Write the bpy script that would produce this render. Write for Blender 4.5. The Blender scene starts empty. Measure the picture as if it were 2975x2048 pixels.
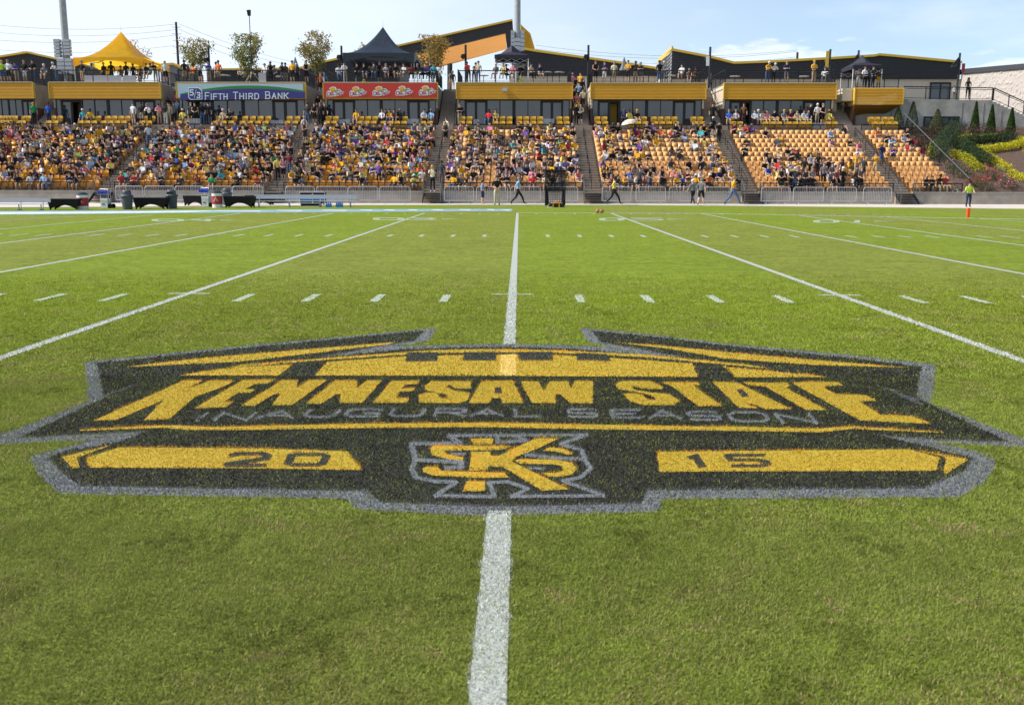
import bpy, bmesh, math, random
import numpy as np
from mathutils import Vector, Matrix
random.seed(7); rng = np.random.default_rng(7)
S = bpy.context.scene
COL = S.collection
R = math.radians
# ------------------------------------------------------------------ camera
F, CX, CY = 2800.0, 1487.5, 1024.0            # focal length in photograph pixels, photograph centre
CAM = Vector((0.09, 0.0, 1.53))
PITCH = math.atan((CY - 527.0) / F); YAW = R(0.415); ROLL = R(0.10)
MC = Matrix.Rotation(YAW, 3, 'Z') @ Matrix.Rotation(R(90) - PITCH, 3, 'X') @ Matrix.Rotation(ROLL, 3, 'Z')
cd = bpy.data.cameras.new('camera'); cam = bpy.data.objects.new('camera', cd); COL.objects.link(cam)
cd.sensor_width = 36.0; cd.sensor_fit = 'HORIZONTAL'; cd.lens = 36.0 * F / 2975.0
cd.clip_start = 0.05; cd.clip_end = 4000.0
cam.matrix_world = Matrix.Translation(CAM) @ MC.to_4x4()
S.camera = cam
cd.dof.use_dof = True; cd.dof.focus_distance = 13.0; cd.dof.aperture_fstop = 5.6
S.render.resolution_x = 1024; S.render.resolution_y = 704
# ------------------------------------------------------------------ light
SUN_EL, SUN_AZ = 43.0, -6.0      # azimuth: degrees that the sun stands behind the line pointing to the left (-X)
world = bpy.data.worlds.new('World'); S.world = world; world.use_nodes = True
wn = world.node_tree; wn.nodes.clear()
sdir = Vector((-math.cos(R(SUN_EL)) * math.cos(R(SUN_AZ)), math.cos(R(SUN_EL)) * math.sin(R(SUN_AZ)), math.sin(R(SUN_EL))))
sky = wn.nodes.new('ShaderNodeTexSky'); sky.sky_type = 'NISHITA'; sky.sun_disc = False
sky.sun_elevation = R(SUN_EL); sky.sun_rotation = math.atan2(sdir.x, sdir.y)
sky.air_density = 1.0; sky.dust_density = 1.2; sky.ozone_density = 2.2; sky.altitude = 300
bg = wn.nodes.new('ShaderNodeBackground'); bg.inputs['Strength'].default_value = 0.135
wo = wn.nodes.new('ShaderNodeOutputWorld')
# haze brightens the sky low down and towards the sun; faint cirrus on top of it
tc = wn.nodes.new('ShaderNodeTexCoord'); mp = wn.nodes.new('ShaderNodeMapping'); mp.inputs['Scale'].default_value = (1.0, 1.0, 4.0)
nz = wn.nodes.new('ShaderNodeTexNoise'); nz.inputs['Scale'].default_value = 3.4; nz.inputs['Detail'].default_value = 7; nz.inputs['Roughness'].default_value = 0.55
def WM(op, a_, b_=None):
    m_ = wn.nodes.new('ShaderNodeMath'); m_.operation = op; m_.use_clamp = op == 'MULTIPLY'
    for i_, v_ in enumerate((a_, b_)):
        if v_ is None: continue
        if isinstance(v_, (int, float)): m_.inputs[i_].default_value = v_
        else: wn.links.new(v_, m_.inputs[i_])
    return m_.outputs[0]
def WR(v_, a0, a1, b0, b1):
    m_ = wn.nodes.new('ShaderNodeMapRange'); m_.interpolation_type = 'SMOOTHSTEP'
    for k_, q_ in zip(('From Min', 'From Max', 'To Min', 'To Max'), (a0, a1, b0, b1)): m_.inputs[k_].default_value = q_
    wn.links.new(v_, m_.inputs['Value']); return m_.outputs[0]
wn.links.new(tc.outputs['Generated'], mp.inputs[0]); wn.links.new(mp.outputs[0], nz.inputs['Vector'])
sp = wn.nodes.new('ShaderNodeSeparateXYZ'); wn.links.new(tc.outputs['Generated'], sp.inputs[0])
dt = wn.nodes.new('ShaderNodeVectorMath'); dt.operation = 'DOT_PRODUCT'; wn.links.new(tc.outputs['Generated'], dt.inputs[0]); dt.inputs[1].default_value = (sdir.x, sdir.y, sdir.z)
low = WR(sp.outputs['Z'], 0.0, 0.62, 1.0, 0.0); side = WR(dt.outputs['Value'], -0.27, 0.30, 0.12, 1.0)
cl = WR(nz.outputs['Fac'], 0.50, 0.72, 0.0, 0.38)
haz = WM('MULTIPLY', low, side)
def puff(px, py, wx, wz):                      # one soft cloud in a given direction of the sky
    v0 = (MC @ Vector(((px - CX) / F, -(py - CY) / F, -1.0))).normalized()
    sb = wn.nodes.new('ShaderNodeVectorMath'); sb.operation = 'SUBTRACT'; wn.links.new(tc.outputs['Generated'], sb.inputs[0]); sb.inputs[1].default_value = v0
    ml = wn.nodes.new('ShaderNodeVectorMath'); ml.operation = 'MULTIPLY'; wn.links.new(sb.outputs[0], ml.inputs[0]); ml.inputs[1].default_value = (1 / wx, 1 / wx, 1 / wz)
    ln_ = wn.nodes.new('ShaderNodeVectorMath'); ln_.operation = 'LENGTH'; wn.links.new(ml.outputs[0], ln_.inputs[0])
    dd = WM('ADD', ln_.outputs['Value'], WR(nz2.outputs['Fac'], .3, .7, .45, -.45)); return WR(dd, .25, 1.15, .8, 0.0)
nz2 = wn.nodes.new('ShaderNodeTexNoise'); nz2.inputs['Scale'].default_value = 26; nz2.inputs['Detail'].default_value = 5; wn.links.new(mp.outputs[0], nz2.inputs['Vector'])
fac = WM('MAXIMUM', WM('MAXIMUM', haz, puff(2215, 165, .085, .020)), WM('MAXIMUM', puff(1880, 200, .05, .012), puff(2960, 190, .05, .012))); inv = WM('SUBTRACT', 1.0, fac); fac2 = WM('ADD', fac, WM('MULTIPLY', inv, cl))
mx = wn.nodes.new('ShaderNodeMix'); mx.data_type = 'RGBA'
wn.links.new(fac2, mx.inputs[0]); wn.links.new(sky.outputs[0], mx.inputs[6]); mx.inputs[7].default_value = (5.5, 6.0, 6.7, 1)
wn.links.new(mx.outputs[2], bg.inputs[0]); wn.links.new(bg.outputs[0], wo.inputs[0])
sl = bpy.data.lights.new('sun', 'SUN'); sl.energy = 4.6; sl.angle = R(0.53); sl.color = (1.0, 0.955, 0.88)
so = bpy.data.objects.new('sun', sl); COL.objects.link(so); so.rotation_euler = sdir.to_track_quat('Z', 'Y').to_euler()
S.view_settings.view_transform = 'Standard'; S.view_settings.look = 'None'; S.view_settings.gamma = 1.0
S.view_settings.use_curve_mapping = False; S.view_settings.exposure = 0.42
S.cycles.max_bounces = 6; S.cycles.transparent_max_bounces = 12
# ------------------------------------------------------------------ photograph pixel -> place
def ray(px, py):
    return MC @ Vector(((px - CX) / F, -(py - CY) / F, -1.0))
def W(px, py, Y):                              # the point at depth Y
    d = ray(px, py); t = (Y - CAM.y) / d.y; return CAM + d * t
def G(px, py, z=0.0):                          # the point on the level z
    d = ray(px, py); t = (z - CAM.z) / d.z; return CAM + d * t
def SL(px, py, a, b, Y0):                      # the point on the slope z = a + b (Y - Y0)
    d = ray(px, py); t = (a - b * Y0 - CAM.z + b * CAM.y) / (d.z - b * d.y); return CAM + d * t
def XW(px, Y): return W(px, 400, Y).x
def ZW(py, Y, px=1508): return W(px, py, Y).z
# ------------------------------------------------------------------ materials
def c(r, g, b):
    return tuple(((v / 255.0) / 12.92 if v / 255.0 <= 0.04045 else ((v / 255.0 + 0.055) / 1.055) ** 2.4) for v in (r, g, b))
MATS = {}
def mat(name, col, rough=0.75, var=0.12, scale=6.0, bump=0.0, metal=0.0, spec=0.3, transl=0.0, alpha=None, detail=5):
    if name in MATS: return MATS[name]
    m = bpy.data.materials.new(name); m.use_nodes = True; n = m.node_tree; l = n.links
    b = n.nodes['Principled BSDF']; b.inputs['Roughness'].default_value = rough; b.inputs['Metallic'].default_value = metal
    b.inputs['Specular IOR Level'].default_value = spec
    t = n.nodes.new('ShaderNodeTexCoord'); q = n.nodes.new('ShaderNodeTexNoise'); q.inputs['Scale'].default_value = scale; q.inputs['Detail'].default_value = detail
    q.inputs['Roughness'].default_value = 0.62
    l.new(t.outputs['Object'], q.inputs['Vector'])
    r = n.nodes.new('ShaderNodeMapRange'); r.inputs['From Min'].default_value = 0.25; r.inputs['From Max'].default_value = 0.75
    r.inputs['To Min'].default_value = 1 - var; r.inputs['To Max'].default_value = 1 + var
    l.new(q.outputs['Fac'], r.inputs['Value'])
    x = n.nodes.new('ShaderNodeVectorMath'); x.operation = 'SCALE'; x.inputs[0].default_value = col[:3]
    l.new(r.outputs[0], x.inputs['Scale']); l.new(x.outputs[0], b.inputs['Base Color'])
    if bump:
        k = n.nodes.new('ShaderNodeBump'); k.inputs['Strength'].default_value = bump; k.inputs['Distance'].default_value = 0.05
        l.new(q.outputs['Fac'], k.inputs['Height']); l.new(k.outputs[0], b.inputs['Normal'])
    if transl:
        o = n.nodes['Material Output']; ts = n.nodes.new('ShaderNodeBsdfTranslucent'); mxs = n.nodes.new('ShaderNodeMixShader')
        mxs.inputs[0].default_value = transl; l.new(x.outputs[0], ts.inputs[0]); l.new(b.outputs[0], mxs.inputs[1]); l.new(ts.outputs[0], mxs.inputs[2]); l.new(mxs.outputs[0], o.inputs[0])
    if alpha is not None: b.inputs['Alpha'].default_value = alpha
    MATS[name] = m; return m
def attr_mat(name, attr, kind='OBJECT', rough=0.8, transl=0.0, noise=0.15, nscale=9.0):
    if name in MATS: return MATS[name]
    m = bpy.data.materials.new(name); m.use_nodes = True; n = m.node_tree; l = n.links; b = n.nodes['Principled BSDF']
    b.inputs['Roughness'].default_value = rough; b.inputs['Specular IOR Level'].default_value = 0.25
    if attr == 'color': a = n.nodes.new('ShaderNodeObjectInfo'); out = a.outputs['Color']
    else:
        a = n.nodes.new('ShaderNodeAttribute'); a.attribute_type = kind; a.attribute_name = attr; out = a.outputs['Color']
    if noise:
        t = n.nodes.new('ShaderNodeTexCoord'); q = n.nodes.new('ShaderNodeTexNoise'); q.inputs['Scale'].default_value = nscale
        l.new(t.outputs['Object'], q.inputs['Vector'])
        r = n.nodes.new('ShaderNodeMapRange'); r.inputs['From Min'].default_value = 0.3; r.inputs['From Max'].default_value = 0.7
        r.inputs['To Min'].default_value = 1 - noise; r.inputs['To Max'].default_value = 1 + noise; l.new(q.outputs['Fac'], r.inputs['Value'])
        x = n.nodes.new('ShaderNodeVectorMath'); x.operation = 'SCALE'; l.new(out, x.inputs[0]); l.new(r.outputs[0], x.inputs['Scale']); out = x.outputs[0]
    l.new(out, b.inputs['Base Color'])
    if transl:
        o = n.nodes['Material Output']; ts = n.nodes.new('ShaderNodeBsdfTranslucent'); mxs = n.nodes.new('ShaderNodeMixShader')
        mxs.inputs[0].default_value = transl; l.new(out, ts.inputs[0]); l.new(b.outputs[0], mxs.inputs[1]); l.new(ts.outputs[0], mxs.inputs[2]); l.new(mxs.outputs[0], o.inputs[0])
    MATS[name] = m; return m
CONC = mat('concrete', (0.32, 0.285, 0.24), 0.9, 0.25, 1.3, 0.15)
CONCD = mat('stained_concrete', (0.40, 0.37, 0.33), 0.9, 0.42, 0.8, 0.2)
STEP = mat('stair_concrete', (0.29, 0.235, 0.185), 0.9, 0.2, 2.0)
CREAM = mat('cream_stucco', (0.62, 0.53, 0.42), 0.9, 0.08, 3.0, 0.1)
BRICK = mat('brown_brick', (0.12, 0.065, 0.05), 0.9, 0.3, 8.0, 0.2)
YEL = mat('gold_metal_siding', (0.70, 0.345, 0.028), 0.55, 0.05, 1.2)
YEL2 = mat('gold_fascia', (0.62, 0.40, 0.05), 0.5, 0.05, 1.2)
SOFFIT = mat('orange_soffit', (0.82, 0.43, 0.13), 0.6, 0.08, 3.0, transl=.45)
BLKM = mat('black_metal_siding', (0.035, 0.034, 0.038), 0.55, 0.12, 2.0)
GRYM = mat('grey_metal_siding', (0.22, 0.22, 0.23), 0.5, 0.08, 2.0)
RAIL = mat('black_rail_paint', (0.012, 0.014, 0.016), 0.45, 0.1, 5)
STEEL = mat('galvanised_steel', (0.38, 0.39, 0.41), 0.42, 0.12, 14, metal=0.2)
POLE = mat('pole_galvanised', (0.36, 0.36, 0.37), 0.55, 0.18, 4, metal=0.35)
WHT = mat('white_paint', (0.75, 0.75, 0.74), 0.6, 0.05, 6)
FRAME = mat('dark_window_frame', (0.018, 0.018, 0.022), 0.5, 0.1, 5)
BLK = mat('black_cloth', (0.012, 0.011, 0.013), 0.8, 0.2, 9)
def glass_mat():
    m = mat('tinted_glass', (0.035, 0.045, 0.055), 0.05, 0.5, 0.6, spec=0.5)
    b = m.node_tree.nodes['Principled BSDF']; b.inputs['IOR'].default_value = 1.75
    return m
GLASS = glass_mat()
# ------------------------------------------------------------------ mesh helpers
class MB:
    def __init__(s): s.v = []; s.f = []; s.m = []
    def add(s, vs, fs, mi=0):
        o = len(s.v); s.v += [tuple(p) for p in vs]; s.f += [tuple(i + o for i in f) for f in fs]; s.m += [mi] * len(fs); return s
    def box(s, x0, x1, y0, y1, z0, z1, mi=0):
        return s.add([(x0,y0,z0),(x1,y0,z0),(x1,y1,z0),(x0,y1,z0),(x0,y0,z1),(x1,y0,z1),(x1,y1,z1),(x0,y1,z1)],
                     [(0,3,2,1),(4,5,6,7),(0,1,5,4),(1,2,6,5),(2,3,7,6),(3,0,4,7)], mi)
    def hexa(s, p, mi=0):                      # eight corners, bottom ring then top ring
        return s.add(p, [(0,3,2,1),(4,5,6,7),(0,1,5,4),(1,2,6,5),(2,3,7,6),(3,0,4,7)], mi)
    def tube(s, a, b, r0, r1=None, n=6, mi=0, cap=True):
        r1 = r0 if r1 is None else r1; a = Vector(a); b = Vector(b); d = (b - a)
        if d.length < 1e-6: return s
        d.normalize(); u = d.cross(Vector((0, 0, 1)) if abs(d.z) < 0.9 else Vector((1, 0, 0))).normalized(); w = d.cross(u)
        vs = []
        for p, r in ((a, r0), (b, r1)):
            for i in range(n):
                t = 2 * math.pi * i / n; vs.append(p + (u * math.cos(t) + w * math.sin(t)) * r)
        fs = [(i, (i + 1) % n, n + (i + 1) % n, n + i) for i in range(n)]
        if cap: fs += [tuple(range(n - 1, -1, -1)), tuple(range(n, 2 * n))]
        return s.add(vs, fs, mi)
    def bar(s, a, b, w, mi=0): return s.tube(a, b, w * 0.707, None, 4, mi)
    def path(s, pts, r, n=6, mi=0):
        for a, b in zip(pts[:-1], pts[1:]): s.tube(a, b, r, None, n, mi)
        return s
    def lathe(s, prof, cx=0, cy=0, n=14, mi=0):
        vs = []; k = len(prof)
        for r, z in prof:
            for i in range(n):
                t = 2 * math.pi * i / n; vs.append((cx + r * math.cos(t), cy + r * math.sin(t), z))
        fs = [(j * n + i, j * n + (i + 1) % n, (j + 1) * n + (i + 1) % n, (j + 1) * n + i) for j in range(k - 1) for i in range(n)]
        fs += [tuple(range(n - 1, -1, -1)), tuple(range((k - 1) * n, k * n))]
        return s.add(vs, fs, mi)
    def prism(s, poly, y0, y1, mi=0):          # poly of (x, z), extruded along y
        n = len(poly); vs = [(x, y0, z) for x, z in poly] + [(x, y1, z) for x, z in poly]
        return s.add(vs, [tuple(range(n)), tuple(range(2 * n - 1, n - 1, -1))] + [(i, n + i, n + (i + 1) % n, (i + 1) % n) for i in range(n)], mi)
    def mesh(s, name, mats, smooth=False):
        me = bpy.data.meshes.new(name); me.from_pydata(s.v, [], s.f)
        for m in (mats if isinstance(mats, (list, tuple)) else [mats]): me.materials.append(m)
        if any(s.m): me.polygons.foreach_set('material_index', s.m)
        if smooth: me.polygons.foreach_set('use_smooth', [True] * len(s.f))
        me.update(); return me
    def build(s, name, mats, parent=None, smooth=False, loc=None, rz=0, **kw):
        o = bpy.data.objects.new(name, s.mesh(name, mats, smooth)); COL.objects.link(o)
        if parent: o.parent = parent
        if loc: o.location = loc
        if rz: o.rotation_euler = (0, 0, rz)
        for k, v in kw.items(): o[k] = v
        return o
def struct(o): o['kind'] = 'structure'; return o
def thing(name, label, cat, loc=(0, 0, 0), rz=0, group=None):
    o = bpy.data.objects.new(name, None); COL.objects.link(o); o.location = loc; o.rotation_euler = (0, 0, rz)
    o.empty_display_size = 0.2
    o['label'] = label; o['category'] = cat
    if group: o['group'] = group
    return o
def tag(o, label, cat, group=None):
    o['label'] = label; o['category'] = cat
    if group: o['group'] = group
    return o
def dup(root, loc, rz=0, label=None, group=None):
    r = root.copy(); COL.objects.link(r); r.location = loc; r.rotation_euler = (0, 0, rz)
    if label: r['label'] = label
    if group: r['group'] = group
    for ch in root.children:
        k = ch.copy(); COL.objects.link(k); k.parent = r
        for g in ch.children:
            d = g.copy(); COL.objects.link(d); d.parent = k
    return r
ORD = ['first','second','third','fourth','fifth','sixth','seventh','eighth','ninth','tenth','eleventh','twelfth','thirteenth','fourteenth','fifteenth','sixteenth','seventeenth','eighteenth','nineteenth','twentieth','twenty-first','twenty-second','twenty-third','twenty-fourth','twenty-fifth','twenty-sixth','twenty-seventh','twenty-eighth','twenty-ninth','thirtieth','thirty-first','thirty-second','thirty-third','thirty-fourth','thirty-fifth','thirty-sixth','thirty-seventh','thirty-eighth','thirty-ninth','fortieth']
def flat(name, polys, fmap, m, parent=None, **kw):   # flat print: pixel polygons laid on a real surface
    b = MB()
    for i, p in enumerate(polys):              # overlapping strokes: each a hair above the one before
        w = [Vector(fmap(x, y)) for x, y in p]; up = max(q.z for q in w) - min(q.z for q in w) < 1e-4
        for q in w:
            if up: q.z += .0001 * (i % 24)
            else: q.y -= .0003 * (i % 12)
        b.add(w, [tuple(range(len(p)))])
    o = b.build(name, m, parent, **kw)
    return o
# stroke lettering in a unit box, y upwards
GL = {'A': [[(0,0),(.5,1),(1,0)],[(.2,.38),(.8,.38)]], 'B': [[(0,0),(0,1),(.75,1),(.9,.85),(.9,.62),(.75,.5),(0,.5)],[(.75,.5),(1,.38),(1,.14),(.8,0),(0,0)]],
 'C': [[(1,.85),(.75,1),(.25,1),(0,.8),(0,.2),(.25,0),(.75,0),(1,.15)]], 'D': [[(0,0),(0,1),(.7,1),(1,.75),(1,.25),(.7,0),(0,0)]],
 'E': [[(1,1),(0,1),(0,0),(1,0)],[(0,.5),(.8,.5)]], 'F': [[(1,1),(0,1),(0,0)],[(0,.52),(.8,.52)]], 'G': [[(1,.85),(.8,1),(.2,1),(0,.8),(0,.2),(.2,0),(1,0),(1,.45),(.55,.45)]],
 'H': [[(0,0),(0,1)],[(1,0),(1,1)],[(0,.5),(1,.5)]], 'I': [[(.5,0),(.5,1)]], 'K': [[(0,0),(0,1)],[(1,1),(0,.45)],[(.3,.6),(1,0)]], 'L': [[(0,1),(0,0),(1,0)]],
 'N': [[(0,0),(0,1),(1,0),(1,1)]], 'O': [[(.2,0),(0,.2),(0,.8),(.2,1),(.8,1),(1,.8),(1,.2),(.8,0),(.2,0)]], 'R': [[(0,0),(0,1),(.8,1),(1,.85),(1,.6),(.8,.48),(0,.48)],[(.5,.48),(1,0)]],
 'S': [[(1,.88),(.85,1),(.15,1),(0,.85),(0,.62),(.15,.52),(.85,.48),(1,.36),(1,.14),(.85,0),(.15,0),(0,.12)]], 'T': [[(0,1),(1,1)],[(.5,1),(.5,0)]],
 'U': [[(0,1),(0,.2),(.2,0),(.8,0),(1,.2),(1,1)]], 'V': [[(0,1),(.5,0),(1,1)]], '0': [[(.15,0),(0,.15),(0,.85),(.15,1),(.85,1),(1,.85),(1,.15),(.85,0),(.15,0)]],
 '1': [[(.2,.8),(.55,1),(.55,0)]], '2': [[(0,.85),(.15,1),(.85,1),(1,.85),(1,.6),(0,.1),(0,0),(1,0)]], '3': [[(0,.9),(.2,1),(.8,1),(1,.8),(.75,.52),(.3,.52)],[(.75,.52),(1,.3),(.8,0),(.2,0),(0,.12)]],
 '4': [[(.75,0),(.75,1),(0,.3),(1,.3)]], '5': [[(1,1),(0,1),(0,.55),(.8,.55),(1,.4),(1,.15),(.8,0),(0,0)]]}
def seg_polys(pts, tx, ty=None):               # thick polyline as quads; tx, ty = pen width across and along
    ty = tx if ty is None else ty; out = []
    for (x0, y0), (x1, y1) in zip(pts[:-1], pts[1:]):
        dx, dy = x1 - x0, y1 - y0; L = math.hypot(dx, dy) or 1; ux, uy = dx / L, dy / L
        nx, ny = -uy * tx / 2, ux * ty / 2; ex, ey = ux * tx * 0.35, uy * ty * 0.35
        out.append([(x0 - ex + nx, y0 - ey + ny), (x1 + ex + nx, y1 + ey + ny), (x1 + ex - nx, y1 + ey - ny), (x0 - ex - nx, y0 - ey - ny)])
    return out
def glyph(ch, x0, x1, yb, yt, tx, ty=None, shear=0.0, serif=0.0, flip=False):
    out = []
    for line in GL.get(ch, []):
        pts = []
        for u, v in line:
            if flip: u, v = 1 - u, 1 - v
            pts.append((x0 + u * (x1 - x0) + shear * v, yb + v * (yt - yb)))
        out += seg_polys(pts, tx, ty)
        if serif:
            for q in (pts[0], pts[-1]):
                if ch not in 'OSCDGB' : out += seg_polys([(q[0] - serif, q[1]), (q[0] + serif, q[1])], tx * 0.6)
    if serif and ch in 'DB': out += seg_polys([(x0 - serif, yb), (x0 + serif, yb)], tx * 0.6) + seg_polys([(x0 - serif, yt), (x0 + serif, yt)], tx * 0.6)
    return out
# smooth value noise for colouring the turf
_NG = rng.random((256, 256))
def vnoise(x, y):
    xi = np.floor(x).astype(int); yi = np.floor(y).astype(int); fx = x - xi; fy = y - yi
    fx = fx * fx * (3 - 2 * fx); fy = fy * fy * (3 - 2 * fy)
    a = _NG[xi % 256, yi % 256]; b = _NG[(xi + 1) % 256, yi % 256]; cc = _NG[xi % 256, (yi + 1) % 256]; d = _NG[(xi + 1) % 256, (yi + 1) % 256]
    return (a * (1 - fx) + b * fx) * (1 - fy) + (cc * (1 - fx) + d * fx) * fy
def fast_mesh(name, verts, tris, mats, colors=None, midx=None, attr='Col', smooth=False):
    me = bpy.data.meshes.new(name); nv, nt = len(verts), len(tris)
    me.vertices.add(nv); me.vertices.foreach_set('co', np.asarray(verts, np.float32).ravel())
    me.loops.add(nt * 3); me.loops.foreach_set('vertex_index', np.asarray(tris, np.int32).ravel())
    me.polygons.add(nt); me.polygons.foreach_set('loop_start', np.arange(0, nt * 3, 3, dtype=np.int32))
    for m in mats: me.materials.append(m)
    if midx is not None: me.polygons.foreach_set('material_index', np.asarray(midx, np.int32))
    me.update(calc_edges=True)
    if smooth: me.polygons.foreach_set('use_smooth', np.ones(nt, bool))
    if colors is not None:
        ca = me.color_attributes.new(attr, 'FLOAT_COLOR', 'POINT'); cc = np.ones((nv, 4), np.float32); cc[:, :3] = colors
        ca.data.foreach_set('color', cc.ravel())
    return me
# ================================================================== GROUND
def grass_ground_mat():
    m = bpy.data.materials.new('mown_turf'); m.use_nodes = True; n = m.node_tree; l = n.links; b = n.nodes['Principled BSDF']
    b.inputs['Roughness'].default_value = 0.85; b.inputs['Specular IOR Level'].default_value = 0.05
    t = n.nodes.new('ShaderNodeTexCoord')
    def noise(scale, detail, sc=(1, 1, 1)):
        mpn = n.nodes.new('ShaderNodeMapping'); mpn.inputs['Scale'].default_value = sc; l.new(t.outputs['Object'], mpn.inputs[0])
        q = n.nodes.new('ShaderNodeTexNoise'); q.inputs['Scale'].default_value = scale; q.inputs['Detail'].default_value = detail; q.inputs['Roughness'].default_value = 0.7
        l.new(mpn.outputs[0], q.inputs['Vector']); return q
    big, mid, fine = noise(0.35, 4), noise(2.2, 5, (0.8, 1.0, 1)), noise(26, 6, (0.6, 1.0, 1))
    sx = n.nodes.new('ShaderNodeSeparateXYZ'); l.new(t.outputs['Object'], sx.inputs[0])
    # mowing bands, one colour per five yards
    a = n.nodes.new('ShaderNodeMath'); a.operation = 'MULTIPLY'; a.inputs[1].default_value = math.pi / 4.44; l.new(sx.outputs['X'], a.inputs[0])
    si = n.nodes.new('ShaderNodeMath'); si.operation = 'SINE'; l.new(a.outputs[0], si.inputs[0])
    st = n.nodes.new('ShaderNodeMapRange'); st.inputs['From Min'].default_value = -0.18; st.inputs['From Max'].default_value = 0.18; l.new(si.outputs[0], st.inputs['Value'])
    mxs = n.nodes.new('ShaderNodeMix'); mxs.data_type = 'RGBA'; l.new(st.outputs[0], mxs.inputs[0])
    mxs.inputs[6].default_value = (0.184, 0.214, 0.034, 1); mxs.inputs[7].default_value = (0.174, 0.226, 0.023, 1)
    def ramp(q, lo, hi, a0, a1):
        r = n.nodes.new('ShaderNodeMapRange'); r.inputs['From Min'].default_value = lo; r.inputs['From Max'].default_value = hi
        r.inputs['To Min'].default_value = a0; r.inputs['To Max'].default_value = a1; l.new(q.outputs['Fac'], r.inputs['Value']); return r
    def mul(u, v):
        x = n.nodes.new('ShaderNodeMath'); x.operation = 'MULTIPLY'; l.new(u.outputs[0], x.inputs[0]); l.new(v.outputs[0], x.inputs[1]); return x
    str_ = noise(5.5, 6, (1.5, .8, 1))
    k = mul(mul(mul(ramp(str_, .38, .62, .80, 1.18), ramp(big, .3, .7, .90, 1.08)), ramp(mid, .38, .62, .87, 1.11)), ramp(fine, .3, .7, .78, 1.22))
    x = n.nodes.new('ShaderNodeVectorMath'); x.operation = 'SCALE'; l.new(mxs.outputs[2], x.inputs[0]); l.new(k.outputs[0], x.inputs['Scale'])
    dry = n.nodes.new('ShaderNodeMix'); dry.data_type = 'RGBA'; l.new(x.outputs[0], dry.inputs[6]); dry.inputs[7].default_value = (0.27, 0.25, 0.09, 1)
    dn = noise(1.3, 6); l.new(ramp(dn, .58, .78, 0, .35).outputs[0], dry.inputs[0]); l.new(dry.outputs[2], b.inputs['Base Color'])
    bp = n.nodes.new('ShaderNodeBump'); bp.inputs['Strength'].default_value = 0.9; bp.inputs['Distance'].default_value = 0.03
    l.new(fine.outputs['Fac'], bp.inputs['Height']); l.new(bp.outputs[0], b.inputs['Normal'])
    return m
TURF = grass_ground_mat()
gb = MB(); gx = [-400, -60, -20, 0, 20, 60, 400]; gy = [-60, 0, 10, 30, 50, 66.9]
gv = [(x, y, 0) for y in gy for x in gx]; gf = [(j * 7 + i, j * 7 + i + 1, (j + 1) * 7 + i + 1, (j + 1) * 7 + i) for j in range(5) for i in range(6)]
gb.add(gv, gf); struct(gb.build('grass_field', TURF))
gb = MB().add([(-1500, 66.9, -0.05), (1500, 66.9, -0.05), (1500, 1800, -0.05), (-1500, 1800, -0.05)], [(0, 1, 2, 3)])
struct(gb.build('ground', mat('far_ground', (0.12, 0.14, 0.06), 0.95, 0.3, 0.05)))
WHITEP = mat('white_field_paint', (0.36, 0.385, 0.33), 0.9, 0.3, 60)
BLUEP = mat('blue_grey_field_paint', (0.20, 0.33, 0.36), 0.9, 0.35, 1.2)
PALEP = mat('pale_field_paint', (0.5, 0.56, 0.6), 0.9, 0.25, 2)
YARD = {}      # yard lines: list of end points on the ground
ends = {-5: (213, 629, -40, 644), -4: (446, 625, 0, 667), -3: (702, 620, 0, 708), -2: (968, 620, 0, 792), -1: (1234, 619.5, 0, 1041),
        1: (1773, 619.5, 2975, 1051), 2: (2038, 621, 2975, 797), 3: (2303, 624, 2975, 714), 4: (2558, 629, 2975, 671), 5: (2807, 633, 2975, 646)}
for k, (x0, y0, x1, y1) in ends.items():
    a, b = G(x0, y0), G(x1, y1); d = (b - a); b = a + d * ((a.y - 1.0) / (a.y - b.y)); YARD[k] = (a, b)
YARD[0] = (Vector((0.0, G(1508, 619.5).y, 0)), Vector((0.0, 0.3, 0)))
LW = 0.057
for k, (a, b) in YARD.items():
    segs = [(a, b)]
    if k == 0:
        ya, yb = G(1490, 1001).y, G(1450, 1485).y; segs = [(a, Vector((0, ya, 0))), (Vector((0, yb, 0)), b)]
    for p, q in segs:
        n_ = 24; vs = []
        for i in range(n_ + 1):
            w = p.lerp(q, i / n_); vs += [(w.x - LW, w.y, .004), (w.x + LW, w.y, .004)]
        m = MB().add(vs, [(2 * i, 2 * i + 1, 2 * i + 3, 2 * i + 2) for i in range(n_)]); struct(m.build('yard_line', WHITEP))
HASH = []      # hash marks as boxes on the ground (centre x, y0, y1, half width)
def lerp_line(k0, y):
    k = int(math.floor(k0)); f = k0 - k
    def at(kk):
        a, b = YARD[kk]; t = (y - a.y) / (b.y - a.y); return a.x + (b.x - a.x) * t
    return at(k) * (1 - f) + at(k + 1) * f if f > 1e-6 else at(k)
hb = MB()
for (yn, yf) in ((878.5, 857.5), (689, 683)):
    Y0, Y1 = G(1508, yn).y, G(1508, yf).y
    for i in range(-24, 25):
        if i % 5 == 0:
            xx = lerp_line(i / 5, (Y0 + Y1) / 2); yy = Y1 + 0.05; HASH.append((xx, yy - 0.05, yy + 0.05, 0.29)); continue
        xx = lerp_line(i / 5, (Y0 + Y1) / 2); HASH.append((xx, Y0, Y1, 0.055))
Y0 = G(1508, 621).y
for i in range(-24, 25):
    if i % 5: HASH.append((lerp_line(i / 5, Y0), Y0 - .7, Y0, 0.05))
for (x, y0, y1, h) in [q for q in HASH if q[1] > 3]: hb.add([(x - h, y0, .0045), (x + h, y0, .0045), (x + h, y1, .0045), (x - h, y1, .0045)], [(0, 1, 2, 3)])
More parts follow.
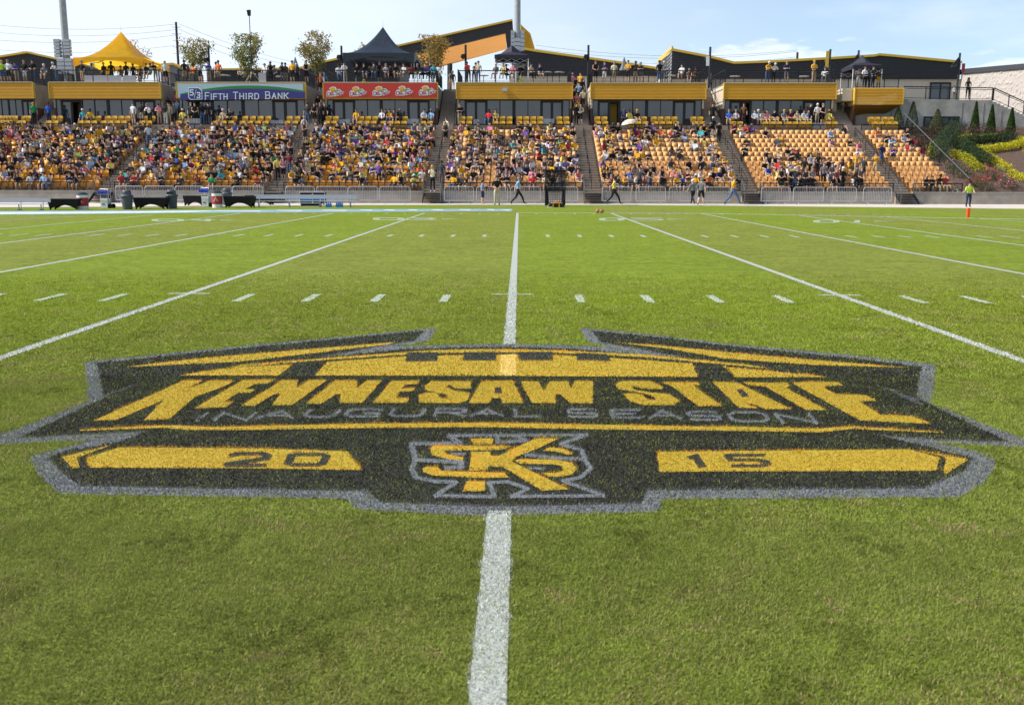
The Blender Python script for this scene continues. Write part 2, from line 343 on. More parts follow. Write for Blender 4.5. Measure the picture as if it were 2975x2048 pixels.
struct(hb.build('hash_marks', mat('faint_field_paint', (.33, .39, .26), .9, .3, 60)))
# painted numerals, upside down from here, with the pointer towards the goal line
for (xa, xb, xc, xd, xe, xf, ch, yt, yb) in ((1093, 1165, 1188, 1262, 1283, 1350, '3', 633, 639.5), (1750, 1805, 1840, 1920, 1940, 2000, '2', 634, 641),
                                             (450, 525, 560, 620, 640, 700, '4', 637, 643), (2372, 2430, 2480, 2500, 2540, 2610, '1', 640, 647)):
    po = glyph('0', xa, xb, yt + .3, yb - .3, 19, 1.9) + glyph(ch, xc, xd, yt + .3, yb - .3, 16, 1.5)
    po = [p for p in po]; mid_ = (yt + yb) / 2
    po.append([(xe, mid_ - 1.0), (xf, mid_), (xe, mid_ + 1.0)])
    struct(flat('yard_number', po, lambda x, y: G(x, y, .005), mat('faded_field_paint', (.29, .35, .21), .9, .3, 60)))
# sideline band and concrete strip
xs = [-80, 260, 520, 970, 1250, 1488]; yt = [614.5, 612.5, 611.4, 608.6, 607.6, 607.3]; yb = [625, 622, 619, 616.5, 614.5, 613.8]
b = MB(); b.add([G(x, y, .004) for x, y in zip(xs, yt)] + [G(x, y, .004) for x, y in zip(xs, yb)], [(i, i + 6, i + 7, i + 1) for i in range(5)])
struct(b.build('painted_sideline', BLUEP))
po = [[(-80, 617), (300, 615), (520, 613), (640, 612), (560, 617), (300, 620.5), (-80, 623)]]
for x0, x1, y in ((620, 760, 613.5), (800, 880, 612), (930, 1010, 611.6), (1040, 1085, 611.2), (1110, 1150, 610.8), (1180, 1215, 610.6), (1250, 1290, 610.3), (1330, 1370, 609.9), (1410, 1440, 609.6), (1455, 1485, 611)):
    po.append([(x0, y), (x0 + 9, y - 1.6), (x1, y - .9), (x1 - 6, y + 1.5)])
struct(flat('sideline_lettering', po, lambda x, y: G(x, y, .008), PALEP))
struct(flat('sideline_edge', [[(1500, 619.0), (2040, 620.6), (2975, 638), (2975, 637), (2040, 619.8), (1500, 618.3)]], lambda x, y: G(x, y, .004), WHITEP))
xs = [-200, 0, 520, 1000, 1400, 1820, 2220, 2455, 2975, 3150]; yb = [604, 602.5, 600, 596.5, 595.3, 595.6, 598.2, 600.5, 606, 607.5]
v = [G(x, y, .03) for x, y in zip(xs, yb)]; v2 = [(p.x * 66.95 / p.y, 66.95, .03) for p in v]; v3 = [(p.x, p.y, 0) for p in v]
b = MB().add(v + v2 + v3, [(i, i + 1, i + 11, i + 10) for i in range(9)] + [(i, i + 20, i + 21, i + 1) for i in range(9)])
struct(b.build('concrete_walk', mat('pale_walk', (0.56, 0.50, 0.43), 0.9, 0.08, 2)))
# ================================================================== THE PAINTED CREST
def A_(x, y): return (x / 2.7513, 920 + y / 2.7513)
def B_(x, y): return (700 + x / 2.7513, 920 + y / 2.7513)
def C_(x, y): return (1400 + x / 2.7513, 920 + y / 2.7513)
def D_(x, y): return (2100 + x / 2.6503, 920 + y / 2.6503)
def E_(x, y): return (1150 + x / 3.681, 1240 + y / 3.681)
def P(*a):
    out = []; f = None
    for q in a:
        if callable(q): f = q
        else: out.append(f(*q))
    return out
GREY, BLACK, GOLD, ORNG, LITE = 1, 2, 3, 4, 5
LOGO = []      # (part name, colour class, polygons)
LOGO.append(('outline', GREY, [P(A_, (675,365), (1000,330), B_, (0,238), (1560,92), (1495,200), (1230,238), (1700,228), (1925,222), C_, (300,222), (700,230), (1010,243), (835,195), (785,90),
   (1400,150), D_, (0,207), (1000,300), (1640,370), (1605,675), (2319,950), (2420,990), (2319,1008), (1600,965), (1950,1040), (2095,1100), (2085,1180), (2020,1260), (1830,1390), (1000,1395), C_, (2000,1455), (1450,1455), (1395,1560), (600,1575),
   B_, (1925,1590), (1000,1545), (920,1535), (850,1455), (0,1440), A_, (900,1425), (480,1415), (300,1260), (240,1140), (290,1105), (740,985), (0,1018), (-40,1015), (0,950), (710,680))]))
LOGO.append(('background', BLACK, [P(A_, (775,372), B_, (0,255), (1465,112), (1390,192), (1180,222), (600,330), (1300,262), (1925,244), C_, (300,245), (700,258), (1050,285), (1640,330), (950,205), (880,112),
   (1500,175), D_, (0,222), (1000,320), (1525,385), (1490,625), (2200,965), (1600,945), (1200,912), (1500,985), (1930,1090), (1870,1180), (1560,1320), (0,1330), C_, (1320,1385), (1270,1490), (300,1510),
   B_, (1925,1510), (1120,1480), (1000,1390), (0,1375), A_, (640,1350), (480,1240), (385,1130), (480,1090), (1000,990), (1180,915), (150,968), (830,655))]))
LOGO.append(('streak', GREY, [P(A_, (800,670), (1140,528), (810,640)), P(D_, (1170,525), (1480,670), (1560,690), (1500,640))]))
LOGO.append(('stripe', GOLD, [P(A_, (990,403), (1500,345), B_, (0,305), (1240,203), (1180,222), (0,360), A_, (1500,380))]))
LOGO.append(('stripe', GOLD, [P(C_, (1050,203), (1500,238), D_, (0,272), (700,335), (1440,393), (700,372), (0,322), C_, (1500,258))]))
LOGO.append(('roof_line', GOLD, [P(A_, (1780,430), B_, (0,385), (700,330), (1500,270), C_, (0,260), (560,268), (1300,303), (2091,380), D_, (400,405), C_, (2091,396), (1300,325), (560,288), (0,286), B_, (1500,292), (700,345), (0,398))]))
LOGO.append(('roof_panel', GOLD, [P(A_, (1430,470), (1780,415), B_, (0,402), (410,383), (300,470))]))
LOGO.append(('roof_panel', GOLD, [P(B_, (590,470), (690,362), (1320,318), C_, (0,305), (600,308), (1000,328), (1680,375), (1725,482), (0,472))]))
LOGO.append(('roof_panel', GOLD, [P(C_, (1950,385), D_, (0,385), (820,465), (105,468), C_, (2020,485))]))
LOGO.append(('paint_overlap', LITE, [P(C_, (150,305), (275,300), (272,470), (145,470))]))
for q in ([B_, (1330,285), (1575,285), (1570,355), (1315,360)], [B_, (1780,283), (2045,283), (2040,350), (1775,350)], [C_, (290,283), (560,280), (570,350), (300,350)], [C_, (755,290), (1000,300), (1035,355), (760,350)]):
    LOGO.append(('roof_window', BLACK, [P(*q)]))
for q in ([A_, (750,830), (1470,510), (1620,510), (1490,580), (1690,510), (1880,510), (1790,560), (1560,640), (1480,710), (1350,820), (1150,825), (1310,665), (930,825)],
   [A_, (1550,735), (1940,508), B_, (268,503), (215,533), A_, (2030,540), (1960,580), (2040,582), (2000,608), (1900,610), (1790,680), (1860,682), (1810,722)],
   [B_, (0,712), (330,508), (455,508), (445,570), (545,508), (690,505), (410,705), (245,708), (320,615), (265,620), (110,712)],
   [B_, (520,695), (755,510), (925,510), (925,570), (1010,508), (1125,510), (970,688), (785,690), (800,615), (760,620), (640,697)],
   [B_, (1055,690), (1200,515), (1430,510), (1410,540), (1310,545), (1280,575), (1395,570), (1370,595), (1265,600), (1240,650), (1345,650), (1330,688)],
   [B_, (1470,555), (1520,515), (1835,520), (1840,575), (1720,575), (1665,545), (1640,560), (1700,590), (1830,610), (1815,665), (1750,690), (1425,688), (1420,625), (1480,605), (1570,610), (1590,650), (1655,655), (1650,625), (1480,590)],
   [C_, (-106,690), (-6,520), (245,508), (330,690), (165,690), (150,652), (85,652), (55,692)],
   [C_, (310,518), (455,518), (495,600), (540,518), (690,518), (715,580), (740,515), (890,515), (885,695), (705,690), (625,620), (590,625), (590,690), (400,690)],
   [C_, (1065,545), (1110,515), (1340,515), (1450,560), (1435,582), (1290,575), (1200,555), (1220,585), (1350,605), (1500,620), (1580,670), (1540,705), (1300,708), (1190,680), (1130,620), (1200,610), (1290,625), (1320,660), (1390,668), (1380,640), (1280,610), (1090,580)],
   [C_, (1425,525), (1720,525), (1750,545), (1690,552), (1920,715), (1730,718), (1540,570), (1490,545)],
   [D_, (-83,501), (110,508), (530,712), (330,712), (225,670), (180,672), (265,705), (125,702)],
   [D_, (155,505), (500,510), (510,535), (480,545), (800,720), (640,718), (330,540), (200,530)],
   [D_, (530,510), (700,500), (890,505), (930,530), (800,535), (780,550), (870,595), (1100,605), (1190,650), (1050,650), (1210,755), (1450,765), (1610,825), (1060,800)]):
    LOGO.append(('letter', GOLD, [P(*q)]))
LOGO.append(('letter_hole', BLACK, [P(C_, (105,565), (150,562), (162,612), (100,612))])); LOGO.append(('letter_hole', BLACK, [P(D_, (105,560), (150,560), (205,612), (150,620))]))
for ch, x0, x1, yt_, yb_ in (('I',560,585,1200,1223),('N',623,715,1199,1222),('A',747,849,1194,1216),('U',882,968,1191,1212),('G',1001,1096,1189,1211),('U',1132,1222,1188,1210),('R',1263,1347,1188,1210),('A',1368,1458,1188,1210),('L',1497,1567,1188,1211),
     ('S',1654,1734,1189,1212),('E',1782,1865,1191,1214),('A',1886,1978,1193,1217),('S',2010,2094,1196,1221),('O',2132,2236,1198,1225),('N',2275,2372,1202,1230)):
    LOGO.append(('letter', GREY, glyph(ch, x0, x1, yb_ - .5, yt_ + .5, 11, 5.4, shear=(1508 - x0) * 0.03)))
LOGO.append(('stripe', GOLD, [P(A_, (640,903), (1200,872), (1400,868), (1700,883), B_, (0,876), (900,856), C_, (0,846), (1000,863), (1900,880), D_, (0,843), (700,862), (1000,845), (1700,888), (1700,894), (1000,864), (750,890), (0,877), C_, (1000,902), (0,882), B_, (900,890), (0,906), A_, (1500,904), (1300,888), (640,912))]))
LOGO.append(('banner', GOLD, [P(A_, (680,1130), (950,1045), (2000,1050), B_, (850,1075), (970,1225), (0,1210), A_, (720,1205))]))
LOGO.append(('banner', GOLD, [P(C_, (1400,1080), D_, (0,1035), (1430,1020), (1670,1085), (1640,1185), (0,1190), C_, (1420,1240))]))
LOGO.append(('banner_tip', GOLD, [P(A_, (495,1120), (890,1025), (700,1095), (610,1130), (640,1205), (580,1210))]))
LOGO.append(('banner_tip', GOLD, [P(D_, (1490,1020), (1890,1100), (1710,1215), (1700,1180), (1720,1095), (1680,1070))]))
LOGO.append(('numeral', BLACK, glyph('2', 662, 765, 1351, 1318, 26, 10, shear=14))); LOGO.append(('numeral', BLACK, glyph('0', 835, 937, 1350, 1320, 24, 9, shear=12)))
LOGO.append(('numeral', BLACK, glyph('1', 2010, 2060, 1355, 1323, 26, 9, shear=-16))); LOGO.append(('numeral', BLACK, glyph('5', 2132, 2232, 1353, 1322, 22, 8, shear=-18)))
em = []
for line, w in (([(570,95),(2040,88)], 9), ([(570,95),(690,178),(170,182),(205,350),(175,450),(210,540),(420,585),(640,590),(430,738),(1060,748)], 11), ([(2040,85),(1770,185),(1990,255),(2020,345),(2080,450),(1980,540),(1790,578),(2215,738),(1240,748),(1410,665),(1200,590),(1000,600),(1050,745)], 10),
     ([(210,355),(700,385),(700,435),(540,440)], 12), ([(1400,300),(1700,330),(2030,352)], 10), ([(1080,100),(1090,165),(1400,150),(1260,95)], 9), ([(600,290),(740,292)], 8), ([(1420,440),(1590,450)], 7)):
    em += seg_polys([E_(*p) for p in line], w * 1.5, w * .9)
LOGO.append(('emblem_outline', GREY, em))
LOGO.append(('emblem', GOLD, [P(E_, (795,125), (1045,125), (1030,185), (830,185)), P(E_, (370,230), (400,200), (1250,205), (1130,245), (520,255), (540,290), (720,325), (715,365), (600,355), (380,300)),
   P(E_, (810,265), (1010,265), (1020,310), (1100,310), (1240,240), (1500,125), (1750,120), (1500,240), (1280,320), (1240,370), (1850,665), (1560,680), (1150,430), (990,420), (980,460), (780,465)),
   P(E_, (285,440), (330,425), (450,430), (490,470), (1160,490), (1210,540), (900,545), (400,520), (290,480)), P(E_, (760,580), (955,580), (950,685), (710,690)),
   P(E_, (1570,255), (1650,220), (1800,235), (1900,295), (1830,298), (1720,265)), P(E_, (1270,360), (1320,345), (1720,350), (1890,390), (1940,450), (1880,510), (1730,535), (1620,530), (1560,490), (1700,495), (1790,470), (1780,420), (1680,400), (1330,395))]))
PM = {GREY: mat('grey_field_paint', (0.16, 0.17, 0.18), 0.9, 0.35, 70), BLACK: mat('black_field_paint', (0.026, 0.026, 0.02), 0.9, 0.4, 60), GOLD: mat('gold_field_paint', (0.42, 0.29, 0.025), 0.9, 0.3, 60), LITE: mat('pale_gold_paint', (0.6, 0.42, 0.1), 0.9, 0.3, 60)}
crest = thing('painted_logo', 'black gold and grey college crest painted on the grass in the foreground', 'field logo')
cmap = np.zeros((620, 3260), np.uint8)         # class per pixel, rows 920.., columns -120..
def fill(poly, k):
    xs_ = np.array([p[0] + 120 for p in poly]); ys_ = np.array([p[1] - 920 for p in poly]); n = len(poly)
    for yy in range(max(0, int(ys_.min())), min(619, int(ys_.max()) + 1) + 1):
        y = yy + .5; cr_ = []
        for i in range(n):
            y0, y1 = ys_[i], ys_[(i + 1) % n]
            if (y0 <= y) != (y1 <= y): cr_.append(xs_[i] + (y - y0) / (y1 - y0) * (xs_[(i + 1) % n] - xs_[i]))
        cr_.sort()
        for a, b in zip(cr_[::2], cr_[1::2]): cmap[yy, max(0, int(a + .5)):max(0, int(b + .5))] = k
for i, (nm, k, polys) in enumerate(LOGO):
    z = {GREY: .003, BLACK: .004, GOLD: .006, LITE: .0068}[k] if i < 3 or k != GREY else .0043
    if nm == 'outline': z = .002
    if nm in ('roof_window', 'letter_hole', 'numeral'): z = .0072
    flat(nm, polys, lambda x, y, z=z: G(x, y, z), PM[k], crest)
    for p in polys: fill(p, k)
# blades of turf: dense near the camera, each one a real triangle; painted where the crest and the lines lie
def blades(dens, y0, y1, w, h, extra=0.9):
    area_hw = lambda y: 0.56 * y + extra
    N = int(dens * (0.56 * (y1 ** 2 - y0 ** 2) + 2 * extra * (y1 - y0)))
    ys = np.sqrt(rng.random(N) * (y1 ** 2 - y0 ** 2) + y0 ** 2); xs = (rng.random(N) * 2 - 1) * area_hw(ys)
    hh = h * (0.55 + 0.9 * rng.random(N)); ww = w * (0.7 + 0.6 * rng.random(N)); th = rng.random(N) * 2 * np.pi; la = rng.random(N) * 2 * np.pi; ln = hh * (0.25 + 0.75 * rng.random(N))
    return xs, ys, hh, ww, th, la, ln
parts_ = [blades(36000, 2.2, 4.2, .0021, .0115), blades(17000, 4.2, 7.5, .0033, .012), blades(5200, 7.5, 17, .0058, .014)]
xs, ys, hh, ww, th, la, ln = [np.concatenate(a) for a in zip(*parts_)]
kp = rng.random(len(xs)) < np.clip((17.0 - ys) / 9.0, 0, 1) ** 1.3
xs, ys, hh, ww, th, la, ln = [a[kp] for a in (xs, ys, hh, ww, th, la, ln)]
N = len(xs)
MCn = np.array(MC); 
def proj(x, y, z):
    d = np.stack([x - CAM.x, y - CAM.y, z - CAM.z], 1) @ MCn
    return CX - F * d[:, 0] / d[:, 2], CY + F * d[:, 1] / d[:, 2]
jx = xs + rng.normal(0, .006, N) + (vnoise(xs * 14, ys * 14) - .5) * .03; jy = ys + rng.normal(0, .006, N) + (vnoise(xs * 14 + 50, ys * 14) - .5) * .03
px, py = proj(jx, jy, np.zeros(N)); ix = np.clip((px + 120).astype(int), 0, 3259); iy = (py - 920).astype(int)
cls = np.where((iy >= 0) & (iy < 620), cmap[np.clip(iy, 0, 619), ix], 0)
white = np.zeros(N, bool)
for k, (a, b) in YARD.items():
    t = (ys - a.y) / (b.y - a.y); lx = a.x + (b.x - a.x) * t; hit = (np.abs(jx - lx) < LW) & (t > 0) & (t < 1)
    if k == 0: hit &= (iy < 82) | (iy > 560)
    white |= hit
for (x, y0, y1, h_) in HASH: white |= (np.abs(jx - x) < h_) & (jy > y0) & (jy < y1)
cls = np.where((cls == 0) & white, 9, cls)
stripe = np.clip(np.sin(xs * math.pi / 4.44) * 6, -1, 1) * .5 + .5
clump = vnoise(xs * 5, ys * 5) * .5 + vnoise(xs * 17, ys * 17) * .5; big = vnoise(xs * .8, ys * .8); dry = vnoise(xs * 2.3 + 9, ys * 2.3) * .6 + vnoise(xs * 9, ys * 9 + 70) * .4
r1 = rng.random(N); col = np.zeros((N, 3))
g0 = np.array([.212, .243, .055]); g1 = np.array([.290, .324, .082]); g2 = np.array([.42, .34, .16])
col[:] = g0 + (g1 - g0) * r1[:, None]
col *= (0.78 + 0.38 * clump + 0.12 * big)[:, None]
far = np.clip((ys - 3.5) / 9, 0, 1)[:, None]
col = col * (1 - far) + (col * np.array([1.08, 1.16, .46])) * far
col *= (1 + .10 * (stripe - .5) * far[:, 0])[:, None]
spot = (vnoise(xs * 4.1 + 31, ys * 4.1) * .7 + vnoise(xs * 15, ys * 15 + 5) * .3) > .80
col *= np.where((vnoise(xs * 3.3 + 77, ys * 3.3 + 12) * .6 + vnoise(xs * 21, ys * 21) * .4) > .70, .70, 1.0)[:, None]
dm = (rng.random(N) < np.where(spot, .55, np.clip((dry - .5) * 2.0, 0.03, .8) * .55))[:, None]; col = np.where(dm, g2 * (0.5 + .8 * rng.random(N))[:, None], col)
wear = rng.random(N) + (vnoise(xs * 7, ys * 7) - .5) * .28
def paint(k, base, spread, keep):
    m_ = (cls == k) & (wear > keep); n_ = m_.sum(); s = (1 - spread + 2 * spread * rng.random(n_))[:, None]; col[m_] = np.array(base) * s
paint(GREY, (.205, .212, .214), .6, .16); paint(BLACK, (.036, .037, .018), .85, .16); paint(GOLD, (.43, .29, .020), .3, .12); paint(LITE, (.62, .45, .12), .25, .03); paint(9, (.64, .64, .62), .55, .20)
# the rims of the gold shapes kept a thicker, more orange coat
if True:
    gold = (cmap == GOLD); er = gold.copy()
    er[3:] &= gold[:-3]; er[:-3] &= gold[3:]; er[:, 5:] &= gold[:, :-5]; er[:, :-5] &= gold[:, 5:]; rim = gold & ~er
    rb = np.where((iy >= 0) & (iy < 620), rim[np.clip(iy, 0, 619), ix], False) & (vnoise(xs * 3.1, ys * 7) > .48)
    emb = (px > 1220) & (px < 1700) & (py > 1262) & (py < 1435) & (vnoise(xs * 7, ys * 9) > .55)
    rb = (rb | emb) & (cls == GOLD); col[rb] = np.array([.78, .36, .015]) * (0.75 + .5 * rng.random(rb.sum()))[:, None]
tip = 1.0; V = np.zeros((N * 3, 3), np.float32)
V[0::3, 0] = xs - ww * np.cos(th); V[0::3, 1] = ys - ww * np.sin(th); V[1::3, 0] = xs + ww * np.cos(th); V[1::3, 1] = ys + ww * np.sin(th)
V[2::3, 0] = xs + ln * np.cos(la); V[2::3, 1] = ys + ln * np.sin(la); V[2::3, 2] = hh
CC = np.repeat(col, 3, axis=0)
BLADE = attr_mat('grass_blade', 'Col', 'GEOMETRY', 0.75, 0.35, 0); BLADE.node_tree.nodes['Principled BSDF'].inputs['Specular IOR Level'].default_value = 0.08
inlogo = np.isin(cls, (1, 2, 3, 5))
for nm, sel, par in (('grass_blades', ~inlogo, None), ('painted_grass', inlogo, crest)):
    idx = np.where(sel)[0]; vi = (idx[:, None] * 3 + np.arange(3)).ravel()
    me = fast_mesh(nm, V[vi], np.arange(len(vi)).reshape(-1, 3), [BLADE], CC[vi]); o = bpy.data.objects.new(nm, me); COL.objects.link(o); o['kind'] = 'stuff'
    if par: o.parent = par
    else: tag(o, 'short green blades of mown turf all over the foreground', 'grass')
# ================================================================== GRANDSTAND
YW = 66.9; NR = 12; ROW_Y0, ROW_D, ROW_H, FLOOR0 = 67.6, 0.85, 0.359, 0.80
def rowy(i): return ROW_Y0 + ROW_D * i
def rowz(i): return FLOOR0 + ROW_H * i
AISLE = [XW(294, 67.0), XW(790, 67.0), XW(1256, 67.0), XW(1724, 67.0), XW(2185, 67.0), XW(2635, 67.0)]
AW = 0.66; XL, XR = -46.0, XW(2800, 67.0)
PLZ = 5.5; PLY = 78.15                        # platform in front of the suites
b = MB()
for i in range(NR):
    y0 = YW + 0.22 if i == 0 else rowy(i) - 0.35
    b.box(XL, XR, y0, rowy(i) + ROW_D - 0.352, -0.1 if i == 0 else rowz(i) - 0.5, rowz(i))
b.box(XL, XR, rowy(NR) - 0.35, 78.95, 4.2, PLZ); b.box(XL, XR, 78.952, 82.0, 4.6, 5.93)
struct(b.build('grandstand_terrace', STEP))
# front wall, open where the steps go down
b = MB(); opens = sorted(AISLE); x = XL - 6
for a in opens + [None]:
    x1 = a - 0.62 if a is not None else 60.0
    w = MB().box(x, x1, YW, YW + 0.2, -0.1, FLOOR0 - .01); w.box(x - .0, x1, YW - .02, YW + .22, FLOOR0 - .01, FLOOR0 + .06)
    where = 'far left' if a == opens[0] else ('right end' if a is None else ORD[opens.index(a)])
    tag(w.build('front_wall', CONC), 'low grey concrete wall at the foot of the seats, %s stretch' % where, 'wall', 'front wall stretches')
    x = a + 0.62 if a is not None else 0
# side wall at the right end of the stand, stepping up with the rows
b = MB()
for i in range(NR + 1): b.box(XR + .02, XR + .26, rowy(i) - .35, rowy(i + 1) - .352, 0, rowz(i) + .12)
tag(b.build('side_wall', CONC), 'stepped concrete wall closing the right end of the seating', 'wall')
# aisle steps (two to a row) and their centre rails
for k, a in enumerate(AISLE):
    b = MB()
    for i in range(NR): b.box(a - AW + .03, a + AW - .03, rowy(i) + ROW_D - .35 - .42, rowy(i) + ROW_D - .3521, rowz(i) + .001, rowz(i) + ROW_H / 2)
    b.box(a - .60, a + .60, YW - .25, YW + .22, 0.0, FLOOR0 - .02)
    struct(b.build('aisle_steps', STEP)); b = MB()
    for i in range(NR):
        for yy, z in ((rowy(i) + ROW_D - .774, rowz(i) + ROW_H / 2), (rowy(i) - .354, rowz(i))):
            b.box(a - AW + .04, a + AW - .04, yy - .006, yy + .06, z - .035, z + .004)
    struct(b.build('stair_nosing', mat('pale_nosing', (.50, .43, .34), .8, .15)))  # pale strips added on each step edge to stand for the lit bands
    h = thing('aisle_handrail', 'black handrail down the middle of the %s stair aisle from the left' % ORD[k], 'handrail', (a, 67, 0), 0, 'handrails in the stair aisles')
    for j in range(4):
        i0 = j * 3; p0 = (0, rowy(i0) - 67 + .3, rowz(i0)); p1 = (0, rowy(i0 + 2) - 67 + .5, rowz(i0 + 2))
        MB().path([(0, p0[1], p0[2] + .92), (0, p1[1], p1[2] + .95)], .026).path([(0, p0[1], p0[2] + .5), (0, p1[1], p1[2] + .53)], .016).build('rail', RAIL, h)
        MB().tube(p0, (0, p0[1], p0[2] + .92), .024).build('post', RAIL, h); MB().tube(p1, (0, p1[1], p1[2] + .95), .024).build('post', RAIL, h)
# portable black steps in each opening
def steps():
    t = thing('portable_steps', 'x', 'steps', (0, 0, 0), 0, 'black steps down to the field')
    for i in range(4):
        MB().box(-.58, .58, -1.18 + i * .29, -.88 + i * .29, .14 + i * .17, .18 + i * .17).build('tread', RAIL, t)
    for s in (-1, 1):
        MB().hexa([(s*.60-.02,-1.2,.0),(s*.60+.02,-1.2,.0),(s*.60+.02,-.1,.55),(s*.60-.02,-.1,.55),(s*.60-.02,-1.2,.2),(s*.60+.02,-1.2,.2),(s*.60+.02,-.1,.8),(s*.60-.02,-.1,.8)]).build('stringer', RAIL, t)
        MB().path([(s*.62,-1.15,.1),(s*.62,-1.15,.95),(s*.62,-.05,1.62),(s*.62,-.05,.75)], .02).tube((s*.62,-.6,.45),(s*.62,-.6,1.28),.014).build('handrail', mat('dull_rail', (.14, .145, .15), .4, .1, metal=.3), t)
    return t
st0 = steps()
for k, a in enumerate(AISLE):
    lb = 'black portable steps with rails at the foot of the %s aisle from the left' % ORD[k]
    if k == 0: st0.location = (a, YW - .05, .02); st0['label'] = lb
    else: dup(st0, (a, YW - .05, .02), 0, lb)
# railing along the top of the front wall
def railing(name, label, x0, x1, y, z, h=.92, gap=1.9, mids=4, cat='railing', group=None, mesh_infill=True, m=RAIL):
    t = thing(name, label, cat, (x0, y, z), 0, group); L = x1 - x0
    MB().box(0, L, -.03, .03, h - .075, h).build('top_rail', m, t); MB().box(0, L, -.02, .02, .08, .12).build('bottom_rail', m, t)
    n = max(1, round(L / gap))
    pm = None
    for i in range(n + 1):
        if pm is None: o = MB().box(-.028, .028, -.028, .028, 0, h - .051).build('post', m, t); pm = o
        else: o = pm.copy(); COL.objects.link(o); o.parent = t
        o.location = (min(max(i * L / n, .03), L - .03), 0, 0)
    b = MB()
    for j in range(mids): zz = .12 + (h - .17) * (j + 1) / (mids + 1); b.tube((0, 0, zz), (L, 0, zz), .006, None, 3)
    b.build('cable_infill', m, t, kind='stuff')
    return t
xx = [XL] + [v for a in AISLE for v in (a - .66, a + .66)] + [XR + .2]
secn = ['first section on the left', 'second section', 'third section', 'section behind the practice net', 'section right of the net', 'sixth section', 'narrow last section']
for i in range(7): railing('wall_railing', 'black metal railing along the wall in front of the ' + secn[i], xx[2 * i], xx[2 * i + 1], YW + .1, FLOOR0 + .06, .60, 1.8, 6, group='railings along the front wall')
# sloping rail at the right edge
t = thing('slope_handrail', 'long straight steel handrail sloping down beside the flower bank', 'handrail', (XR + .9, 67, 0))
p0, p1 = Vector((0, .6, 1.75)), Vector((0, 13.0, 6.95))
MB().tube(p0, p1, .035).build('rail', mat('painted_rail', (.1, .11, .12), .35, .1, 5), t)
for i in range(6):
    q = p0.lerp(p1, i / 5); MB().tube((0, q.y, q.z - 1.0), q, .026).build('post', RAIL, t)
# ------------------------------------------------------------------ suites
YB, YG = 80.3, 80.9
BLOCKS = [(-60, 107, 'far left'), (153, 474, 'yellow tent'), (520, 892, 'bank sign'), (943, 1273, 'taco sign'), (1326.6, 1662, 'floodlight'), (1714, 2047, 'sixth'), (2098, 2423, 'seventh')]
ZB0, ZB1, ZF = ZW(288.5, YB), ZW(241.5, YB), 5.93
PANE_F = [(130, 218, 0), (247, 350, 1), (380, 483, 1), (515, 668, 0), (680, 836, 0), (875, 1032, 0), (1040, 1195, 0), (1228, 1330, 1), (1362, 1465, 1), (1490, 1588, 0)]
OPEN = {1: (2,), 2: (1,), 5: (2,), 6: (2, 8)}          # doors that stand open
DECK_Z = ZB1
INTER = mat('suite_interior', (.16, .12, .08), .9, .2, 2); INTY = mat('suite_yellow_wall', (.5, .3, .05), .8, .1, 2)
CURT = mat('pale_blind', (.42, .50, .50), .7, .08, 1.0)
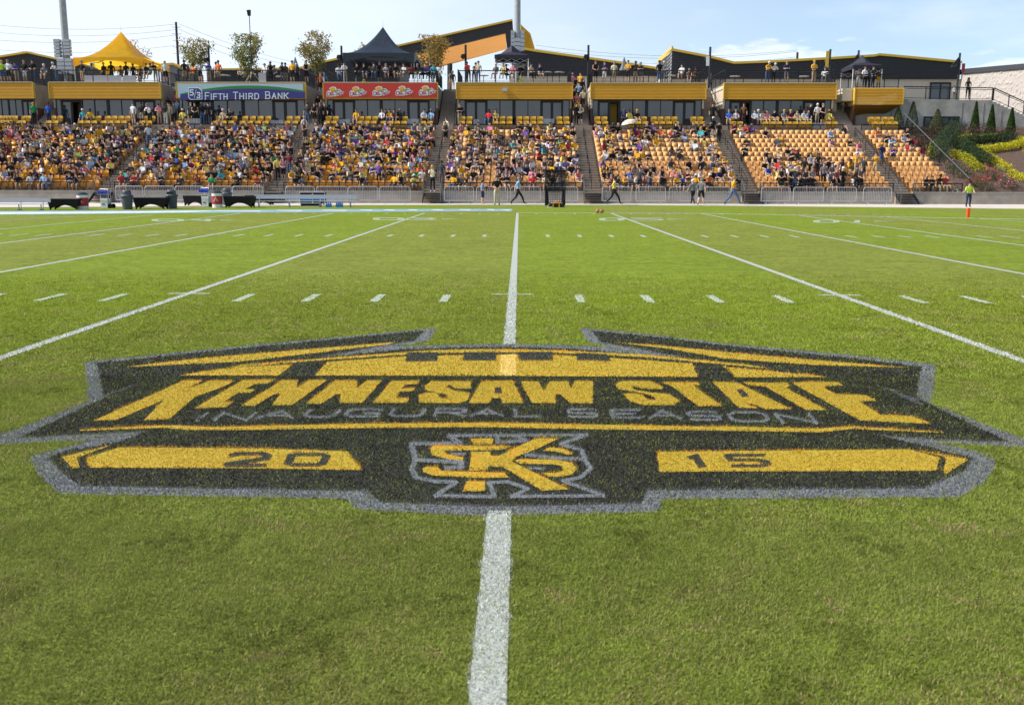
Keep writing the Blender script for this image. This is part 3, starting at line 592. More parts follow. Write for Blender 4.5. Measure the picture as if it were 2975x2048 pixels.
for k, (a, b_, nm) in enumerate(BLOCKS):
    x0, x1 = XW(a, YB), XW(b_, YB); L = x1 - x0
    lab = {0: 'suite building at the far left edge under a plain gold band', 1: 'suite building carrying the yellow tent on its gold band roof', 2: 'suite building with the blue bank sign over its windows',
           3: 'suite building with the red taco sign over its windows', 4: 'suite building with a small floodlight box on its gold band', 5: 'suite building right of the crowded stair under a gold band', 6: 'suite building with the busy terrace, last with windows on right'}[k]
    t = thing('suite_building', lab, 'building', (x0, YB, 0), 0, 'suite buildings behind the seats')
    # walls
    MB().box(.1, L - .1, .7, 4.5, ZF - 1, ZB0 - .002).box(.1, L - .1, 4.5, 7.0, ZF - 1, ZB0 - .6).build('back_wall', INTER, t) if False else None
    for u in (.06, L - .2):
        MB().box(u, u + .14, .55, 6.5, ZF, ZB0 - .7).build('brick_side_wall', BRICK, t); MB().box(u - .01, u + .15, .55, 6.5, ZB0 - .698, ZB1 - .15).build('concrete_side_wall', CREAM if a > 1500 else CONC, t)
    MB().box(.21, L - .21, 3.4, 3.5, ZF, ZB0).build('interior_wall', INTER, t)
    MB().box(0.22, L - .22, .3, 6.4, ZB1 - .35, ZB1 - .02).build('roof_deck', CONC, t)
    MB().box(.22, L - .22, .31, 3.3, ZB0 - .06, ZB0 + .02).build('ceiling', INTER, t)
    # gold band made of planks
    if k in (2, 3):
        MB().box(0, L, .02, .3, ZB0, ZB1).build('sign_backing', YEL, t)
    else:
        n = 11; hp = (ZB1 - ZB0) / n; pm = None
        for i in range(n):
            if pm is None:
                o = MB().hexa([(0, 0, .012), (L, 0, .012), (L, .06, .012), (0, .06, .012), (0, .018, hp - .012), (L, .018, hp - .012), (L, .06, hp - .012), (0, .06, hp - .012)]).build('plank', YEL, t); pm = o
            else: o = pm.copy(); COL.objects.link(o); o.parent = t
            o.location = (0, 0, ZB0 + i * hp)
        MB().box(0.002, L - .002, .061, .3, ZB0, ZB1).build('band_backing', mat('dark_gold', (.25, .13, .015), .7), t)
    for u in (-.03, L - .035): MB().box(u, u + .065, -.03, .305, ZB0, ZB1 + .012).build('corner_trim', YEL2, t)
    MB().box(0.036, L - .036, -.03, .3, ZB1 + .001, ZB1 + .05).build('cap_flashing', mat('white_flashing', (.55, .5, .42), .6), t)
    # window wall
    g0, g1 = 118.0, 1605.0; sc = L / (g1 - g0); yy = YG - YB; ztop = ZB0 - .08; zs = ZW(341, YG)
    prev = .2; fr = MB(); kn = MB()
    fr.box(.2, L - .2, yy - .06, yy + .06, ztop, ZB0 - .003)
    for j, (p0, p1, door) in enumerate(PANE_F):
        u0, u1 = (p0 - g0) * sc, (p1 - g0) * sc
        if j == 0: u0 = .26
        if j == 9: u1 = L - .26
        fr.box(prev, u0, yy - .06, yy + .06, ZF + .002 if door or (j and PANE_F[j - 1][2]) else zs - .08, ztop - .001)
        zb = ZF + .12 if door else zs
        if not door: MB().box(u0 - .05 if j in (0, 9) else u0 - .045, u1 + .045, yy - .045, yy + .045, ZF, zs - .081).build('sill_wall', mat('purple_brick', (.10, .055, .05), .9, .25, 9, .2), t); fr.box(u0, u1, yy - .07, yy + .05, zs - .08, zs - .001)
        tt = ztop - (.16 if door else 0.0)
        if tt < ztop: fr.box(u0, u1, yy - .05, yy + .05, tt, ztop - .001)
        if j in OPEN.get(k, ()):
            MB().box(u0, u1, yy + .9, yy + .95, ZF, tt).build('doorway', INTY if k == 5 else INTER, t)
        else:
            MB().box(u0 + .004, u1 - .004, yy, yy + .02, zb + .003, tt - .004).build('pane', GLASS, t)
            if j in (0, 9): MB().box(u0 + (u1 - u0) * (.5 if j == 0 else .15), u1 - (u1 - u0) * (.05 if j == 0 else .35), yy + .18, yy + .2, zb, tt).build('blind', CURT, t)
        prev = u1
    fr.box(prev, L - .2, yy - .06, yy + .06, zs - .08, ztop - .001)
    fr.build('window_frame', FRAME, t)
    # deck railings: front and returns
    r = railing('deck_railing', 'black cable railing along the roof edge above the %s suite' % nm.replace('taco sign', 'red sign').replace('bank sign', 'blue sign'), x0 + .1, x1 - .1, YB + .2, ZB1 + .05, ZW(204, YB) - ZB1 - .05, 1.55, 8, group='railings on the suite roofs')
    for s, xx_ in (('left', x0 + .13), ('right', x1 - .13)):
        t2 = thing('deck_railing', 'black railing on the %s side of the %s suite roof' % (s, nm.replace('taco sign', 'red sign').replace('bank sign', 'blue sign')), 'railing', (xx_, YB + .3, ZB1), 0, 'railings on the suite roofs')
        MB().box(-.025, .025, 0, 6, 1.05, 1.10).build('top_rail', RAIL, t2); MB().box(-.02, .02, 0, 6, .08, .12).build('bottom_rail', RAIL, t2)
        bb = MB()
        for j in range(40): bb.box(-.008, .008, .1 + j * .148, .116 + j * .148, .12, 1.05)
        bb.build('baluster', RAIL, t2, kind='stuff')
        for j in range(4): MB().box(-.03, .03, j * 1.97, j * 1.97 + .06, 0, 1.05).build('post', RAIL, t2)
    if k == 4:
        u = XW(1467, YB) - x0; z = ZW(262, YB)
        f_ = MB().box(u - .25, u + .25, -.18, -.04, z - .17, z + .17).build('floodlight_box', mat('grey_box', (.4, .36, .28), .6), t)
        MB().box(u - .2, u + .2, -.2, -.181, z - .12, z + .12).build('lens', mat('lens_glass', (.5, .45, .35), .2, .3, 20), f_)
# signs ------------------------------------------------------------
def SM(y): return lambda px, py: W(px, py, y)
def q2(x, y): return (500 + x / 4.433, y / 4.433)
t = thing('bank_sign', 'long blue, green and pale bank sign reading FIFTH THIRD BANK', 'sign', (XW(523, YB), YB, ZB0))
def sgn(nm, polys, m, d, par):
    o = flat(nm, polys, SM(YB - d), m); mw = par.location; o.parent = par; o.location = -mw; return o
PAL = mat('sign_pale_blue', c(170, 195, 205), .5, .03); BLU = mat('sign_violet_blue', c(62, 60, 124), .5, .03); GRN = mat('sign_green', c(60, 128, 72), .5, .03); SWH = mat('sign_white', c(215, 225, 228), .5, .03)
p0 = MB().box(XW(524.5, YB), XW(886, YB), YB - .05, YB + .01, ZB0 + .1, ZB1 - .09).build('sign_panel', PAL); p0.parent = t; p0.location = -t.location
arc = lambda y0, ym, y1, xa=105, xb=1712: [(xa + (xb - xa) * i / 24, (1 - i / 24) ** 2 * y0 + 2 * (i / 24) * (1 - i / 24) * ym + (i / 24) ** 2 * y1) for i in range(25)]
sgn('green_band', [[q2(*p) for p in arc(1212, 1020, 1175)] + [q2(*p) for p in reversed(arc(1232, 1085, 1200))]], GRN, .054, t)
sgn('blue_field', [[q2(*p) for p in arc(1222, 1085, 1193)] + [q2(1712, 1268), q2(105, 1292)]], BLU, .058, t)
sgn('shield_rim', [[q2(*p) for p in ((203, 1130), (345, 1130), (388, 1170), (390, 1285), (235, 1290), (208, 1260))]], SWH, .062, t)
sgn('shield', [[q2(*p) for p in ((215, 1141), (340, 1141), (377, 1175), (380, 1275), (240, 1280), (218, 1255))]], BLU, .066, t)
lt = glyph('5', *[q2(232, 0)[0], q2(272, 0)[0]], q2(0, 1228)[1], q2(0, 1162)[1], 3.2) + seg_polys([q2(285, 1262), q2(310, 1155)], 1.3) + glyph('3', q2(322, 0)[0], q2(360, 0)[0], q2(0, 1262)[1], q2(0, 1196)[1], 3.2)
sgn('numerals', lt, SWH, .070, t)
def word(txt, x, yb, hs, hb, wd, tk, serif, slope=0.0, gap=1.35, caps=True):
    out = []
    for i, ch in enumerate(txt):
        if ch == ' ': x += wd * .8; continue
        h = hb if (i == 0 or txt[i - 1] == ' ') and caps else hs; w = wd * (h / hs) ** .5 * (.25 if ch == 'I' else 1)
        out.append(glyph(ch, x, x + w, yb + slope * x, yb - h + slope * x, tk, None, 0, serif)); x += w + wd * (gap - 1) + tk
    return out, x
x = q2(425, 0)[0]; yb_ = q2(0, 1278)[1]
for wtxt, xs_, xe_ in (('FIFTH', 428, 732), ('THIRD', 790, 1140), ('BANK', 1205, 1520)):
    # fit each word to its measured width
    _, e = word(wtxt, 0, 0, 15.5, 19, 11, 2.6, 1.6); f_ = (xe_ - xs_) / 4.433 / e
    x = q2(xs_, 0)[0]; yb_ = q2(0, 1283 - (xs_ - 428) * .013)[1]
    for i, ch in enumerate(wtxt):
        h = 19.5 if i == 0 else 15.8; w = 11 * (h / 15.5) ** .5 * (.25 if ch == 'I' else 1) * f_
        sgn('letter', glyph(ch, x, x + w, yb_, yb_ - h, 2.5, None, 0, 1.7), SWH, .070 + .0006 * i, t); x += w + (11 * .35 + 2.6) * f_
t = thing('taco_sign', 'long red sign repeating DEL TACO under a sun and green hills', 'sign', (XW(945, YB), YB, ZB0))
RED = mat('sign_red', c(196, 62, 52), .5, .03); SUNM = mat('sign_orange', c(238, 160, 50), .5, .03); GRN2 = mat('sign_leaf_green', c(110, 160, 80), .5, .03); DRED = mat('sign_dark_red', c(165, 40, 50), .5, .03)
p0 = MB().box(XW(945.5, YB), XW(1270, YB), YB - .05, YB + .01, ZB0 + .09, ZB1 - .05).build('sign_panel', RED); p0.parent = t; p0.location = -t.location
def q3(x, y): return (900 + x / 4.433, y / 4.433)
for i in range(5):
    ox, oy = (0, 295, 592, 890, 1190)[i], (0, -3, -7, -11, -14)[i]
    T_ = lambda x, y: q3(x + ox, y + oy)
    sgn('logo_outline', [[T_(*p) for p in ((215, 1195), (235, 1170), (262, 1175), (250, 1140), (290, 1118), (335, 1125), (345, 1155), (385, 1150), (415, 1180), (440, 1185), (435, 1222), (330, 1245), (218, 1248))]], SWH, .054, t)
    sgn('sun', [[T_(295 + (30 if j % 2 else 40) * math.cos(j * math.pi / 12), 1160 + (28 if j % 2 else 36) * math.sin(j * math.pi / 12)) for j in range(24)]], SUNM, .058, t)
    sgn('hill', [[T_(*p) for p in ((265, 1188), (330, 1165), (345, 1158), (380, 1160), (412, 1184), (380, 1172), (340, 1180))]], GRN2, .062, t)
    le = []
    for ch, a, b2, yt2, yb2 in (('D', 228, 262, 1195, 1238), ('E', 270, 292, 1198, 1230), ('L', 298, 318, 1196, 1228), ('T', 322, 356, 1190, 1240), ('A', 352, 376, 1200, 1228), ('C', 380, 400, 1196, 1224), ('O', 406, 430, 1190, 1220)):
        le += glyph(ch, T_(a, 0)[0], T_(b2, 0)[0], T_(0, yb2)[1], T_(0, yt2)[1], 1.9)
    sgn('lettering', le, DRED, .066, t)
# small numbered notices hanging on the rail in front of the suites
k = 0
for px, py in ((139, 384), (434, 379), (514, 378), (854, 372), (943, 371), (1249, 371), (1338, 371), (1647, 370), (1737, 370), (2042, 373), (2129, 374), (2430, 380)):
    p = W(px, py, 78.05); pls = ('first','second','third','fourth','fifth','sixth','seventh','eighth','ninth','tenth','eleventh','last')[k]; k += 1
    o = MB().box(-.17, .17, -.012, .012, -.13, .13).build('notice', WHT); o.location = p; tag(o, 'small white notice on the terrace railing, %s from the left' % pls, 'notice', 'white notices on the terrace railing')
# railing in front of the suite terrace
for k in range(7):
    xa = XL if k == 0 else AISLE[k - 1] + .7; xb = AISLE[k] - .7 if k < 6 else XR
    railing('terrace_railing', 'black railing above the top row of the ' + secn[k], xa, xb, 78.12, PLZ, ZW(361, 78.1) - PLZ, 1.9, 6, group='railings of the suite terrace')
# glass screens of the terrace
for k, (px0, px1, py0, py1) in enumerate(((164, 203, 361, 384), (361, 398, 362, 386), (537, 582, 345, 386), (786, 824, 350, 384), (985, 1017, 347, 383), (1183, 1218, 346, 383), (1375, 1393, 348, 380), (1577, 1610, 346, 380), (2358, 2400, 357, 388))):
    a, b_ = W(px0, py1, 78.4), W(px1, py0, 78.4)
    t = thing('glass_screen', 'clear glass screen standing among the terrace seats, %s from the left' % ORD[k], 'screen', (a.x, 78.4, 5.5), 0, 'glass screens on the terrace')
    MB().box(0, b_.x - a.x, -.006, .006, .1, b_.z - 5.5).build('pane', mat('clear_glass', (.45, .5, .52), .08, .05, 1, spec=.8, alpha=.28), t)
    MB().box(-.02, 0.0, -.02, .02, 0, b_.z - 5.5).box(b_.x - a.x, b_.x - a.x + .02, -.02, .02, 0, b_.z - 5.5).build('clamp_post', RAIL, t)
# balcony at the right end
x0, x1 = XW(2477, YB), XW(2616, YB); z0, z1 = ZW(304.5, YB, 2540), ZW(255.5, YB, 2540)
t = thing('balcony', 'gold clad balcony jutting out over the last seats at right', 'balcony', (x0, YB, 0)); L = x1 - x0
n = 11; hp = (z1 - z0) / n; pm = None
for i in range(n):
    if pm is None: o = MB().hexa([(0, 0, .012), (L, 0, .012), (L, .06, .012), (0, .06, .012), (0, .018, hp - .012), (L, .018, hp - .012), (L, .06, hp - .012), (0, .06, hp - .012)]).build('plank', YEL, t); pm = o
    else: o = pm.copy(); COL.objects.link(o); o.parent = t
    o.location = (0, 0, z0 + i * hp)
MB().box(0, L, .061, 5.5, z1 - .3, z1 - .01).build('deck', CONC, t)
MB().box(-.05, .005, -.02, 2.4, z0 + .002, z1).box(L - .005, L + .04, -.02, 1.4, z0, z1).build('end_panel', YEL2, t)
MB().add([(0, .06, z0), (L, .06, z0), (L * .78, 3.8, z0 - .95), (0, 4.2, z0 - 1.6), (0, .3, z0 - 1.6)], [(0, 3, 2, 1), (0, 4, 3)]).build('soffit', mat('dark_gold', (.25, .13, .015)), t)  # shade under the balcony put into the soffit's darker gold
MB().box(-.9, -.08, .4, 6, z1 - 1.0, z1 - .02).box(-1.6, -.8, 2, 6.2, 5.9, z1 - 1.001).build('concrete_beam', CREAM, t)
MB().box(-.05, .45, .9, 4.0, PLZ, z0 - .05).build('brick_pier', mat('purple_brick', (.10, .055, .05)), t)
railing('deck_railing', 'black railing round the roof of the gold balcony at right', x0, x1 - .4, YB + .1, z1, 1.05, 1.3, 7, group='railings on the suite roofs')
railing('deck_railing', 'black railing sloping away left of the gold balcony canopy', XW(2424, YB), x0 - .05, YB + 1.6, z1 - .1, 1.05, 1.0, 7, group='railings on the suite roofs')
# stairs climbing between the suites to the concourse, with side parapets
gaps = [(107, 153), (474, 520), (892, 943), (1273, 1326.6), (1662, 1714), (2047, 2098), (2423, 2477)]
for k, (a, b_) in enumerate(gaps):
    xa, xb = XW(a, YB) + .05, XW(b_, YB) - .05; b = MB(); n = 18; ya, yb3, za, zb = 80.2, 86.4, 5.93, 9.35
    for i in range(n): b.box(xa, xb, ya + (yb3 - ya) * i / n, yb3 + 1, za + (zb - za) * i / n, za + (zb - za) * (i + 1) / n)
    struct(b.build('upper_stairs', STEP))
    MB_ = MB().tube((xb - .1, ya, za + .95), (xb - .1, yb3, zb + .95), .03)
    for i in range(4): q = i / 3; MB_.tube((xb - .1, ya + (yb3 - ya) * q, za + (zb - za) * q), (xb - .1, ya + (yb3 - ya) * q, za + (zb - za) * q + .95), .022)
    tag(MB_.build('stair_handrail', RAIL), 'black handrail of the %s stair between the suites from the left' % ORD[k], 'handrail', 'handrails between the suites')
struct(MB().box(-60, XW(2470, 88), 86.9, 130, 6, 9.32).build('concourse', CONC))
b = MB()
for k, (a, b_, nm) in enumerate(BLOCKS): b.box(XW(a, YB) + .3, XW(b_, YB) - .3, 86.81, 86.89, 6, 9.3)
struct(b.build('concourse_edge', CONC))
# ------------------------------------------------------------------ concourse buildings
def slab(name, label, px_poly, Y, depth, m, fascia=None, base=None, ribs=None, group=None):
    """a building whose front outline is given (photograph points, top edge left to right) standing on the concourse"""
    t = thing(name, label, 'building', (W(px_poly[0][0], 300, Y).x, Y, 0), 0, group); ox = t.location.x
    top = [W(x, y, Y) for x, y in px_poly]; zb = base if base is not None else 9.3
    b = MB(); n = len(top)
    for p, q in zip(top[:-1], top[1:]):
        b.hexa([(p.x - ox, 0, zb), (q.x - ox, 0, zb), (q.x - ox, depth, zb), (p.x - ox, depth, zb), (p.x - ox, 0, p.z), (q.x - ox, 0, q.z), (q.x - ox, depth, q.z), (p.x - ox, depth, p.z)])
    b.build('wall', m, t)
    if ribs:                                    # horizontal corrugations, joined: finer than a pixel
        b = MB(); zmax = max(p.z for p in top); z = zb + .1
        while z < zmax:
            for p, q in zip(top[:-1], top[1:]):
                for s in range(8):
                    u, v = p.lerp(q, s / 8), p.lerp(q, (s + 1) / 8)
                    if min(u.z, v.z) > z + .1: b.box(u.x - ox, v.x - ox, -.05, -.003, z, z + ribs * .5)
            z += ribs
        b.build('corrugation', m, t, kind='stuff')
    if fascia:
        b = MB()
        for p, q in zip(top[:-1], top[1:]):
            b.hexa([(p.x - ox, -.3, p.z), (q.x - ox, -.3, q.z), (q.x - ox, depth, q.z), (p.x - ox, depth, p.z), (p.x - ox, -.3, p.z + fascia), (q.x - ox, -.3, q.z + fascia), (q.x - ox, depth, q.z + fascia), (p.x - ox, depth, p.z + fascia)])
        b.build('fascia', YEL2, t)
    return t
slab('dark_hall', 'low black gabled hall with a yellow roof edge at the far left', [(-150, 186), (0, 169), (82, 156), (172, 176), (230, 188)], 100, 8, BLKM, .18, ribs=.24)
lv = slab('louvred_building', 'black louvred building with an orange roof edge left of the bank sign', [(466, 193), (505, 190), (562, 216)], 96, 3, GRYM, .2, ribs=.2)
slab('dark_hall', 'long black hall with yellow edge behind the trees and cameras', [(600, 206), (865, 203), (943, 183), (995, 172), (1156, 136)], 104, 10, BLKM, .18, ribs=.24)
# great sloping roof
t = thing('sloping_roof', 'great black sloping roof with yellow edge and orange underside at centre', 'roof', (0, 104, 0))
def prc(name, pts, Y0, Y1, m):
    f_ = [W(x, y, Y0) for x, y in pts]; k = Y1 - Y0; b = MB(); n = len(f_)
    vs = [(p.x, Y0 - 104, p.z) for p in f_] + [(p.x, Y1 - 104, p.z) for p in f_]
    b.add(vs, [tuple(range(n)), tuple(range(2 * n - 1, n - 1, -1))] + [(i, i + n, (i + 1) % n + n, (i + 1) % n) for i in range(n)]); return b.build(name, m, t)
prc('black_band', [(1150, 137), (1300, 103), (1489, 61), (1495, 148), (1474, 148), (1468, 96), (1215, 158), (1060, 196), (1060, 160)], 103.5, 104.2, BLKM)
prc('fascia', [(1150, 132), (1300, 98), (1489, 56), (1489, 61), (1300, 103), (1150, 137)], 103.2, 104.1, YEL2)
MB().add([(W(1062, 196, 103.9).x, -.1, W(1062, 196, 103.9).z), (W(1215, 158, 103.9).x, -.1, W(1215, 158, 103.9).z), (W(1468, 96, 103.9).x, -.1, W(1468, 96, 103.9).z), (W(1472, 144, 112).x, 8, W(1472, 144, 112).z), (W(1284, 194, 112).x, 8, W(1284, 194, 112).z), (W(1060, 245, 112).x, 8, W(1060, 245, 112).z)],
         [(0, 1, 2, 3, 4, 5)]).build('soffit', SOFFIT, t)
a0, a1, b0, b1 = W(1215, 158, 103.9), W(1468, 96, 103.9), W(1284, 194, 112), W(1472, 144, 112)
b = MB()
for i in range(70):
    u = a0.lerp(a1, i / 69); v = b0.lerp(b1, i / 69)
    b.tube((u.x, -.1, u.z - .01), (v.x, 8, v.z - .01), .018, None, 3)
b.build('soffit_rib', SOFFIT, t, kind='stuff')
prc('yellow_wing', [(1511, 70), (1541, 98), (1556, 150), (1522, 146), (1508, 144)], 106, 110, YEL)
b = MB()
for i in range(9):
    u, v = W(1513 + i * 3.4, 74 + i * 3.2, 105.95), W(1519 + i * 3.8, 146, 105.95); b.tube((u.x, 1.95, u.z), (v.x, 1.95, v.z), .05, None, 3)
b.build('standing_seam', YEL2, t)
slab('dark_hall', 'black hall with yellow edge sloping down right of the light tower', [(1500, 147), (1522, 146), (1556, 152), (1700, 172), (1820, 189), (1910, 203)], 100, 8, BLKM, .21, base=ZW(221, 100), ribs=.24)
r_ = slab('cream_base', 'cream wall below the black hall right of the light tower', [(1480, 221), (1913, 221)], 100.3, 7, CREAM); r_['category'] = 'wall'; r_.name = 'cream_wall'
t2 = slab('dark_hall', 'black hall with the peaked roof and lit grey end at right', [(1953, 149), (2059, 169), (2131, 187), (2220, 184), (2411, 174), (2540, 166), (2552, 163), (2620, 169), (2791, 185)], 97, 9, BLKM, .21, base=ZW(229, 97), ribs=.24)
ox = t2.location.x; u, v = W(1953, 145, 97), W(1913, 182, 108); 
MB().add([(u.x - ox - .02, 0, 9.3), (v.x - ox, 11, 9.3), (v.x - ox, 11, v.z), (u.x - ox - .02, 0, u.z)], [(0, 1, 2, 3)]).build('grey_end_wall', GRYM, t2)
b = MB()
for i in range(16):
    z = 9.6 + i * .33; tt = 1.0
    if z < u.z - .1: b.tube((u.x - ox - .04, 0, z), (v.x - ox - .04, 11, min(z, v.z)), .05, None, 3) if z < v.z else b.tube((u.x - ox - .04, 0, z), (u.x - ox + (v.x - u.x) * (u.z - z) / (u.z - v.z) - .04, 11 * (u.z - z) / (u.z - v.z), z), .05, None, 3)
b.build('corrugation', GRYM, t2, kind='stuff')
b = MB().hexa([(u.x - ox - .1, -.3, u.z), (u.x - ox + .05, -.3, u.z), (v.x - ox + .1, 11, v.z), (v.x - ox - .1, 11, v.z), (u.x - ox - .1, -.3, u.z + .28), (u.x - ox + .05, -.3, u.z + .28), (v.x - ox + .1, 11, v.z + .28), (v.x - ox - .1, 11, v.z + .28)]); b.build('end_fascia', YEL2, t2)
cw = thing('cream_wall', 'long cream wall under the black hall at right with a glass door', 'wall', (XW(1913, 97.3), 97.3, 0)); ox = cw.location.x
MB().box(0, XW(2800, 97.3) - ox, 0, 8, 7.5, ZW(229.5, 97.3)).build('wall_face', CREAM, cw)
dr = [W(2703, 290, 97.2), W(2760, 243, 97.2)]
d_ = MB().box(dr[0].x - ox - .1, dr[0].x - ox, -.15, .05, dr[0].z - .5, dr[1].z + .1).box(dr[1].x - ox, dr[1].x - ox + .1, -.15, .05, dr[0].z - .5, dr[1].z + .1).box(dr[0].x - ox, dr[1].x - ox, -.15, .05, dr[1].z - .05, dr[1].z + .1).box((dr[0].x + dr[1].x) / 2 - ox - .06, (dr[0].x + dr[1].x) / 2 - ox + .06, -.14, .05, dr[0].z - .5, dr[1].z - .06).build('door_frame', FRAME, cw)
MB().box(dr[0].x - ox + .01, dr[1].x - ox - .01, -.1, -.08, dr[0].z - .49, dr[1].z - .07).build('pane', GLASS, d_)
# rough tan wall at the far right
t = thing('stone_wall', 'rough tan rock-faced wall with a dark coping at the top right', 'wall', (XW(2793, 97), 90, 0)); ox = t.location.x
A0, A1 = W(2793, 216, 97.0), W(3060, 194, 88.0); ROCK = mat('tan_split_rock', (.47, .42, .38), .95, .10, 6, .4)
nx, nz_ = 90, 36; vs = []
for j in range(nz_ + 1):
    for i in range(nx + 1):
        p = A0.lerp(A1, i / nx); z = 6.5 + (p.z - 6.5) * j / nz_; r_ = (vnoise(np.array([i * .55]), np.array([j * .6]))[0] - .5) * .16 * min(1, max(0, (i - 8) / 6))
        vs.append((p.x - ox - abs(r_) * .7, p.y - 90 - r_, z))
MB().add(vs, [(j * (nx + 1) + i, j * (nx + 1) + i + 1, (j + 1) * (nx + 1) + i + 1, (j + 1) * (nx + 1) + i) for j in range(nz_) for i in range(nx)]).build('rock_face', ROCK, t)
u, v = A0, A1
MB().hexa([(u.x - ox, u.y - 90.4, u.z), (v.x - ox, v.y - 90.4, v.z), (v.x - ox, v.y - 89, v.z), (u.x - ox, u.y - 89, u.z), (u.x - ox, u.y - 90.4, u.z + .45), (v.x - ox, v.y - 90.4, v.z + .45), (v.x - ox, v.y - 89, v.z + .45), (u.x - ox, u.y - 89, u.z + .45)]).build('coping', mat('dark_coping', (.05, .052, .06), .5), t)
# big concrete retaining wall with the lower door, walkway and outer stairs
YC = 82.6
t = thing('retaining_wall', 'tall stained concrete retaining wall behind the flower bank at right', 'wall', (XW(2440, YC), YC, 0)); ox = t.location.x
zt0, zt1 = ZW(288, YC, 2616), ZW(292, YC, 2870); xk = XW(2875, YC)
MB().box(0, XW(2600, YC) - ox, -.0, .5, 4.5, zt0 - .6).hexa([(XW(2600, YC) - ox, 0, 4.5), (xk - ox, 0, 4.5), (xk - ox, 9.6, 4.5), (XW(2600, YC) - ox, 9.6, 4.5), (XW(2600, YC) - ox, 0, zt0), (xk - ox, 0, zt1), (xk - ox, 9.6, zt1), (XW(2600, YC) - ox, 9.6, zt0)]).build('wall_face', CONCD, t)
b = MB(); n = 16; zs0, zs1 = zt1, ZW(372, YC, 3060); xe = XW(3060, YC)
for i in range(n): b.box(xk - ox + (xe - xk) * i / n, xk - ox + (xe - xk) * (i + 1) / n - .001, 0, 2.2, 4.0, zs0 + (zs1 - zs0) * (i + 1) / n)
b.build('stair_flight', CONCD, t)
for px in (2532, 2584, 2790, 2852, 2905): 
    if px != 2532: MB().box(XW(px, YC) - ox - .02, XW(px, YC) - ox + .02, -.012, .0, 4.6, ZW(300, YC, px) if px < 2880 else ZW(325, YC, px)).build('joint', mat('joint_shadow', (.1, .09, .08), .9), t)  # thin dark strips marking the vertical joints of the wall
d0, d1 = W(2680, 388, YC), W(2787, 339, YC); xo = ox
df = MB().box(d0.x - xo, d0.x - xo + .12, -.08, .0, d0.z - .6, d1.z).box(d1.x - xo - .12, d1.x - xo, -.08, .0, d0.z - .6, d1.z).box(d0.x - xo + .12, d1.x - xo - .12, -.08, 0, d1.z - .14, d1.z)
for f_ in (.24, .48, .72): df.box(d0.x - xo + (d1.x - d0.x) * f_ - .07, d0.x - xo + (d1.x - d0.x) * f_ + .07, -.07, -.001, d0.z - .6, d1.z - .141)
dfo = df.build('door_frame', FRAME, t)
for f0, f1 in ((.04, .21), (.27, .45), (.51, .69), (.75, .96)): MB().box(d0.x - xo + (d1.x - d0.x) * f0, d0.x - xo + (d1.x - d0.x) * f1, -.05, -.03, d0.z - .5, d1.z - .145).build('pane', GLASS, dfo)
def rail3(label, pts, h=1.0, step=1.9, mids=2, grp='railings of the walkway'):
    t = thing('walkway_railing', label, 'railing', pts[0], 0, grp); o = Vector(pts[0]); pts = [Vector(p) - o for p in pts]; up = Vector((0, 0, h))
    MB().path([p + up for p in pts], .045).build('top_rail', RAIL, t); MB().path([p + up * .86 for p in pts], .025).build('middle_rail', RAIL, t); MB().path([p + Vector((0, 0, .1)) for p in pts], .022).build('bottom_rail', RAIL, t)
    for a, b_ in zip(pts[:-1], pts[1:]):
        n = max(1, round((b_ - a).length / step))
        for i in range(n + 1): q = a.lerp(b_, i / n); MB().tube(q, q + up, .05, None, 4).build('post', RAIL, t)
    return t
rail3('black walkway railing on top of the retaining wall right of the balcony', [(XW(2618, YC), YC + .15, zt0), (xk, YC + .15, zt1)])
rail3('black stair railing running down from the walkway at the right edge', [(xk + .1, YC + .15, zt1), (xe, YC + .15, zs1)], 1.0, 1.6)
# planted bank -------------------------------------------------------
BA, BB, BY = .82, .345, 67.2
MULCH = mat('brown_mulch', (.105, .065, .048), .95, .4, 5, .6)
b = MB(); gx = [XR + .3 + i * 1.6 for i in range(20)]; gy = [67.1 + j * .8 for j in range(20)]
vs = [(x, y, BA + BB * (y - BY) + (vnoise(np.array([x * .6]), np.array([y * .6]))[0] - .5) * .12) for y in gy for x in gx]
b.add(vs, [(j * 20 + i, j * 20 + i + 1, (j + 1) * 20 + i + 1, (j + 1) * 20 + i) for j in range(19) for i in range(19)])
struct(b.build('mulch_bank', MULCH, smooth=True))
# ================================================================== TALL THINGS AND TENTS
def tower(label, px, Y, r, boxes):
    x = XW(px, Y) if False else W(px, 200, Y).x
    t = thing('light_tower', label, 'light tower', (x, Y, 9.3), 0, 'stadium light towers')
    MB().tube((0, 0, 0), (0, 0, 26), r, r * .72, 16).build('pole', POLE, t, smooth=False)
    pm = mat('grey_panel', (.42, .44, .48), .6, .06)
    for (u0, u1, z0, z1, n) in boxes:
        for i in range(n):
            a, b_ = z0 + (z1 - z0) * i / n, z0 + (z1 - z0) * (i + 1) / n - .05
            MB().box(u0, u1, -r - .25, -r * .2, a - 9.3, b_ - 9.3).build('equipment_box', pm, t)
    MB().tube((0, 0, 2), (0, 0, 2.1), r * 1.1, None, 16).build('collar', STEEL, t)
    return t
Yt = 84.5; zz = lambda y: ZW(y, Yt)
tower('tall grey light tower with stacked boxes left of the yellow tent', 196, Yt, .30, [(-.78, -.31, zz(170), zz(116), 5), (.0 + .02, .52, zz(165), zz(116), 5), (-.62, -.0, zz(218), zz(172), 4), (.05, .62, zz(218), zz(172), 4)])
tower('tall grey light tower with stacked boxes beside the great sloping roof', 1503, Yt, .28, [(-.55, -.27, zz(150), zz(90), 5), (.27, .58, zz(150), zz(90), 5), (-.25, .25, zz(160), zz(112), 4), (-.3, .6, zz(200), zz(186), 1)])
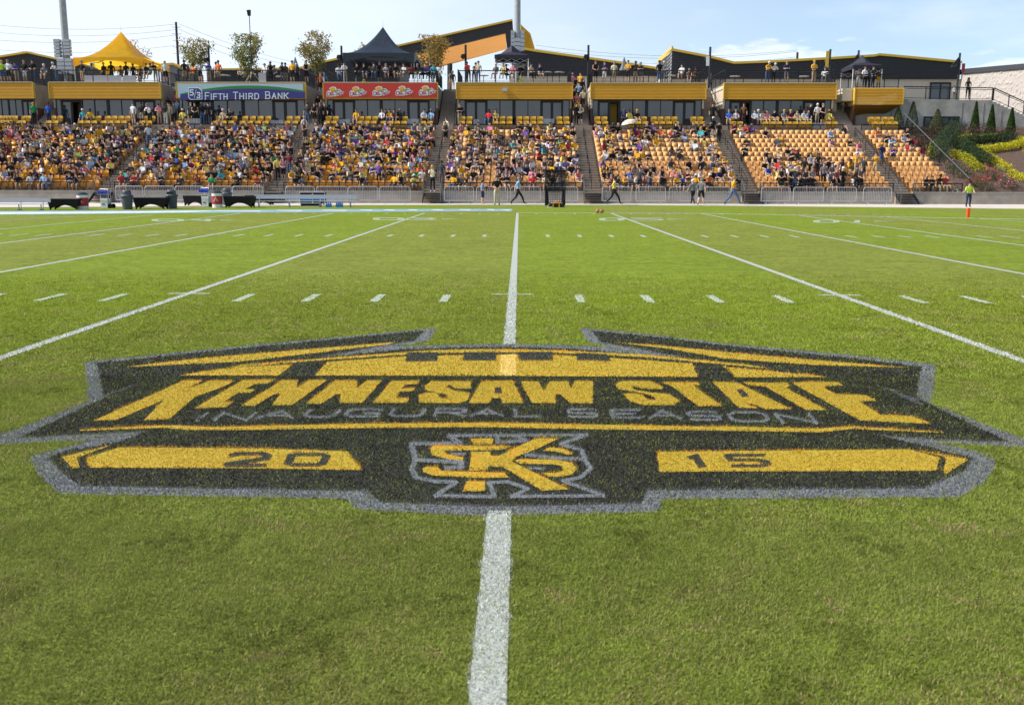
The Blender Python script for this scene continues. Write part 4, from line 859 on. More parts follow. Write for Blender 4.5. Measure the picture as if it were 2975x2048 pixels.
def frame_tent(name, label, x0, x1, y0, y1, zb, ze, zp, m, val, m2=None, ridge=1.9, posts=True):
    t = thing(name, label, 'tent', ((x0 + x1) / 2, y0, zb)); cx = 0; hx = (x1 - x0) / 2; d = y1 - y0; cy = d / 2; b = MB(); n = 10; k = 6
    # swooping canopy: rings that shrink to the peak
    rings = []
    for j in range(n + 1):
        f = j / n; s = (1 - f); z = ze + (zp - ze) * (f ** ridge) - zb
        ring = []
        for side in range(4):
            for i in range(k):
                u = i / k * 2 - 1
                bow = 1 - .03 * (1 - u * u) * s
                p = [(u, -bow), (bow, u), (-u, bow), (-bow, -u)][side]
                ring.append((cx + p[0] * hx * s, cy + p[1] * d / 2 * s, z + (.0 if j else 0)))
        rings += ring
    m_ = 4 * k; fs = [(j * m_ + i, j * m_ + (i + 1) % m_, (j + 1) * m_ + (i + 1) % m_, (j + 1) * m_ + i) for j in range(n) for i in range(m_)]
    b.add(rings, fs).build('canopy', m, t, smooth=True)
    for side in range(4):                       # valances, arched along the bottom
        vs = []; kk = 12
        for i in range(kk + 1):
            u = i / kk * 2 - 1; p = [(u, -1), (1, u), (-u, 1), (-1, -u)][side]; dz = val * (.32 + .68 * abs(u) ** 2.2)
            vs += [(p[0] * hx * 1.005, cy + p[1] * d / 2 * 1.005, ze - zb), (p[0] * hx * 1.005, cy + p[1] * d / 2 * 1.005, ze - zb - dz)]
        MB().add(vs, [(2 * i, 2 * i + 1, 2 * i + 3, 2 * i + 2) for i in range(kk)]).build('valance', m, t)
    for sx in (-1, 1):
        for sy in (0, d):
            MB().tube((sx * hx * .99, sy + (.05 if sy == 0 else -.05), 0), (sx * hx * .99, sy + (.05 if sy == 0 else -.05), ze - zb - .02), .035).build('pole', mat('bright_aluminium', (.6, .6, .6), .35, .05, metal=.6), t)
    MB().tube((0, cy, zp - zb - .02), (0, cy, zp - zb + .5), .015, .006, 5).tube((0, cy, zp - zb - 1.6), (0, cy, zp - zb - 2.6), .02, None, 5).build('finial', STEEL, t)
    b = MB()
    for sx in (-1, 1):
        b.tube((sx * hx * .97, .1, ze - zb - .3), (sx * hx * .45, .1, ze - zb - .02), .02, None, 4)
    b.build('brace', STEEL, t); return t
DZ = DECK_Z + .02
YT = 81.0
frame_tent('frame_tent', 'bright yellow peaked tent on the suite roof at left', W(213, 170, YT).x, W(415, 168, YT).x, YT, YT + 6, DZ, ZW(169, YT), ZW(93, YT + 3, 358), mat('yellow_vinyl', (.88, .54, .03), .28, .1, 2, .12, transl=.68), .75)
frame_tent('frame_tent', 'black peaked tent on the roof above the red sign', W(996, 154, YT).x, W(1203, 154, YT).x, YT, YT + 6, DZ, ZW(154.5, YT), ZW(79, YT + 3, 1120), mat('black_vinyl', (.028, .036, .05), .35, .25, 3, .15, transl=.12), .85)
def popup(label, x0, x1, y0, y1, zb, ze, zp, m):
    t = thing('popup_canopy', label, 'canopy', ((x0 + x1) / 2, y0, zb), 0, 'black pop-up canopies'); hx = (x1 - x0) / 2; d = y1 - y0; e = ze - zb; p = zp - zb
    MB().add([(-hx, 0, e), (hx, 0, e), (hx, d, e), (-hx, d, e), (0, d / 2, p), (0, d * .18, e + (p - e) * .3), (hx * .64, d / 2, e + (p - e) * .3), (0, d * .82, e + (p - e) * .3), (-hx * .64, d / 2, e + (p - e) * .3)],
        [(0, 5, 8), (0, 1, 5), (1, 6, 5), (1, 2, 6), (2, 7, 6), (2, 3, 7), (3, 8, 7), (3, 0, 8), (5, 6, 4), (6, 7, 4), (7, 8, 4), (8, 5, 4)]).build('canopy', m, t)
    for a, b_ in (((-hx, 0), (hx, 0)), ((hx, 0), (hx, d)), ((hx, d), (-hx, d)), ((-hx, d), (-hx, 0))):
        MB().add([(a[0] * 1.01, a[1], e), (b_[0] * 1.01, b_[1], e), (b_[0] * 1.01, b_[1], e - .3), (a[0] * 1.01, a[1], e - .3)], [(0, 1, 2, 3)]).build('valance', m, t)
    for sx in (-1, 1):
        for sy in (.04, d - .04): MB().bar((sx * hx * .98, sy, 0), (sx * hx * .98, sy, e - .02), .045).build('leg', mat('white_pole', (.6, .6, .58), .4, .05), t)
    b = MB(); n = 4
    for yy in (.05, d - .05):
        for i in range(n):
            a, c_ = -hx + 2 * hx * i / n, -hx + 2 * hx * (i + 1) / n; b.tube((a, yy, e - .3), (c_, yy, e - .62), .014, None, 4).tube((a, yy, e - .62), (c_, yy, e - .3), .014, None, 4)
    b.build('truss', mat('white_pole', (.6, .6, .58), .4, .05), t); return t
CB = mat('black_polyester', (.03, .026, .038), .6, .15, 3, transl=.1)
popup('small black pop-up canopy beside the central light tower', W(1437, 160, YT).x, W(1536, 160, YT).x, YT, YT + 3, DZ, ZW(160, YT), ZW(132, YT + 1.5), CB)
popup('black pop-up canopy over the gold balcony at right', W(2479, 190, YT).x, W(2565, 190, YT).x, YT, YT + 3, ZW(256, YT, 2540), ZW(190, YT, 2520), ZW(161, YT + 1.5, 2510), CB)
# speaker posts on the roofs
def sp_post(px, y0, y1, Y, label, dirn=-1, shape='pent', zb=None):
    x = W(px, (y0 + y1) / 2, Y).x; zt = ZW(y0, Y, px); zb = DZ if zb is None else zb
    t = thing('speaker_post', label, 'post', (x, Y, zb), 0, 'slim black posts with loudspeakers')
    MB().bar((0, 0, 0), (0, 0, zt - zb), .13).build('pole', RAIL, t)
    zc = zt - zb - .95
    if shape == 'pent': MB().prism([(dirn * .07, zc - .12), (dirn * .25, zc - .24), (dirn * .42, zc - .05), (dirn * .34, zc + .16), (dirn * .07, zc + .2)], -.2, .2).build('speaker', RAIL, t)
    else: MB().add([(dirn * .12, -.1, zc + .65), (dirn * .12, -.2, zc - .0), (dirn * .75, -.2, zc - .15), (dirn * .7, .15, zc - .2), (dirn * .12, .15, zc - .05)], [(0, 1, 2), (0, 2, 3), (0, 3, 4), (0, 4, 1), (1, 4, 3, 2)]).build('speaker', RAIL, t)
    MB().tube((0, 0, zc), (dirn * .2, 0, zc), .05).build('bracket', RAIL, t); return t
sp_post(607, 141, 205, 82.5, 'black loudspeaker post in front of the tree beside the bank sign roof')
sp_post(993, 134, 240, 86.0, 'black loudspeaker post at the left corner of the black tent')
sp_post(1353, 131, 240, 84.0, 'black loudspeaker post in front of the orange underside of the great roof')
sp_post(1709, 132, 240, 84.0, 'black loudspeaker post right of the crowded upper stair')
sp_post(2062, 137, 240, 84.0, 'black loudspeaker post with a white strip right of the peaked hall')
sp_post(2410, 144, 240, 84.0, 'black loudspeaker post with a gold banner left of the right canopy')
sp_post(2494, 147, 190, 86.0, 'black post with a tilted triangular loudspeaker behind the right canopy', shape='tri')
sp_post(2784, 155, 290, 84.5, 'tall black post with banners and a triangular loudspeaker by the stone wall', shape='tri', zb=ZW(290, 84.5, 2784))
for (px, y0, y1, Y, dx, m, lb) in ((2059, 165, 193, 83.9, -.26, WHT, 'narrow white strip hanging on the post right of the peaked hall'), (2406, 150, 198, 83.9, -.3, YEL2, 'narrow gold banner on the post left of the right canopy'),
        (2790, 186, 212, 84.4, .1, mat('dark_red_banner', (.28, .03, .04), .7), 'dark red and white banner on the tall post by the stone wall')):
    a, b_ = W(px, y1, Y), W(px, y0, Y); o = MB().box(0, .26, -.015, .015, 0, b_.z - a.z).build('banner', m); o.location = (a.x + (dx if px != 2790 else 0), Y - .2, a.z); tag(o, lb, 'banner')
tag(MB().bar((W(1307, 300, 88).x, 88, 9.3), (W(1307, 186, 88).x, 88, ZW(186, 88)), .32).build('roof_column', RAIL), 'thick black column rising right of the black tent', 'column')
# loudspeaker mast on a tripod and a utility pole with wires
t = thing('mast', 'thin black mast on a wooden tripod with a box at its top', 'mast', (W(731, 200, 82.2).x, 82.2, DZ)); zt = ZW(44, 82.2) - DZ
MB().tube((0, 0, 0), (0, 0, zt), .05, .03).build('mast_tube', RAIL, t); MB().hexa([(-.1, -.15, zt - .1), (.1, -.15, zt - .1), (.1, .1, zt - .1), (-.1, .1, zt - .1), (-.16, -.2, zt + .32), (.12, -.2, zt + .36), (.12, .15, zt + .36), (-.16, .15, zt + .32)]).build('camera_head', RAIL, t)
for i in range(3):
    an = i * 2.1 + .4; MB().tube((0, 0, 1.05), (.95 * math.cos(an), .5 * math.sin(an), 0), .035).build('tripod_leg', mat('tan_wood', (.5, .4, .25), .7), t)
t = thing('utility_pole', 'dark wooden utility pole against the white sky at left', 'utility pole', (W(516, 150, 150).x, 150, 5)); zt = ZW(65, 150, 512) - 5
MB().tube((0, 0, 0), (0, 0, zt), .24, .17, 8).build('pole', mat('creosote_wood', (.05, .035, .035), .8), t)
for i in range(5):
    z = zt - .8 - i * .95; MB().tube((-.15, 0, z), (-.7, 0, z + .1), .03).tube((.15, 0, z), (.7, 0, z + .1), .03).build('insulator_arm', mat('insulator', (.2, .2, .22), .4), t)
tag(MB().tube((W(2317, 180, 150).x, 150, 5), (W(2317, 153, 150).x, 150, ZW(153, 150, 2317)), .2, .17, 8).build('utility_pole', mat('creosote_wood', (.05, .035, .035))), 'top of a dark utility pole over the black hall at right', 'utility pole')
WIRE = mat('power_line', (.35, .36, .38), .6)
def wire(x0, y0, x1, y1, sag, Y0, Y1, label):
    a, b_ = W(x0, y0, Y0), W(x1, y1, Y1); pts = []
    for i in range(21):
        f = i / 20; p = a.lerp(b_, f); p.z -= sag * 4 * f * (1 - f); pts.append(p)
    tag(MB().path(pts, .028, 3).build('power_line', WIRE), label, 'power line', 'power lines in the sky')
for i, (ya, yb) in enumerate(((60, 71), (83, 87), (106, 103), (134, 133))): wire(-120, ya, 509, yb, 1.0, 150, 150, '%s power line from the top, left of the utility pole' % ORD[i].capitalize())
for i, (ya, xb, yb) in enumerate(((70, 860, 183), (86, 840, 190), (104, 800, 196))): wire(519, ya, xb, yb, .5, 150, 200, '%s thin power line falling right from the utility pole' % ORD[i].capitalize())
for i, (ya, yb) in enumerate(((132, 146), (143, 150), (158, 166))): wire(1556, ya, 2317, yb, 1.2, 150, 150, '%s faint power line across the sky at right' % ORD[i].capitalize())
# trees on the concourse -------------------------------------------
def leaf_cloud(name, pts, sizes, cols, parent, m, seed=0):
    r = np.random.default_rng(seed); n = len(pts); pts = np.asarray(pts); s = np.asarray(sizes)[:, None]
    a = r.normal(size=(n, 3)); a /= np.linalg.norm(a, axis=1)[:, None]; q = r.normal(size=(n, 3)); bb = np.cross(a, q); bb /= np.linalg.norm(bb, axis=1)[:, None]
    V = np.concatenate([pts - a * s, pts - bb * s * .55, pts + a * s, pts + bb * s * .55], 1).reshape(-1, 3)
    i = np.arange(n) * 4; T = np.stack([i, i + 1, i + 2, i, i + 2, i + 3], 1).reshape(-1, 3)
    me = fast_mesh(name, V, T, [m], np.repeat(cols, 4, axis=0)); o = bpy.data.objects.new(name, me); COL.objects.link(o); o.parent = parent; return o
LEAF = attr_mat('leaf', 'Col', 'GEOMETRY', .6, .45, 0)
BARK = mat('bark', (.13, .095, .075), .9, .2, 8)
def tree(label, x0, x1, ytop, Y, autumn, seed, zb=9.3, n=1500, lean=0):
    r = np.random.default_rng(seed); a, b_ = W(x0, 200, Y), W(x1, 200, Y); cx = (a.x + b_.x) / 2; w = (b_.x - a.x) / 2; zt = ZW(ytop, Y, x0) - zb
    t = thing('tree', label, 'tree', (cx, Y, zb), 0, 'young trees on the concourse'); b = MB(); z0 = zt * .34
    b.tube((0, 0, 0), (0, 0, z0), .09, .07, 7); tips = []
    for i in range(9):
        an = i * 2.4 + r.random(); rr = w * (.45 + .5 * r.random()); h = z0 + (zt - z0) * (.45 + .5 * r.random()); st = z0 * (.75 + .3 * r.random())
        p = [(0, 0, st), (rr * .4 * math.cos(an), rr * .4 * math.sin(an), st + (h - st) * .5), (rr * math.cos(an), rr * math.sin(an), h)]
        b.tube(p[0], p[1], .045, .03, 5); b.tube(p[1], p[2], .03, .012, 5); tips += [p[1], p[2], ((p[1][0] + p[2][0]) / 2, (p[1][1] + p[2][1]) / 2, (p[1][2] + p[2][2]) / 2)]
        for j in range(2):
            q = (p[2][0] * .7 + r.normal() * .35, p[2][1] * .7 + r.normal() * .35, min(zt, p[2][2] + r.normal() * .35)); b.tube(p[1], q, .016, .008, 4); tips.append(q)
    tips += [(r.normal() * .15, r.normal() * .15, zt), (r.normal() * w * .3, 0, zt * .93)]
    for i in range(14):
        an = r.random() * 6.28; f = r.random(); rr = w * (.15 + .8 * f ** .6) * (.45 + .55 * r.random()); tips.append((rr * math.cos(an), rr * math.sin(an), z0 + (zt - z0) * f))
    b.build('trunk', BARK, t)
    tips = np.array(tips); c0 = tips[r.integers(0, len(tips), n)]; pts = c0 + r.normal(size=(n, 3)) * np.array([w * .16, w * .16, w * .17]); pts[:, 2] = np.minimum(pts[:, 2], zt + .1)
    g = np.array([.17, .23, .05]); o_ = np.array([.42, .18, .05]); f = np.clip(autumn - .2 + .3 * r.normal(size=n) + .3 * (pts[:, 2] - z0) / (zt - z0) - .1, 0, 1)[:, None]
    cols = (g * (1 - f) + o_ * f) * (.6 + .8 * r.random(n))[:, None]
    leaf_cloud('crown', pts, .075 + .06 * r.random(n), cols, t, LEAF, seed); return t
tree('young tree with thin olive and rust leaves left of the roof loudspeaker post', 524, 620, 120, 93, .35, 3, n=1900)
tree('young dense green tree behind the thin tripod mast', 674, 764, 104, 93, .25, 4, n=2500)
tree('young tree turning rust, standing alone left of the black tent', 870, 965, 93, 93, .45, 5, n=2200)
tree('young tree turning orange in front of the great sloping roof', 1206, 1313, 108, 93, .62, 6, n=2300)
tree('sparse reddish tree showing behind the right side of the yellow tent', 380, 428, 124, 110, .85, 8, n=500)
tree('treetop just showing behind the left slope of the black tent', 1038, 1070, 129, 110, .5, 9, n=500)
# ================================================================== PLANTS ON THE BANK
def bank(px, py, h=0.0):
    p = SL(px, py, BA, BB, BY); p.z += h; return p
def bush(name, label, cat, blobs, col, colv, size, dens, group=None, flowers=None, seed=0, m=LEAF):
    """blobs: (px, py, radius m, height m) seated on the slope"""
    r = np.random.default_rng(seed + 100); base = bank(blobs[0][0], blobs[0][1]); t = thing(name, label, cat, base, 0, group); P_, C__ = [], []; st = MB()
    for (px, py, rad, h) in blobs:
        c0 = bank(px, py) - base; n = int(dens * rad * rad * 55); d = r.normal(size=(n, 3)); d /= np.linalg.norm(d, axis=1)[:, None]; d *= (0.55 + .5 * r.random((n, 1)))
        q = d * np.array([rad, rad * .9, h * .55]); lump = .75 + .5 * vnoise(d[:, 0] * 3 + 7 + px, d[:, 2] * 3 + d[:, 1] * 2 + 11); q *= lump[:, None]; q[:, 2] += h * .5; q[:, 2] = np.maximum(q[:, 2], .02)
        P_.append(q + np.array(c0)); k = r.random((n, 1)); C__.append((np.array(col) * (1 - k) + np.array(colv) * k) * (.7 + .6 * r.random((n, 1))))
        st.tube(c0, c0 + Vector((0, 0, h * .6)), .03, .01, 4)
        for j in range(3): st.tube(c0 + Vector((0, 0, .05)), c0 + Vector((r.normal() * rad * .4, r.normal() * rad * .3, h * .7)), .012, .006, 4)
    st.build('stem', BARK, t)
    pts = np.concatenate(P_); leaf_cloud('foliage', pts, size * (.6 + .8 * r.random(len(pts))), np.concatenate(C__), t, m, seed)
    if flowers:
        fc, fn = flowers; idx = r.integers(0, len(pts), fn); q = pts[idx] + r.normal(size=(fn, 3)) * .05; q[:, 2] += .08; q[:, 1] -= .08
        leaf_cloud('blossom', q, .055 + .03 * r.random(fn), np.array(fc) * (.7 + .5 * r.random((fn, 1))), t, m, seed + 1)
    return t
def pts_along(pl, step, rad, h):
    out = []
    for (x0, y0), (x1, y1) in zip(pl[:-1], pl[1:]):
        L = math.hypot(x1 - x0, y1 - y0); n = max(1, int(L / step))
        for i in range(n): f = i / n; out.append((x0 + (x1 - x0) * f, y0 + (y1 - y0) * f, rad, h))
    return out
def g_(x, y): return (2640 + x / 6.92, 370 + y / 6.92)
YG_, YG2 = (.50, .46, .015), (.72, .64, .03); DG, DG2 = (.028, .055, .022), (.06, .10, .035)
bush('hedge', 'bright yellow low hedge in a long hook across the middle of the bank', 'hedge', pts_along([g_(2319, 400), g_(2200, 285)], 7, .45, .6) + pts_along([g_(2300, 400), g_(1900, 480), g_(1500, 530), g_(1330, 520), g_(1480, 600), g_(1700, 730), g_(1900, 860), g_(2030, 930)], 6, .42, .62), YG_, YG2, .06, 10, 'hedges shaping letters on the bank', seed=1)
bush('hedge', 'yellow low hedge strip along the top of the planted letter', 'hedge', pts_along([g_(1060, 310), g_(1200, 260)], 7, .5, .6) + pts_along([g_(1340, 290), g_(1780, 260)], 6, .34, .5), YG_, YG2, .06, 10, 'hedges shaping letters on the bank', seed=2)
bush('hedge', 'yellow hedge tuft at the left end beside the sloping rail', 'hedge', pts_along([g_(440, 620), g_(450, 520), g_(560, 400), g_(620, 350)], 7, .5, .6), YG_, (.5, .5, .1), .06, 9, 'hedges shaping letters on the bank', seed=3)
bush('hedge', 'yellow hedge wedge in the lower middle of the bank', 'hedge', pts_along([g_(900, 590), g_(1150, 690), g_(1300, 820), g_(1480, 930)], 7, .5, .6), YG_, (.3, .32, .03), .06, 9, 'hedges shaping letters on the bank', seed=4)
bush('hedge', 'yellow hedge at the lower right edge of the bank', 'hedge', pts_along([g_(2060, 980), g_(2200, 1060), g_(2330, 1120)], 7, .45, .5) + pts_along([g_(2330, 480), g_(2330, 600)], 7, .2, .4), YG_, YG2, .06, 9, 'hedges shaping letters on the bank', seed=5)
bush('hedge', 'dark green clipped hedge arm under the yellow top strip', 'hedge', pts_along([g_(1080, 390), g_(1400, 370), g_(1750, 360), g_(2060, 310)], 6, .55, .95), DG, DG2, .05, 14, 'hedges shaping letters on the bank', seed=6)
bush('hedge', 'dark green hedge running diagonally down the middle of the bank', 'hedge', pts_along([g_(960, 400), g_(1150, 540), g_(1350, 640), g_(1520, 750), g_(1620, 820)], 6, .68, .95), DG, (.07, .12, .045), .05, 13, 'hedges shaping letters on the bank', seed=7)
bush('shrub', 'tall dark green shrub mass at the upper left of the planted letter', 'shrub', pts_along([g_(900, 160), g_(820, 260), g_(740, 380), g_(620, 520), g_(560, 640), g_(640, 740)], 8, .85, 1.3), DG, (.08, .12, .06), .055, 11, seed=8)
bush('shrub', 'pale variegated green planting beside the yellow hedges', 'shrub', pts_along([g_(1040, 160), g_(1150, 230)], 6, .3, .35) + pts_along([g_(1280, 470), g_(1700, 410), g_(2080, 350)], 8, .22, .42) + pts_along([g_(1800, 860), g_(2000, 930)], 8, .3, .4), (.2, .26, .12), (.42, .45, .3), .045, 9, seed=9)
RO, RO2 = (.04, .075, .03), (.12, .13, .06)
for i, (x, y, lb, fc) in enumerate(((1350, 1150, 'rose bush thick with red blossom behind the guard', (.7, .05, .06)), (1650, 1000, 'rose bush dotted with coral blossom on the middle of the bank', (.75, .1, .08)),
        (1980, 1190, 'rose bush with pink blossom at the lower right of the bank', (.75, .2, .3)), (1480, 1240, 'low rose bush close to the wall right of the guard', (.7, .1, .12)), (1100, 960, 'loose rose bush right of the sloping rail', (.6, .25, .2)), (880, 860, 'sparse green rose bush half hidden by the sloping rail', (.5, .3, .2)))):
    x_, y_ = g_(x, y + 60); bush('rose_bush', lb, 'rose bush', [(x_ - 12, y_, .6, .75), (x_ + 8, y_ + 2, .65, .8), (x_ - 2, y_ - 10, .6, .7), (x_ + 20, y_ - 4, .45, .6)], RO, RO2, .05, 7, 'rose bushes on the bank', (fc, 80 if i in (0, 1, 2) else 22), seed=20 + i)
for i, (x0, x1, y, lb) in enumerate(((2665, 2740, 398, 'dark brown shrubs along the wall left of the lower door'), (2745, 2850, 393, 'reddish brown shrubs in front of the lower door'), (2855, 2990, 405, 'reddish brown shrubs in front of the cypresses'), (2648, 2700, 425, 'dark brown grasses above the sloping rail'))):
    bush('shrub', lb, 'shrub', [(x0 + (x1 - x0) * j / 6, y + (j % 2) * 5, .75, 1.0) for j in range(7)], (.05, .035, .022), (.11, .075, .045), .05, 7, 'brown shrubs at the top of the bank', seed=40 + i)
# cypresses and two airy conifers
def cypress(label, px, y0, y1, Y, w, col, colv, seed, airy=1.0, grp=None, nm='cypress'):
    r = np.random.default_rng(seed); p0, p1 = W(px, y1, Y), W(px, y0, Y); h = p1.z - p0.z; t = thing(nm, label, nm if nm != 'conifer' else 'conifer', p0, 0, grp); MB().tube((0, 0, -.2), (0, 0, h * .9), .06, .01, 6).build('trunk', BARK, t)
    n = int(3200 * airy); f = r.random(n) ** .85; an = r.random(n) * 6.283; rr = w * np.sin(np.pi * np.clip(.12 + .88 * (1 - f), 0, 1) ** 1.0 * .62) * (.72 + .3 * vnoise(an * 2 + seed, f * 9)) * (1 - f * .25) * np.where(r.random(n) < .8, 1, r.random(n))
    rr = np.minimum(rr, w * (1.08 - f)); pts = np.stack([rr * np.cos(an), rr * np.sin(an), f * h], 1); k = r.random((n, 1)); leaf_cloud('crown', pts, .05 + .03 * r.random(n), (np.array(col) * (1 - k) + np.array(colv) * k), t, LEAF, seed)
for i, (px, lb) in enumerate(((2830, 'slim green cypress left of the other two against the concrete wall'), (2877, 'slim green cypress in the middle of the three on the bank'), (2935, 'slim green cypress nearest the right edge under the outer stair'))):
    cypress(lb, px, 296 + i * 9, 388 + i * 2, 80.8 - i * .5, .40, (.03, .065, .012), (.08, .14, .025), 60 + i, grp='cypresses against the concrete wall')
cypress('airy pale green conifer just right of the gold balcony', 2607, 312, 372, 80.5, .55, (.10, .13, .05), (.2, .22, .1), 70, .35, nm='conifer')
cypress('airy grey green conifer at the top of the sloping rail', 2648, 296, 385, 80.5, .6, (.08, .11, .06), (.18, .21, .12), 71, .45, nm='conifer')
cypress('airy young conifer in front of the lower glass door', 2720, 318, 385, 79.5, .65, (.09, .12, .05), (.2, .2, .1), 72, .5, nm='conifer')
# ================================================================== SIDELINE EQUIPMENT
def at(px, py): p = G(px, py); return p
def zt(px, yt_, p): return W(px, yt_, p.y).z
ALU = mat('brushed_aluminium', (.55, .56, .60), .4, .06, 20, metal=.35); ALUB = mat('bench_back_paint', (.42, .43, .47), .5, .06, 8)
def bench(label, px0, px1, yf, yb1, yb0, ys, nleg):
    p = at(px0, yf); q = W(px1, yf, p.y); L = q.x - p.x; t = thing('team_bench', label, 'bench', (p.x, p.y, 0), 0, 'long aluminium team benches'); zs = zt(px0, ys, p); z0, z1 = zt(px0, yb0, p), zt(px0, yb1, p)
    MB().box(0, L, -.05, .24, zs - .04, zs).build('seat', ALU, t); MB().box(.05, L + .05, .33, .37, z0, z1).build('backrest', ALUB, t)
    for i in range(nleg):
        u = .35 + (L - .7) * i / max(1, nleg - 1); MB().bar((u, .1, 0), (u, .1, zs - .04), .045).bar((u - .0, -.12, .02), (u, .34, .02), .05).bar((u, .3, .02), (u, .35, z0 + .1), .035).build('leg', STEEL, t)
    return t
bench('long aluminium team bench cut off by the left edge of the picture', -160, 137, 611, 576, 588, 592, 5)
bench('long aluminium team bench in front of the black cases', 733, 1034, 602, 566, 578, 583.5, 4)
def cloth_table(label, px0, px1, yt_, yf):
    p = at(px0, yf); q = W(px1, yf, p.y); L = q.x - p.x; z = zt(px0, yt_, p); t = thing('draped_table', label, 'table', ((p.x + q.x) / 2, p.y, 0), 0, 'tables under black stretch covers'); h = L / 2; d = .75
    MB().box(-h, h, 0, d, z - .03, z).build('tabletop', BLK, t)
    def side(A, B, inset, nm, vert):
        n = 14; vs = []
        for i in range(n + 1):
            f = i / n; u = f * 2 - 1; a = abs(u); bot = z * (.42 * (1 - a ** 2.2)) if a < .93 else 0.02
            taper = inset * (1 - .0)
            if vert: x = A + (B - A) * f; xb = (x) * (1 - taper); vs += [(x, 0 if nm == 0 else d, z - .005), (xb, (.06 if nm == 0 else d - .06), bot)]
            else: y = A + (B - A) * f; vs += [((-h if nm == 0 else h), y, z - .005), ((-h if nm == 0 else h) * (1 - taper), d / 2 + (y - d / 2) * .8, bot)]
        return MB().add(vs, [(2 * i, 2 * i + 1, 2 * i + 3, 2 * i + 2) for i in range(n)])
    c_ = MB()
    for s in (side(-h, h, .14, 0, True), side(-h, h, .14, 1, True), side(0, d, .14, 0, False), side(0, d, .14, 1, False)): c_.add(s.v, s.f)
    c_.build('stretch_cover', BLK, t)
    for sx in (-1, 1):
        for sy in (.1, d - .1): MB().tube((sx * h * .85, sy, 0), (sx * h * .85, sy, .12), .04).build('foot', BLK, t)
    return t
cloth_table('black draped table between the left bench and the recycling barrel', 137, 228, 578, 610)
cloth_table('black draped table between the two grey trash cans', 387, 481, 574.5, 608)
cloth_table('black draped table behind the second white cooler', 532, 592, 569, 600)
cloth_table('black draped table right of the second recycling barrel', 649, 736, 570.5, 604)
cloth_table('black draped table mostly hidden behind the second bench', 712, 792, 568, 597.5)
BIN = mat('grey_plastic', (.075, .085, .095), .5, .1, 8)
def bin_(label, px, w, yt_, yf):
    p = at(px, yf); s = F / p.y; r = w / s / 2; z = zt(px, yt_, p); t = thing('trash_can', label, 'trash can', (p.x, p.y, 0), 0, 'grey plastic trash cans')
    MB().lathe([(r * .80, 0), (r * .95, z * .64), (r * 1.08, z * .645), (r * 1.1, z * .70)], n=18).build('body', BIN, t)
    MB().lathe([(r * 1.12, z * .701), (r * 1.05, z * .74), (r * .78, z * .78), (r * .76, z * .93), (r * .62, z * .99), (r * .2, z)], n=18).build('lid', BIN, t)
    MB().box(-r * .5, r * .5, -r * .80, -r * .7, z * .76, z * .88).build('opening', BLK, t) if px > 450 and px < 600 else None
    return t
bin_('grey domed trash can at the left end of the middle black table', 371, 33, 553, 609); bin_('grey domed trash can with open flap right of the middle black table', 500, 34, 552, 606.5); bin_('grey domed trash can behind the second recycling barrel', 660, 30, 547.5, 598)
def barrel(label, px, w, yt_, yf):
    p = at(px, yf); s = F / p.y; r = w / s / 2; z = zt(px, yt_, p); t = thing('recycling_barrel', label, 'barrel', (p.x, p.y, 0), 0, 'white and red recycling barrels'); R_ = mat('red_wrap', (.42, .03, .035), .5, .05)
    MB().lathe([(r * .93, 0), (r * .95, z * .18), (r * .97, z * .80), (r, z * .82), (r * 1.02, z * .83)], n=20).build('body', WHT, t)
    MB().lathe([(r * .965, z * .20), (r * .985, z * .66), (r * .985, z * .67)], n=20).build('red_band', R_, t)
    MB().lathe([(r * 1.03, z * .831), (r * .95, z * .90), (r * .6, z * .975), (r * .15, z)], n=20).build('lid', mat('dark_green_lid', (.03, .05, .045), .25, .1), t)
    pol = []
    tri = [(-.3, .38), (0, .64), (.3, .38), (-.3, .38)]
    for q in seg_polys([(u, v) for u, v in tri], .07): pol.append(q)
    pol += seg_polys([(0, .42), (0, .56)], .08)
    x = -.55
    for ch in 'GIVE IT BACK':
        if ch == ' ': x += .07; continue
        pol += glyph(ch, x, x + .07, .26, .34, .018); x += .105
    pol += seg_polys([(-.5, .72), (.5, .72)], .02)
    b = MB()
    for q in pol: b.add([(r * 1.0 * math.sin(u * .95), -r * 1.0 * math.cos(u * .95), z * (.2 + .66 * v)) for u, v in q], [tuple(range(len(q)))])
    b.build('printed_mark', mat('wrap_white', (.7, .65, .62), .5), t, kind='stuff'); return t
barrel('white and red recycling barrel beside the first black draped table', 242, 32, 558, 609); barrel('white and red recycling barrel left of the fourth black draped table', 632, 30, 553, 604)
